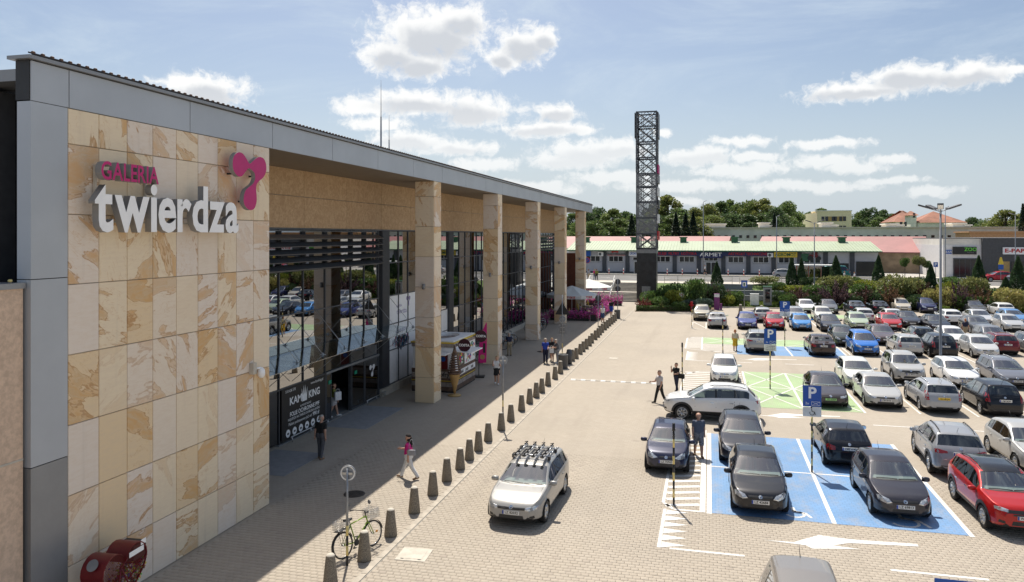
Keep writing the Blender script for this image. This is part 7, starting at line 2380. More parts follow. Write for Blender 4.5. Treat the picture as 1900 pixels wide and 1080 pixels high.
    for sx in (1, -1):
        mb = MB()
        c = Vector((sx * (mx + .13), sy0 + .06, zs + .07))
        n1, n2 = 6, 10
        vs_, fs = [], []
        for a in range(n1 + 1):
            ph = -math.pi / 2 + math.pi * a / n1
            for b in range(n2):
                th = 2 * math.pi * b / n2
                e = lambda v: math.copysign(abs(v) ** .7, v)
                vs_.append((c.x + .125 * e(math.cos(ph) * math.cos(th)), c.y + .075 * e(math.cos(ph) * math.sin(th)), c.z + .075 * e(math.sin(ph))))
        for a in range(n1):
            for b in range(n2):
                fs.append((a * n2 + b, a * n2 + (b + 1) % n2, (a + 1) * n2 + (b + 1) % n2, (a + 1) * n2 + b))
        mb.add(vs_, fs, 0, True)
        mb.tube((sx * (mx - .04), sy0 + .08, zs + .0), (c.x - sx * .06, c.y, c.z - .03), .025, .02, 6, 1)
        mb.box(c.x - .10, c.x + .10, c.y + .066, c.y + .072, c.z - .055, c.z + .055, 2)
        ml.append(mb.mesh('mirror', [M['car_paint'], M['black_plastic'], M['chrome']]))
    out['mirror'] = ml
    # interior
    yd = d['ws'][0] - L / 2
    zd = interp(d['top'], np.array([d['ws'][0]]))[0]
    out['dashboard'] = [MB().prism([(yd + .12, zd - .30), (yd + .85, zd - .30), (yd + .78, zd - .06), (yd + .45, zd - .02), (yd + .16, zd - .05)], -W * .78, W * .78, 'YZ').mesh('dashboard', M['dashboard'])]
    out['cabin_floor'] = [MB().box(-W * .78, W * .78, yd + .2, d['rw'][0] - L / 2, .30, .36).mesh('cabin_floor', M['liner'])]
    st_ = []
    for x in (-.36, .36):
        for y in (yd + 1.15, yd + 1.98):
            if y < d['rw'][0] - L / 2 - .2:
                mb = MB().box(x - .24, x + .24, y - .3, y + .2, .36, zd - .42)
                mb.prism([(y + .08, zd - .45), (y + .28, zd - .45), (y + .38, zd + .18), (y + .26, zd + .18)], x - .23, x + .23, 'YZ')
                mb.box(x - .12, x + .12, y + .30, y + .39, zd + .20, zd + .36)
                st_.append(mb.mesh('seat', M['seat_fabric']))
    out['seat'] = st_
    mb = MB()
    for i in range(14):
        a0, a1 = 2 * math.pi * i / 14, 2 * math.pi * (i + 1) / 14
        cc_ = lambda a: (.36 + .18 * math.cos(a), yd + .80 - .05 * math.sin(a), zd - .10 + .17 * math.sin(a))
        mb.tube(cc_(a0), cc_(a1), .016, n=5)
    out['steering_wheel'] = [mb.mesh('steering_wheel', M['black_plastic'])]
    # dark wheel wells and underbody
    mb = MB().box(-W * .70, W * .70, -L / 2 + .35, L / 2 - .35, .17 + (.06 if kind == 'suv' else 0), .34)
    for ay in ax:
        for sx in (1, -1):
            n_ = 18
            vs_ = []
            for xx in (W * .985, W * .62):
                for i in range(n_):
                    a = R(-25 + 230 * i / (n_ - 1))
                    vs_.append((sx * xx, ay + (RA - .004) * math.cos(a), d['r'] + (RA - .004) * math.sin(a)))
            fs = [(i, i + 1, n_ + i + 1, n_ + i) for i in range(n_ - 1)] + [tuple(range(n_, 2 * n_))]
            mb.add(vs_, fs)
    out['wheel_well'] = [mb.mesh('wheel_well', M['liner'])]
    out['antenna'] = [MB().tube((0, d['rw'][0] - L / 2 - .18, interp(d['top'], np.array([d['rw'][0] - .2]))[0] - .01), (0, d['rw'][0] - L / 2 + .05, interp(d['top'], np.array([d['rw'][0] - .2]))[0] + .22), .008, .004, 5).mesh('antenna', M['black_plain'])]
    out['ax'] = ax; out['W'] = W; out['d'] = d; out['up'] = up; out['bvh'] = bvh
    return out


def wheel_meshes(r, spokes, seed):
    tyre = MB().lathe([(r * .66, -.085), (r * .80, -.10), (r * .95, -.10), (r, -.075), (r, .075), (r * .95, .10), (r * .80, .10), (r * .66, .085)], 28, axis='X', caps=False).mesh('tyre', M['rubber'])
    mb = MB()
    mb.lathe([(r * .655, -.08), (r * .68, .088), (r * .62, .09), (r * .60, .05)], 28, axis='X', caps=False)
    for i in range(spokes):
        a = 2 * math.pi * i / spokes
        for da in (-.13, .13):
            p0 = (.055, .05 * r * math.cos(a), .05 * r * math.sin(a)); p1 = (.075, .63 * r * math.cos(a + da), .63 * r * math.sin(a + da))
            mb.tube(p0, p1, .034, .022, 6)
    mb.lathe([(.0, .085), (.045, .08), (.06, .05)], 12, axis='X', caps=False)
    rim = mb.mesh('rim', M['rim_alloy'])
    disc = MB().lathe([(r * .62, .01), (r * .2, .012), (0.0, .012)], 20, axis='X', caps=False).mesh('brake_disc', M['dark_grey'])
    return tyre, rim, disc


TPL = {k: build_car(k) for k in CARS}
WH = {k: [wheel_meshes(CARS[k]['r'], s, 0) for s in (5, 7)] for k in CARS}
SKIP = ('ax', 'W', 'd', 'up', 'decal', 'bvh')
BACK_ONLY = set()


def make_car(kind, label, x, near_axle, face, col, plate=None, plate_col='plate_white', rz=0.0, sc=(1, 1, 1), roofcol=None, detail=2, group='cars in the parking lot', name=None, z=0.0, center=None):
    """face 'F': nose towards the camera (-Y); 'R': tail towards the camera."""
    t = TPL[kind]; d = t['d']
    nm = {'hatch': 'hatchback', 'mini': 'small_car', 'estate': 'estate_car', 'sedan': 'saloon_car', 'suv': 'crossover', 'mpv': 'people_carrier'}[kind]
    L = d['L'] * sc[1]
    near_off = (t['ax'][0] if face == 'F' else -t['ax'][1]) * sc[1]
    cy_ = near_axle - near_off
    if center:
        x, cy_ = center
    c = thing(name or nm, label, 'car', (x, cy_, z), (0 if face == 'F' else math.pi) + rz, group)
    c.scale = sc
    front_vis = face == 'F'
    for k, ms in t.items():
        if k in SKIP:
            continue
        for me in (ms if isinstance(ms, list) else [ms]):
            if detail < 2 and k in ('door_gap', 'wiper', 'bonnet_gap', 'steering_wheel', 'fog_lamp', 'bumper_lip', 'antenna', 'cowl', 'badge'):
                continue
            o = obj(k, me, c)
            o.color = (*col, 1)
    if roofcol is not None:
        for o in c.children:
            pass
    for i, ay in enumerate(t['ax']):
        for sx in (1, -1):
            w = obj('wheel', None, c, (sx * (d['W'] / 2 - .115), ay, d['r']), (0, 0, 0 if sx > 0 else math.pi))
            ty, rm, dc = WH[kind][hash(label) % 2 if False else (len(label) % 2)]
            obj('tyre', ty, w); obj('rim', rm, w)
            if detail > 1:
                obj('brake_disc', dc, w)
    # plates
    for end in ('F', 'B'):
        zc = (.50 if end == 'F' else (.80 if kind in ('hatch', 'mini', 'sedan') else .80)) + t['up'] * .9
        sgn = -1 if end == 'F' else 1
        h = t['bvh'].ray_cast(Vector((0, sgn * 9, zc)), Vector((0, -sgn, 0)))
        yy_ = h[0].y if h[0] else sgn * d['L'] / 2
        h2 = t['bvh'].ray_cast(Vector((0.2, sgn * 9, zc - .05)), Vector((0, -sgn, 0)))
        yy_ = min(yy_, h2[0].y) if sgn < 0 else max(yy_, h2[0].y)
        yo = yy_ + sgn * .012
        p_ = obj('number_plate', PLATE[plate_col], c, (0, yo, zc), (R(90), 0, 0 if end == 'F' else math.pi))
        vis = (end == 'F') == (face == 'F')
        if detail > 1 and plate and vis:
            obj('lettering', text_mesh(plate, .105, M['black_plain'], .001, .002, width=.40), p_, (.02, 0, .0075))
            if plate_col == 'plate_white':
                obj('country_band', EUB, p_, (-.238, 0, .0066))
    return c


PLATE = {k: MB().box(-.26, .26, -.056, .056, -.02, .006).mesh('number_plate', M[k]) for k in ('plate_white', 'plate_yellow')}
mat('plate_green', (0.30, 0.60, 0.22), 0.45, var=0)
PLATE['plate_green'] = MB().box(-.26, .26, -.056, .056, -.02, .006).mesh('number_plate', M['plate_green'])
EUB = MB().box(-.022, .022, -.054, .054, 0, .001).mesh('country_band', M['eu_blue'])

SILV = (0.46, 0.46, 0.45); WHT = (0.80, 0.80, 0.79); BLK = (0.008, 0.009, 0.014); GRY = (0.10, 0.105, 0.115); DGR = (0.022, 0.023, 0.032)
CHAMP = (0.345, 0.338, 0.322); NAVY = (0.018, 0.022, 0.055); RED = (0.42, 0.012, 0.012); BLUE = (0.03, 0.12, 0.42); SKY = (0.07, 0.26, 0.60); LGRN = (0.42, 0.50, 0.36); MAROON = (0.16, 0.012, 0.018)
CREAM = (0.55, 0.50, 0.42); PURP = (0.10, 0.075, 0.085); BRN = (0.045, 0.028, 0.026); MBLU = (0.05, 0.07, 0.24)

make_car('estate', 'champagne silver estate car with bicycle racks on its roof, driving past the bollards', -5.62, 22.72, 'F', CHAMP, 'LZ 82032', rz=R(-2))
make_car('mini', 'dark navy small hatchback with pale headlights beside the hatched island', -1.52, 28.88, 'F', NAVY, 'LZ 76965', sc=(1.0, 1.02, .97))
make_car('hatch', 'black hatchback with chrome grille in the nearest blue bay', 1.53, 25.45, 'F', BLK, 'LZ 42684')
make_car('hatch', 'dark grey hatchback parked behind the black one in the blue bay', 1.25, 30.77, 'F', DGR, 'LZ 15537', sc=(1.02, 1.03, 1))
make_car('hatch', 'black hatchback seen from behind next to the wheelchair parking sign', 5.05, 31.15, 'R', BLK, 'CMZ 8145')
make_car('hatch', 'dark graphite small hatchback in the right blue bay', 5.68, 26.06, 'F', (0.030, 0.029, 0.040), 'LZ 69813', rz=R(2.0), sc=(.98, .95, 1.0))
make_car('suv', 'grey crossover seen from behind with roof rails beside the red one', 8.78, 30.95, 'R', (0.30, 0.31, 0.33), 'WE 5271', rz=R(-3))
make_car('suv', 'red crossover with a black roof at the right edge', 8.72, 25.55, 'F', RED, 'WE 6K31', sc=(.97, .95, .95), rz=R(2))
make_car('hatch', 'silver hatchback cut by the right edge behind the red crossover', 11.75, 32.0, 'F', SILV, 'LZ 4471', rz=R(3), sc=(1, .95, 1.03))
make_car('mpv', 'brownish silver van roof at the lower edge of the picture', 1.92, 14.75, 'F', (0.24, 0.22, 0.20), 'LZ 1000', sc=(1, 1, 1.06))
make_car('suv', 'white crossover crossing the aisle behind the dark hatchbacks', 0, 0, 'F', WHT, None, rz=R(-90), center=(0.12, 37.75))
make_car('mini', 'small white car with dark twin headlights behind the white crossover', 0.86, 46.6, 'F', WHT, 'LZ 6437C')
make_car('sedan', 'dark grey saloon with a green number plate in the green bay', 5.92, 41.9, 'F', (0.05, 0.045, 0.055), 'PO 55224', 'plate_green', sc=(1, 1, .99))
make_car('sedan', 'silver saloon with a wide black grille beside the green bay', 8.53, 42.3, 'F', SILV, 'LTM 08100')
make_car('hatch', 'white hatchback behind the silver saloon', 8.35, 47.35, 'F', (0.72, 0.72, 0.68), 'LZ 33102', sc=(1.02, 1.05, 1.0))
make_car('suv', 'silver boxy crossover with roof rails in the second row', 11.35, 49.4, 'F', SILV, 'LZ 40912', sc=(.97, .95, 1.02))
make_car('estate', 'silver estate car with a yellow plate seen from behind', 11.02, 41.95, 'R', (0.40, 0.41, 0.43), '25 NB JN', 'plate_yellow')
make_car('hatch', 'white hatchback behind the tall lamp post', 14.1, 49.0, 'F', WHT, 'LZ 51F7', sc=(1.02, 1.05, .98))
make_car('mpv', 'black people carrier with roof bars seen from behind near the right edge', 13.66, 41.75, 'R', BLK, 'LTM 56241', sc=(1, .98, .96))
make_car('estate', 'slate grey estate car in the second row beside the lamp post', 16.85, 49.6, 'F', (0.17, 0.18, 0.21), 'LZ 90125')
make_car('hatch', 'dark blue hatchback at the right edge behind the black people carrier', 17.2, 43.4, 'F', (0.06, 0.07, 0.09), 'LZ 77120')
make_car('mpv', 'bright blue people carrier in the third row', 11.05, 60.3, 'F', (0.02, 0.16, 0.55), 'LZ 00178')
make_car('estate', 'silver estate car with tall red tail lights in the third row', 14.05, 61.0, 'R', SILV, 'WX 8931', sc=(1.02, 1, 1))
make_car('mpv', 'black people carrier seen from behind in the third row', 16.2, 60.65, 'R', BLK, 'LTM 9042', sc=(1.03, 1.06, 1))
make_car('hatch', 'pale silver hatchback in the third row right of the black people carrier', 19.0, 61.0, 'F', (0.58, 0.58, 0.57), 'LZ 16041')
make_car('estate', 'maroon estate car seen from behind in the third row', 20.95, 63.4, 'R', MAROON, 'LRA 3391', sc=(1.02, 1, 1.02))
make_car('estate', 'grey estate car at the right edge of the third row', 23.4, 63.0, 'F', (0.2, 0.2, 0.2), 'LZ 9001')
D1 = dict(detail=1)
make_car('hatch', 'dark green hatchback behind the bright blue people carrier', 10.35, 65.0, 'F', (0.02, 0.03, 0.024), **D1)
make_car('sedan', 'plum grey saloon behind the silver estate with tall tail lights', 13.6, 66.6, 'F', PURP, **D1)
make_car('estate', 'black estate car tail behind the black people carrier', 16.35, 66.6, 'R', BLK, **D1)
make_car('hatch', 'white hatchback between the black people carrier and the pale silver hatchback', 18.7, 66.4, 'F', WHT, **D1)
make_car('hatch', 'grey hatchback in the fourth row above the maroon estate', 22.0, 68.0, 'F', (0.22, 0.23, 0.25), **D1)
make_car('suv', 'silver crossover seen from behind on the far blue bay', 3.55, 59.5, 'R', (0.36, 0.37, 0.37), 'LRY 5721', sc=(1, 1.03, 1))
make_car('sedan', 'dark brown saloon seen from behind on the far blue bay', 7.95, 59.45, 'R', BRN, 'LTM 2019')
make_car('hatch', 'pale green hatchback in the fourth row', 13.5, 76.8, 'F', LGRN, **D1)
make_car('hatch', 'bright red hatchback in the fourth row', 16.3, 76.9, 'F', (0.45, 0.02, 0.025), **D1)
make_car('sedan', 'black saloon in the fourth row right of the lamp post', 20.2, 76.5, 'F', BLK, **D1)
make_car('sedan', 'dark grey saloon with broad grille in the fourth row', 23.45, 76.2, 'F', GRY, **D1)
make_car('hatch', 'low silver hatchback in the fourth row near the right edge', 26.75, 78.5, 'F', (0.5, 0.5, 0.5), **D1)
make_car('sedan', 'dark saloon half hidden by the lamp post in the fourth row', 18.5, 79.5, 'F', DGR, **D1)
make_car('hatch', 'white car tail behind the pale green hatchback', 15.0, 82.3, 'R', (0.62, 0.62, 0.62), **D1)
make_car('sedan', 'white saloon behind the bright red hatchback', 17.7, 81.6, 'F', (0.66, 0.67, 0.68), **D1)
make_car('hatch', 'white car tail in the fifth row right of the lamp post', 23.0, 82.8, 'R', WHT, **D1)
make_car('sedan', 'pale grey saloon in the fifth row', 25.8, 83.2, 'F', (0.55, 0.56, 0.57), **D1)
make_car('hatch', 'sky blue hatchback at the right edge of the fifth row', 29.0, 84.2, 'F', (0.12, 0.28, 0.55), **D1)
make_car('sedan', 'white saloon in the back row, nearest the charging station', 10.7, 91.8, 'F', WHT, **D1)
make_car('hatch', 'grey hatchback in the back row beside the white saloon', 13.1, 91.8, 'F', (0.13, 0.13, 0.14), **D1)
make_car('sedan', 'dark slate saloon tail in the back row', 15.9, 91.95, 'R', (0.05, 0.06, 0.075), **D1)
make_car('sedan', 'black saloon tail with red lights in the back row', 18.45, 92.6, 'R', BLK, **D1)
make_car('mpv', 'cream white van in the back row', 21.3, 95.0, 'F', CREAM, sc=(.98, .98, .95), **D1)
make_car('mpv', 'navy people carrier in the back row', 23.95, 95.0, 'F', (0.02, 0.025, 0.09), **D1)
make_car('estate', 'dark grey estate car in the back row beyond the lamp post', 28.8, 94.7, 'F', (0.09, 0.095, 0.10), **D1)
make_car('hatch', 'white hatchback tail in the back row', 30.9, 92.9, 'R', WHT, **D1)
make_car('suv', 'beige gold crossover beside the tower bed', -0.75, 80.9, 'F', (0.46, 0.42, 0.33), sc=(.92, .95, .92), **D1)
make_car('sedan', 'silver saloon tail in front of the beige crossover', 0.72, 74.6, 'R', (0.40, 0.40, 0.41), 'LZ 2280')
make_car('hatch', 'violet blue hatchback before the charging post', 3.45, 74.45, 'F', MBLU, 'LZ 44091')
make_car('mini', 'red small car with a large black grille beside the far parking sign', 5.9, 74.65, 'F', (0.40, 0.012, 0.025), 'LZ 3G71', sc=(1.06, 1.06, 1.0))
make_car('mini', 'sky blue small hatchback right of the far parking sign', 8.23, 74.45, 'F', SKY, 'LZ 60418', sc=(1.06, 1.04, .98))
make_car('sedan', 'dark saloon beside the sky blue hatchback', 10.72, 74.25, 'F', DGR, 'LZ 7782')
make_car('hatch', 'silver car tail behind the red small car', 5.2, 80.5, 'R', (0.42, 0.42, 0.42), **D1)
make_car('hatch', 'grey car behind the sky blue hatchback', 8.5, 81.5, 'F', (0.38, 0.40, 0.42), **D1)
make_car('hatch', 'off white hatchback behind the dark saloon', 11.2, 82.5, 'F', (0.66, 0.65, 0.60), **D1)
make_car('hatch', 'red hatchback parked by the far shops', 0, 0, 'F', (0.45, 0.015, 0.03), rz=R(-80), center=(wx(1849, 123), 123), z=UP, group='cars at the far shops', **D1)
make_car('hatch', 'white hatchback parked by the far shops', 0, 0, 'F', WHT, rz=R(-95), center=(wx(1886, 123), 123), z=UP, group='cars at the far shops', **D1)
make_car('hatch', 'silver car at the street before the yellow shop sign', 0, 0, 'F', SILV, rz=R(90), center=(wx(1460, 124), 124), z=UP, group='cars at the far shops', **D1)
make_car('mpv', 'teal minibus behind the bus shelter before the shop row', 0, 0, 'F', (0.02, 0.16, 0.15), rz=R(-90), center=(wx(1538, 123), 123), z=UP, sc=(1.05, 1.35, 1.3), group='cars at the far shops', **D1)

# two colour roof of the red crossover: a black roof skin part of its own
for o in list(bpy.data.objects):
    if o.get('label') == 'red crossover with a black roof at the right edge':
        d = CARS['suv']; bv_ = TPL['suv']['bvh']; W = d['W'] / 2; L = d['L']
        mb = MB(); nx, ny = 12, 16
        y0, y1 = d['ws'][1] + .0 - L / 2, d['rw'][0] - L / 2 + .0
        for j in range(ny + 1):
            for i in range(nx + 1):
                x = (i / nx * 2 - 1) * W * .67; y = y0 + (y1 - y0) * j / ny
                h = bv_.ray_cast(Vector((x, y, 5)), Vector((0, 0, -1)))
                mb.v.append((x, y, h[0].z + .006))
        for j in range(ny):
            for i in range(nx):
                q = (j * (nx + 1) + i, j * (nx + 1) + i + 1, (j + 1) * (nx + 1) + i + 1, (j + 1) * (nx + 1) + i)
                mb.f.append(q); mb.m.append(0); mb.sm.append(True)
        r_ = obj('roof_skin', mb.mesh('roof_skin', M['car_paint']), o); r_.color = (0.012, 0.012, 0.014, 1)
    if o.get('label', '').startswith('champagne silver estate'):
        gc = o

# bicycle carriers on the champagne estate
rk = thing('roof_rack', 'silver and black bicycle carriers on the roof of the champagne estate', 'roof rack', (gc.location.x, gc.location.y, 0), gc.rotation_euler.z)
for y in (0.05, 0.95):
    MB().tube((-0.62, y, 1.56), (0.62, y, 1.56), 0.022, n=8).build('cross_bar', M['steel'], rk)
    for sx in (-1, 1):
        MB().box(sx * 0.60 - 0.04, sx * 0.60 + 0.04, y - 0.06, y + 0.06, 1.44, 1.56).build('bar_foot', M['black_plastic'], rk)
for i in range(4):
    x = -0.45 + i * 0.3
    MB().box(x - 0.04, x + 0.04, -0.35, 1.15, 1.58, 1.62).build('wheel_tray', M['steel'], rk)
    for y in (-0.3, 0.1, 0.5, 1.05):
        mb = MB().box(x - 0.05, x + 0.05, y - 0.05, y + 0.05, 1.61, 1.65)
        mb.tube((x, y, 1.66), (x + 0.05, y + 0.05, 1.71), 0.02, n=6).tube((x - 0.05, y, 1.7), (x + 0.06, y, 1.72), 0.014, n=6)
        mb.build('clamp', M['black_plastic'], rk)
    MB().tube((x + 0.05, 0.3, 1.63), (x + 0.10, 0.75, 1.72), 0.014, n=6).build('support_arm', M['steel'], rk)

# ------------------------------------------------------------------ people
def cloth(name, col, rough=0.85, var=0.1):
    return M.get(name) or mat(name, col, rough, var=var, vscale=9)
for n_, c_ in dict(c_black=(0.012, 0.012, 0.013), c_grey=(0.10, 0.10, 0.11), c_lgrey=(0.30, 0.30, 0.32), c_white=(0.72, 0.72, 0.72), c_pink=(0.62, 0.02, 0.22), c_navy=(0.015, 0.02, 0.05), c_blue=(0.03, 0.07, 0.42), c_khaki=(0.34, 0.28, 0.19), c_jeans=(0.05, 0.09, 0.20), c_olive=(0.18, 0.19, 0.04), c_slate=(0.10, 0.115, 0.16), c_cream=(0.60, 0.54, 0.40), c_yellow=(0.66, 0.42, 0.03), c_teal=(0.04, 0.22, 0.32), shoe=(0.05, 0.045, 0.04), sandal=(0.28, 0.17, 0.10), h_black=(0.012, 0.010, 0.010), h_grey=(0.36, 0.34, 0.31), h_blond=(0.42, 0.29, 0.14), h_brown=(0.08, 0.045, 0.025), h_orange=(0.45, 0.15, 0.04), h_white=(0.62, 0.56, 0.46)).items():
    cloth(n_, c_)
def check_mat(name, a, b, s):
    m = bpy.data.materials.new(name); m.use_nodes = True
    k = NT(m.node_tree); out = k.n('ShaderNodeOutputMaterial'); bs = k.n('ShaderNodeBsdfPrincipled'); k.l(bs.outputs[0], out.inputs[0])
    tc = k.n('ShaderNodeTexCoord'); ch = k.n('ShaderNodeTexChecker'); ch.inputs['Scale'].default_value = s
    k.l(tc.outputs['Object'], ch.inputs['Vector']); ch.inputs[1].default_value = (*a, 1); ch.inputs[2].default_value = (*b, 1)
    k.l(ch.outputs[0], bs.inputs['Base Color']); bs.inputs['Roughness'].default_value = 0.85
    M[name] = m
check_mat('c_check', (0.03, 0.035, 0.06), (0.40, 0.40, 0.42), 22)
check_mat('c_stripe', (0.40, 0.38, 0.40), (0.62, 0.60, 0.60), 30)


def person(label, x, y, rz, height, top, bottom, hair, shoes='shoe', sleeves=0.55, legs='long', legL=(12, 5), legR=(-14, 18), armL=(-14, 10, 12), armR=(16, 10, 12), hairstyle='short', skirt=None, lean=0.0, z=0.0, sit=False, stout=1.0, name='person', glasses=False, bald=False):
    """armL/armR: (swing forward, away from body, elbow bend) in degrees; legL/legR: (swing forward, knee bend)."""
    s = height / 1.76 * 0.95
    pr = []          # p0, p1, r0, r1, material
    V3 = Vector
    def add(a, b, r0, r1, m_):
        q = 1.0 if r0 < 0.035 else 1.2
        pr.append((V3(a), V3(b), r0 * q, r1 * q, m_))
    hipz = 0.93
    # height of the pelvis so that the lower foot stands on the ground
    def leg(sx, sw, kn):
        h = V3((sx * 0.09, 0, hipz))
        a = R(sw); k = R(sw - kn)
        kn_ = h + V3((sx * 0.01, -math.sin(a) * 0.44, -math.cos(a) * 0.44))
        an = kn_ + V3((0, -math.sin(k) * 0.41, -math.cos(k) * 0.41))
        pitch = R(min(0, sw - kn) * 0.6)
        toe = an + V3((sx * 0.03, -0.17 * math.cos(pitch), -0.045 + 0.17 * math.sin(pitch)))
        heel = an + V3((0, 0.03, -0.04))
        return h, kn_, an, toe, heel
    legs_ = {1: leg(1, *legL), -1: leg(-1, *legR)}
    low = min(min(l[3].z, l[4].z) for l in legs_.values()) - 0.035
    for sx, (h, k, an, toe, heel) in legs_.items():
        full = legs == 'long'
        add(h, k, 0.092 * stout, 0.064, bottom if legs in ('long', 'knee') else ('skin' if legs == 'bare' else bottom))
        if legs == 'knee':
            add(h, h.lerp(k, 0.9), 0.10 * stout, 0.088, bottom)
        if legs == 'short':
            pr.pop(); add(h.lerp(k, 0.5), k, 0.075, 0.06, 'skin'); add(h, h.lerp(k, 0.55), 0.10 * stout, 0.095, bottom)
        add(k, k.lerp(an, 0.35), 0.060, 0.058, bottom if full else 'skin')
        add(k.lerp(an, 0.35), an, 0.058, 0.040, bottom if full else 'skin')
        if full:
            add(k, an, 0.066, 0.056, bottom)
        add(heel, toe, 0.042, 0.034, shoes)
    # trunk
    def T(p):
        return V3((p[0], p[1] - math.sin(R(lean)) * (p[2] - hipz), p[2]))
    for sx in (-1, 1):
        add(T((sx * 0.075, 0.01, 0.94)), T((sx * 0.075, 0.01, 1.02)), 0.115 * stout, 0.11 * stout, bottom)
        add(T((sx * 0.068, 0, 1.06)), T((sx * 0.085, 0, 1.36)), 0.110 * stout, 0.105, top)
        add(T((sx * 0.09, 0.0, 1.36)), T((sx * 0.175, 0, 1.42)), 0.085, 0.055, top)
    add(T((0, -0.01, 1.05)), T((0, 0.0, 1.38)), 0.112 * stout, 0.10, top)
    add(T((0, 0.01, 1.42)), T((0, -0.005, 1.54)), 0.056, 0.052, 'skin')
    if skirt:
        for a in range(0, 360, 40):
            add(T((0.07 * math.cos(R(a)), 0.06 * math.sin(R(a)), 1.0)), (0.15 * math.cos(R(a)), 0.13 * math.sin(R(a)), hipz - skirt), 0.085, 0.06, bottom)
    hc = T((0, -0.015, 1.655))
    add(hc + V3((0, 0.015, 0.02)), hc + V3((0, -0.012, 0.01)), 0.096, 0.090, 'skin')
    add(hc + V3((0, -0.03, -0.05)), hc + V3((0, -0.04, -0.075)), 0.066, 0.052, 'skin')
    add(hc + V3((0, -0.095, -0.005)), hc + V3((0, -0.112, -0.03)), 0.012, 0.016, 'skin')
    for sx in (-1, 1):
        add(hc + V3((sx * 0.088, 0.005, -0.02)), hc + V3((sx * 0.092, 0.01, 0.015)), 0.018, 0.02, 'skin')
    hands = []
    for sx, (sw, ab, el) in ((1, armL), (-1, armR)):
        sh_ = T((sx * 0.185, 0.005, 1.425))
        a = R(sw)
        d1 = V3((sx * math.sin(R(ab)), -math.sin(a) * math.cos(R(ab)), -math.cos(a) * math.cos(R(ab)))).normalized()
        elb = sh_ + d1 * 0.29
        a2 = R(sw + el)
        inw = -0.25 if el > 60 else 0.35
        d2 = V3((sx * math.sin(R(ab)) * inw, -math.sin(a2), -math.cos(a2))).normalized()
        wr = elb + d2 * 0.245
        add(sh_, sh_ + d1 * 0.29 * sleeves, 0.062, 0.056, top)
        add(sh_ + d1 * 0.29 * min(sleeves, 0.98), elb, 0.046, 0.041, 'skin' if sleeves < 1 else top)
        add(elb, wr, 0.041, 0.028, 'skin' if sleeves <= 1 else top)
        hands.append((wr, d2, sx))
    mats_ = []
    for p in pr:
        if p[4] not in mats_:
            mats_.append(p[4])
    for extra in ('skin', 'h_black'):
        if extra not in mats_:
            mats_.append(extra)
    # blobs -> one skin by voxel remesh
    mb = MB()
    def ball(c, r, n1=7, n2=10, mi=0):
        vs_ = [(c.x + r * math.cos(-math.pi / 2 + math.pi * a / n1) * math.cos(2 * math.pi * b / n2), c.y + r * math.cos(-math.pi / 2 + math.pi * a / n1) * math.sin(2 * math.pi * b / n2), c.z + r * math.sin(-math.pi / 2 + math.pi * a / n1)) for a in range(n1 + 1) for b in range(n2)]
        mb.add(vs_, [(a * n2 + b, a * n2 + (b + 1) % n2, (a + 1) * n2 + (b + 1) % n2, (a + 1) * n2 + b) for a in range(n1) for b in range(n2)], mi, True)
    for a, b, r0, r1, m_ in pr:
        ball(a, r0); ball(b, r1)
        if (b - a).length > 1e-4:
            mb.tube(a, b, r0, r1, 10)
    tmp = bpy.data.objects.new('blob', mb.mesh('blob', M['skin']))
    md = tmp.modifiers.new('r', 'REMESH'); md.mode = 'VOXEL'; md.voxel_size = 0.017; md.use_smooth_shade = True
    ms_ = tmp.modifiers.new('s', 'SMOOTH'); ms_.factor = 0.5; ms_.iterations = 2
    me = bake(tmp)
    n = len(me.polygons)
    cen = np.empty(n * 3); me.polygons.foreach_get('center', cen); cen = cen.reshape(-1, 3)
    best = np.full(n, 1e9); bi = np.zeros(n, int)
    for a, b, r0, r1, m_ in pr:
        A = np.array(a); AB = np.array(b - a); L2 = max(1e-9, AB @ AB)
        t = np.clip(((cen - A) @ AB) / L2, 0, 1)
        dist = np.linalg.norm(cen - (A + t[:, None] * AB), axis=1) - (r0 + (r1 - r0) * t)
        w_ = dist < best
        best[w_] = dist[w_]; bi[w_] = mats_.index(m_)
    # hands, fingers and eyes are joined to the skin
    mb = MB()
    si = mats_.index('skin'); ki = mats_.index('h_black')
    for wr, dd, sx in hands:
        side = dd.cross(V3((0, -1, 0.2))).normalized() if abs(dd.y) < .8 else V3((1, 0, 0))
        fwd = side.cross(dd).normalized()
        if fwd.y > 0:
            fwd = -fwd
        pal = wr + dd * 0.085
        mb.tube(wr - dd * 0.01, pal, 0.030, 0.036, 8, si); ball(pal, 0.034, 5, 8, si)
        for fi, (off, ln) in enumerate(((-0.027, 0.062), (-0.009, 0.075), (0.009, 0.072), (0.026, 0.056))):
            p0 = pal + fwd * off; p1 = p0 + dd * ln * 0.55; p2 = p1 + (dd * 0.7 + side * -sx * 0.5).normalized() * ln * 0.5
            mb.tube(p0, p1, 0.0105, 0.009, 5, si).tube(p1, p2, 0.009, 0.007, 5, si)
        p0 = wr + dd * 0.03 + fwd * 0.025
        p1 = p0 + (dd * 0.6 + fwd * 0.7).normalized() * 0.04; p2 = p1 + dd * 0.03
        mb.tube(p0, p1, 0.013, 0.011, 5, si).tube(p1, p2, 0.011, 0.008, 5, si)
    for sx in (-1, 1):
        ball(hc + V3((sx * 0.034, -0.086, 0.012)), 0.011 if not glasses else 0.022, 4, 6, ki)
    mb.tube(hc + V3((-0.022, -0.094, -0.062)), hc + V3((0.022, -0.094, -0.062)), 0.006, 0.006, 5, si)
    nv = len(me.vertices)
    V = np.empty(nv * 3); me.vertices.foreach_get('co', V); V = V.reshape(-1, 3)
    Fq = [tuple(p.vertices) for p in me.polygons]
    allV = V.tolist() + [list(v) for v in mb.v]
    allF = Fq + [tuple(nv + i for i in f) for f in mb.f]
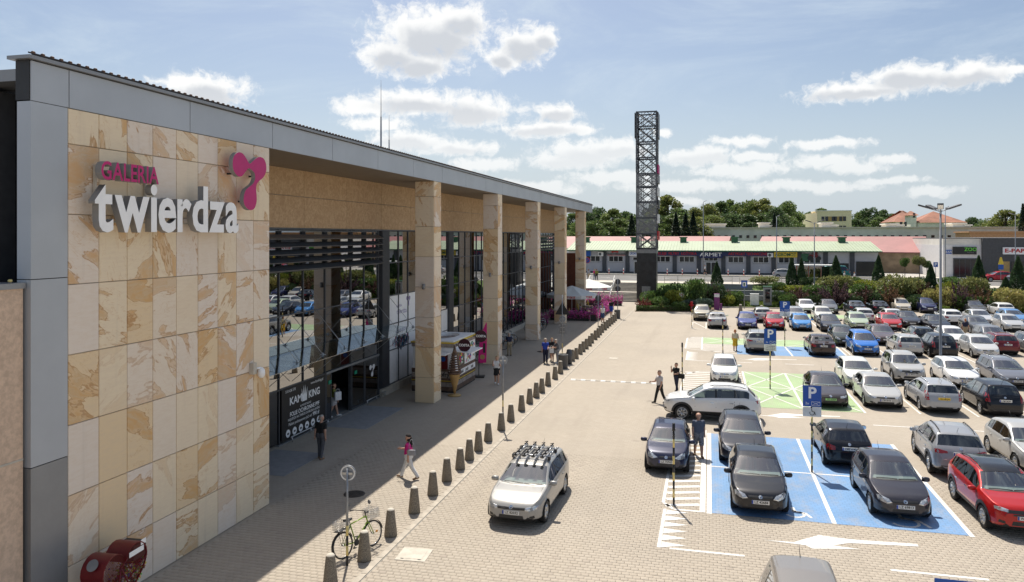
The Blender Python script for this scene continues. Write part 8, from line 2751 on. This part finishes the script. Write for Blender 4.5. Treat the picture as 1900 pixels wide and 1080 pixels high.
    allV = [(v[0] * s, v[1] * s, (v[2] - low) * s) for v in allV]
    m2 = bpy.data.meshes.new('body')
    m2.from_pydata(allV, [], allF)
    for m_ in mats_:
        m2.materials.append(M[m_])
    m2.polygons.foreach_set('material_index', list(bi) + mb.m)
    m2.polygons.foreach_set('use_smooth', [True] * len(allF))
    m2.update()
    bpy.data.meshes.remove(me)
    t = thing(name, label, 'person', (x, y, z), rz)
    obj('body', m2, t)
    # hair
    if not bald:
        mb = MB()
        hb_ = []
        if hairstyle == 'short':
            hb_ = [((0, 0.022, 0.045), 0.098), ((0, 0.045, 0.0), 0.088), ((0, -0.02, 0.07), 0.075)]
        elif hairstyle == 'bob':
            hb_ = [((0, 0.02, 0.05), 0.105), ((0.05, 0.03, -0.03), 0.07), ((-0.05, 0.03, -0.03), 0.07), ((0, 0.05, -0.04), 0.08), ((0, -0.03, 0.075), 0.07)]
        elif hairstyle == 'long':
            hb_ = [((0, 0.02, 0.05), 0.105), ((0, 0.06, -0.03), 0.095), ((0, 0.085, -0.13), 0.09), ((0, 0.10, -0.24), 0.08), ((0, 0.105, -0.33), 0.06), ((0.06, 0.03, -0.06), 0.06), ((-0.06, 0.03, -0.06), 0.06), ((0, -0.03, 0.08), 0.068)]
        elif hairstyle == 'bun':
            hb_ = [((0, 0.022, 0.048), 0.100), ((0, 0.05, 0.0), 0.085), ((0, 0.10, 0.06), 0.045), ((0, -0.02, 0.075), 0.07)]
        for c_, r in hb_:
            ball(hc + V3(c_), r, 8, 12)
        mb.v = [(v[0] * s, v[1] * s, (v[2] - low) * s) for v in mb.v]
        mb.build('hair', M[hair], t)
    return t, s, low


def bag(label, x, y, z, m_, w=0.26, h=0.18, d=0.10, rz=0.0, name='handbag', strap=0.0):
    b = thing(name, label, 'bag', (x, y, z), rz)
    MB().box(-w / 2, w / 2, -d / 2, d / 2, 0, h).build('pouch', m_, b, bevel=0.02)
    mb = MB(); hh = strap or 0.14
    pts = [(-w * .35, 0, h - .01), (-w * .25, 0, h + hh * .7), (0, 0, h + hh), (w * .25, 0, h + hh * .7), (w * .35, 0, h - .01)]
    mb.path(pts, 0.009, 5).build('strap', m_, b)

person('man in black shirt and grey trousers walking towards the banner', -14.68, 26.92, R(176), 1.76, 'c_black', 'c_grey', 'h_grey', 'sandal', legL=(4, 4), legR=(-8, 8), armL=(-16, 8, 14), armR=(-12, 8, 14), stout=1.1)
person('woman in olive top and patterned shorts stepping through the entrance door', -17.5, 33.3, R(115), 1.68, 'c_olive', 'c_stripe', 'h_brown', 'c_white', legs='short', legL=(16, 4), legR=(-10, 14), hairstyle='bob')
bag('white tote bag of the woman at the entrance', -17.2, 33.15, 0.85, M['c_white'], 0.34, 0.4, 0.12, R(60), 'tote_bag')
person('woman in pink shirt and white trousers with long black hair crossing the plaza', -10.44, 25.49, R(-84), 1.68, 'c_pink', 'c_white', 'h_black', 'sandal', sleeves=0.6, legL=(-22, 12), legR=(24, 4), armL=(-10, 14, 8), armR=(26, 8, 62), hairstyle='long', stout=1.22)
bag('grey shoulder bag of the woman in pink', -10.22, 25.22, 0.92, M['c_lgrey'], 0.28, 0.2, 0.1, R(6), strap=0.38)
person('young woman in white top and black skirt with a hand at her cheek', -12.07, 43.02, R(12), 1.72, 'c_white', 'c_black', 'h_blond', 'c_white', legs='bare', skirt=0.30, legL=(14, 4), legR=(-10, 12), armL=(30, 8, 95), armR=(38, 10, 128), hairstyle='bun')
person('man in navy shirt and khaki trousers standing by the bicycles', -14.07, 53.52, R(-150), 1.72, 'c_navy', 'c_khaki', 'h_grey', legL=(4, 2), legR=(-3, 2), armL=(20, 8, 60), armR=(20, 8, 60), lean=8, stout=1.1)
person('man in bright blue polo shirt and dark trousers beside the triangular sign', -10.85, 51.0, R(6), 1.76, 'c_blue', 'c_navy', 'h_white', legL=(3, 2), legR=(-4, 3), armL=(30, 6, 40), armR=(4, 8, 14), lean=5, stout=1.12)
person('woman with white hair, grey top and grey leggings facing the man in blue', -10.08, 51.25, R(-58), 1.68, 'c_grey', 'c_lgrey', 'h_white', 'c_white', legL=(3, 2), legR=(-3, 2), armL=(34, 6, 60), armR=(34, 6, 40), lean=8, hairstyle='bob', stout=1.12)
person('person in black top and shorts half hidden behind the man in blue', -10.55, 51.75, R(-10), 1.70, 'c_black', 'c_black', 'h_blond', legs='short', legL=(3, 2), legR=(-4, 3))
bag('white and red carrier bag between the man in blue and the woman', -10.42, 50.95, 0.72, M['c_white'], 0.3, 0.36, 0.14, R(20), 'carrier_bag')
person('man in checked shirt and black trousers walking across the carriageway', -2.5, 40.3, R(-52), 1.78, 'c_stripe', 'c_black', 'h_brown', legL=(-16, 10), legR=(18, 4), armL=(6, 8, 20), armR=(30, 8, 55))
person('woman in black holding a phone to her face behind the white crossover', -1.78, 43.5, R(-40), 1.66, 'c_black', 'c_navy', 'h_brown', legs='long', legL=(8, 4), legR=(-10, 8), armL=(20, 6, 70), armR=(42, 8, 130), hairstyle='bun')
bag('dark handbag of the woman with the phone', -1.5, 43.3, 0.78, M['c_black'], 0.36, 0.26, 0.14, R(-30))
person('bald man in slate T-shirt and checked shorts with sunglasses walking to the camera', -0.41, 30.92, R(10), 1.80, 'c_slate', 'c_check', 'h_grey', 'sandal', legs='knee', legL=(18, 6), legR=(-16, 10), armL=(-10, 10, 16), armR=(8, 10, 18), bald=True, glasses=True, stout=1.06)
person('orange haired woman in pale dress with yellow skirt beside the silver crossover', 1.9, 60.07, R(170), 1.66, 'c_cream', 'c_yellow', 'h_orange', 'sandal', legs='bare', skirt=0.46, legL=(3, 2), legR=(-3, 2), armL=(10, 14, 30), armR=(10, 14, 30), stout=1.1, hairstyle='bob')
person('man in white T-shirt and dark shorts walking beside the far bollards', -10.42, 76.6, R(8), 1.76, 'c_white', 'c_jeans', 'h_brown', legs='knee', legL=(14, 4), legR=(-12, 10), armR=(30, 8, 110))
person('man in black T-shirt and blue shorts walking away near the stairs', -10.35, 83.0, R(178), 1.84, 'c_black', 'c_blue', 'h_black', legs='knee', legL=(12, 4), legR=(-12, 10), stout=1.1)
person('person in teal top walking beside the magenta flowers', -10.85, 79.4, R(5), 1.74, 'c_teal', 'c_navy', 'h_black', legL=(12, 4), legR=(-12, 10))
person('person in lilac shirt and brown trousers on the street above the stairs', wx(1092, 111), 111, R(190), 1.74, 'c_lgrey', 'c_khaki', 'h_brown', z=UP, sleeves=1.2)
person('person in green jacket walking left of a friend above the stairs', wx(1107, 111.5), 111.5, R(200), 1.76, 'c_olive', 'c_black', 'h_brown', z=UP, sleeves=1.2)
person('person in pink top walking beside the green jacket above the stairs', wx(1103.5, 112), 112, R(200), 1.70, 'c_pink', 'c_jeans', 'h_blond', z=UP, hairstyle='bob')
person('walker in white shirt and dark shorts on the pavement before the shop row', wx(1308, 129.4), 129.4, R(-88), 1.74, 'c_white', 'c_black', 'h_brown', legs='knee', z=UP + 0.1)
person('navy shirted person standing between dark cars in the fourth row', wx(1787, 73), 72.4, R(150), 1.74, 'c_navy', 'c_khaki', 'h_orange')
person('person in pale shirt walking past the bus shelter', wx(1568, 113), 113.5, R(90), 1.72, 'c_white', 'c_grey', 'h_brown', z=UP)
person('person in white and dark trousers right of the bus shelter', wx(1587, 112), 112.5, R(-90), 1.70, 'c_white', 'c_black', 'h_brown', z=UP, hairstyle='bob')
# guests seated on the terrace
for i, (x, y, rz, tp, hr, lb) in enumerate([(-13.75, 83.0, 90, 'c_white', 'h_brown', 'guest in white seated at the second terrace table'), (-12.65, 86.2, -90, 'c_black', 'h_black', 'guest in black seated under the nearer parasol'), (-12.65, 79.6, -90, 'c_black', 'h_brown', 'guest in black seated at the front terrace table')]):
    t, s, low = person(lb, x, y, R(rz), 1.72, tp, 'c_navy', hr, legL=(88, 88), legR=(88, 88), armL=(40, 8, 40), armR=(40, 8, 40), z=0.0)

# ------------------------------------------------------------------ bicycles
mat('bike_green', (0.26, 0.40, 0.02), 0.35, coat=0.6)
mat('reflector', (0.75, 0.28, 0.01), 0.3, var=0)
tyre_me = MB()
for i in range(30):
    a0, a1 = 2 * math.pi * i / 30, 2 * math.pi * (i + 1) / 30
    tyre_me.tube((0, .335 * math.cos(a0), .335 * math.sin(a0)), (0, .335 * math.cos(a1), .335 * math.sin(a1)), .019, n=6, caps=False)
tyre_me = tyre_me.mesh('tyre', M['rubber'])
mb = MB()
for i in range(30):
    a0, a1 = 2 * math.pi * i / 30, 2 * math.pi * (i + 1) / 30
    mb.tube((0, .31 * math.cos(a0), .31 * math.sin(a0)), (0, .31 * math.cos(a1), .31 * math.sin(a1)), .008, n=4, caps=False)
for i in range(16):
    a = 2 * math.pi * i / 16
    mb.tube((.012 * (-1) ** i, .02 * math.cos(a + .5), .02 * math.sin(a + .5)), (0, .31 * math.cos(a), .31 * math.sin(a)), .0022, n=3, caps=False)
mb.tube((-.05, 0, 0), (.05, 0, 0), .02, n=8)
rim_me = mb.mesh('rim', M['steel'])


def wire_basket(w, l, h):
    mb = MB()
    for z in np.linspace(0, h, 6):
        mb.path([(-w, -l, z), (w, -l, z), (w, l, z), (-w, l, z), (-w, -l, z)], .004, 4)
    for t in np.linspace(-1, 1, 7):
        mb.tube((w * t, -l, 0), (w * t, -l, h), .004, n=4).tube((w * t, l, 0), (w * t, l, h), .004, n=4).tube((-w, l * t, 0), (-w, l * t, h), .004, n=4).tube((w, l * t, 0), (w, l * t, h), .004, n=4).tube((w * t, -l, 0), (w * t, l, 0), .004, n=4)
    return mb


def bicycle(label, x, y, rz, frame, lean=0.0, baskets=0, group=None, mirror=False, fk=None):
    """Front wheel towards +Y."""
    b = thing('bicycle', label, 'bicycle', (x, y, 0), rz, group)
    b.rotation_euler = (0, lean, rz)
    for yy_ in (-.53, .55):
        w = obj('wheel', None, b, (0, yy_, .355)); obj('tyre', tyre_me, w); obj('rim', rim_me, w)
        MB().box(-.006, .006, .12, .2, -.02, .03).build('reflector', M['reflector'], w)
    rear, bbk, seat, head, hd2, fr = (0, -.53, .355), (0, -.08, .30), (0, -.22, .82), (0, .36, .88), (0, .40, .72), (0, .55, .355)
    MB().tube(bbk, seat, .018).tube(bbk, hd2, .02).tube(seat, head, .017).tube(head, hd2, .021).build('frame', frame, b)
    MB().tube((.05, *rear[1:]), (.02, *bbk[1:]), .01).tube((-.05, *rear[1:]), (-.02, *bbk[1:]), .01).tube((.05, *rear[1:]), (.01, *seat[1:]), .008).tube((-.05, *rear[1:]), (-.01, *seat[1:]), .008).build('rear_stay', fk or frame, b)
    MB().tube((.05, *fr[1:]), (.04, .42, .68), .012).tube((-.05, *fr[1:]), (-.04, .42, .68), .012).tube((-.04, .42, .68), (.04, .42, .68), .014).build('fork', fk or frame, b)
    MB().tube(seat, (0, -.25, .93), .013).build('seat_post', M['steel'], b)
    MB().prism([(-.08, -.40), (.08, -.40), (.07, -.28), (.02, -.14), (-.02, -.14), (-.07, -.28)], .93, .99).build('saddle', M['black_plastic'], b, bevel=.015)
    hb_ = MB().tube(head, (0, .33, 1.02), .014).path([(-.29, .20, 1.06), (-.12, .33, 1.03), (.12, .33, 1.03), (.29, .20, 1.06)], .012, 6).build('handlebar', M['black_plastic'], b)
    for sx in (-1, 1):
        MB().tube((sx * .29, .20, 1.06), (sx * .31, .08, 1.07), .017).build('grip', M['black_plastic'], hb_)
    if mirror:
        MB().tube((.29, .2, 1.06), (.33, .22, 1.28), .006, n=5).lathe([(.06, .225), (.06, .235)], 12, axis='Y', c=(.33, 0, 1.33)).build('mirror', M['steel'], hb_)
    MB().lathe([(.09, .035), (.09, .043)], 16, axis='X', c=(0, *bbk[1:])).tube((.05, *bbk[1:]), (.05, -.2, .2), .009).tube((-.05, *bbk[1:]), (-.05, .04, .4), .009).box(.05, .13, -.24, -.16, .185, .205).box(-.13, -.05, 0, .08, .395, .415).build('crank', M['black_plastic'], b)
    MB().tube((.04, -.08, .385), (.04, -.53, .395), .005, n=4).tube((.04, -.08, .215), (.04, -.53, .315), .005, n=4).build('chain', M['black_plastic'], b)
    for yy_, a0, a1 in ((-.53, 20, 190), (.55, 5, 140)):
        mb = MB()
        for i in range(8):
            t0, t1 = R(a0 + (a1 - a0) * i / 8), R(a0 + (a1 - a0) * (i + 1) / 8)
            mb.add([(-.03, yy_ + .375 * math.cos(t0), .355 + .375 * math.sin(t0)), (.03, yy_ + .375 * math.cos(t0), .355 + .375 * math.sin(t0)), (.03, yy_ + .375 * math.cos(t1), .355 + .375 * math.sin(t1)), (-.03, yy_ + .375 * math.cos(t1), .355 + .375 * math.sin(t1))], [(0, 1, 2, 3)])
        mb.build('mudguard', M['black_plastic'], b)
    MB().box(-.07, .07, -.75, -.28, .755, .77).tube((.06, -.6, .76), (.05, -.53, .36), .006, n=4).tube((-.06, -.6, .76), (-.05, -.53, .36), .006, n=4).build('luggage_rack', M['black_plastic'], b)
    if baskets:
        wire_basket(.17, .16, .22).build('basket', M['steel'], b, (0, -.53, .775))
        if baskets > 1:
            wire_basket(.18, .14, .24).build('basket', M['steel'], b, (0, .56, .80))
    return b

bicycle('black and green city bicycle with wire baskets leaning behind the bollards', -9.33, 19.2, R(-22), M['bike_green'], R(-7), 2, None, True)
for i, (x, y, rz, m_) in enumerate([(-16.2, 50.6, 60, 'black_plastic'), (-15.9, 52.4, 62, 'steel'), (-15.9, 54.2, 58, 'black_plastic'), (-15.7, 55.9, 64, 'dark_grey'), (-15.6, 57.6, 60, 'black_plastic'), (-15.8, 59.3, 61, 'steel'), (-15.5, 67.6, 66, 'steel'), (-15.5, 69.2, 64, 'black_plastic'), (-15.8, 70.8, 62, 'dark_grey')]):
    bicycle('%s parked bicycle from the kiosk in the racks by the glass wall' % ORD[i], x, y, R(-rz), M[m_], R(4), i % 3 == 1, 'bicycles in the racks')
    st_ = thing('bicycle_stand', 'bent steel bicycle stand at the %s parked bicycle' % ORD[i], 'bicycle stand', (x + .25, y + .35, 0), R(-rz), 'bicycle stands')
    MB().path([(0, -.4, 0), (0, -.4, .7), (0, -.3, .8), (0, .3, .8), (0, .4, .7), (0, .4, 0)], .024, 8).build('hoop', M['steel'], st_)
    for yy_ in (-.4, .4):
        MB().lathe([(.06, .0), (.06, .014)], 10, c=(0, yy_, 0)).build('foot_plate', M['steel'], st_)
t = thing('notice_post', 'small white notice on a grey post by the bicycles', 'sign', (-16.4, 56.6, 0))
MB().tube((0, 0, 0), (0, 0, 2.3), .03).build('pole', M['galvanised'], t)
MB().box(-.2, .2, -.045, -.033, 1.6, 2.4).build('notice', M['white_plain'], t)

bpy.data.scenes.remove(WORK)
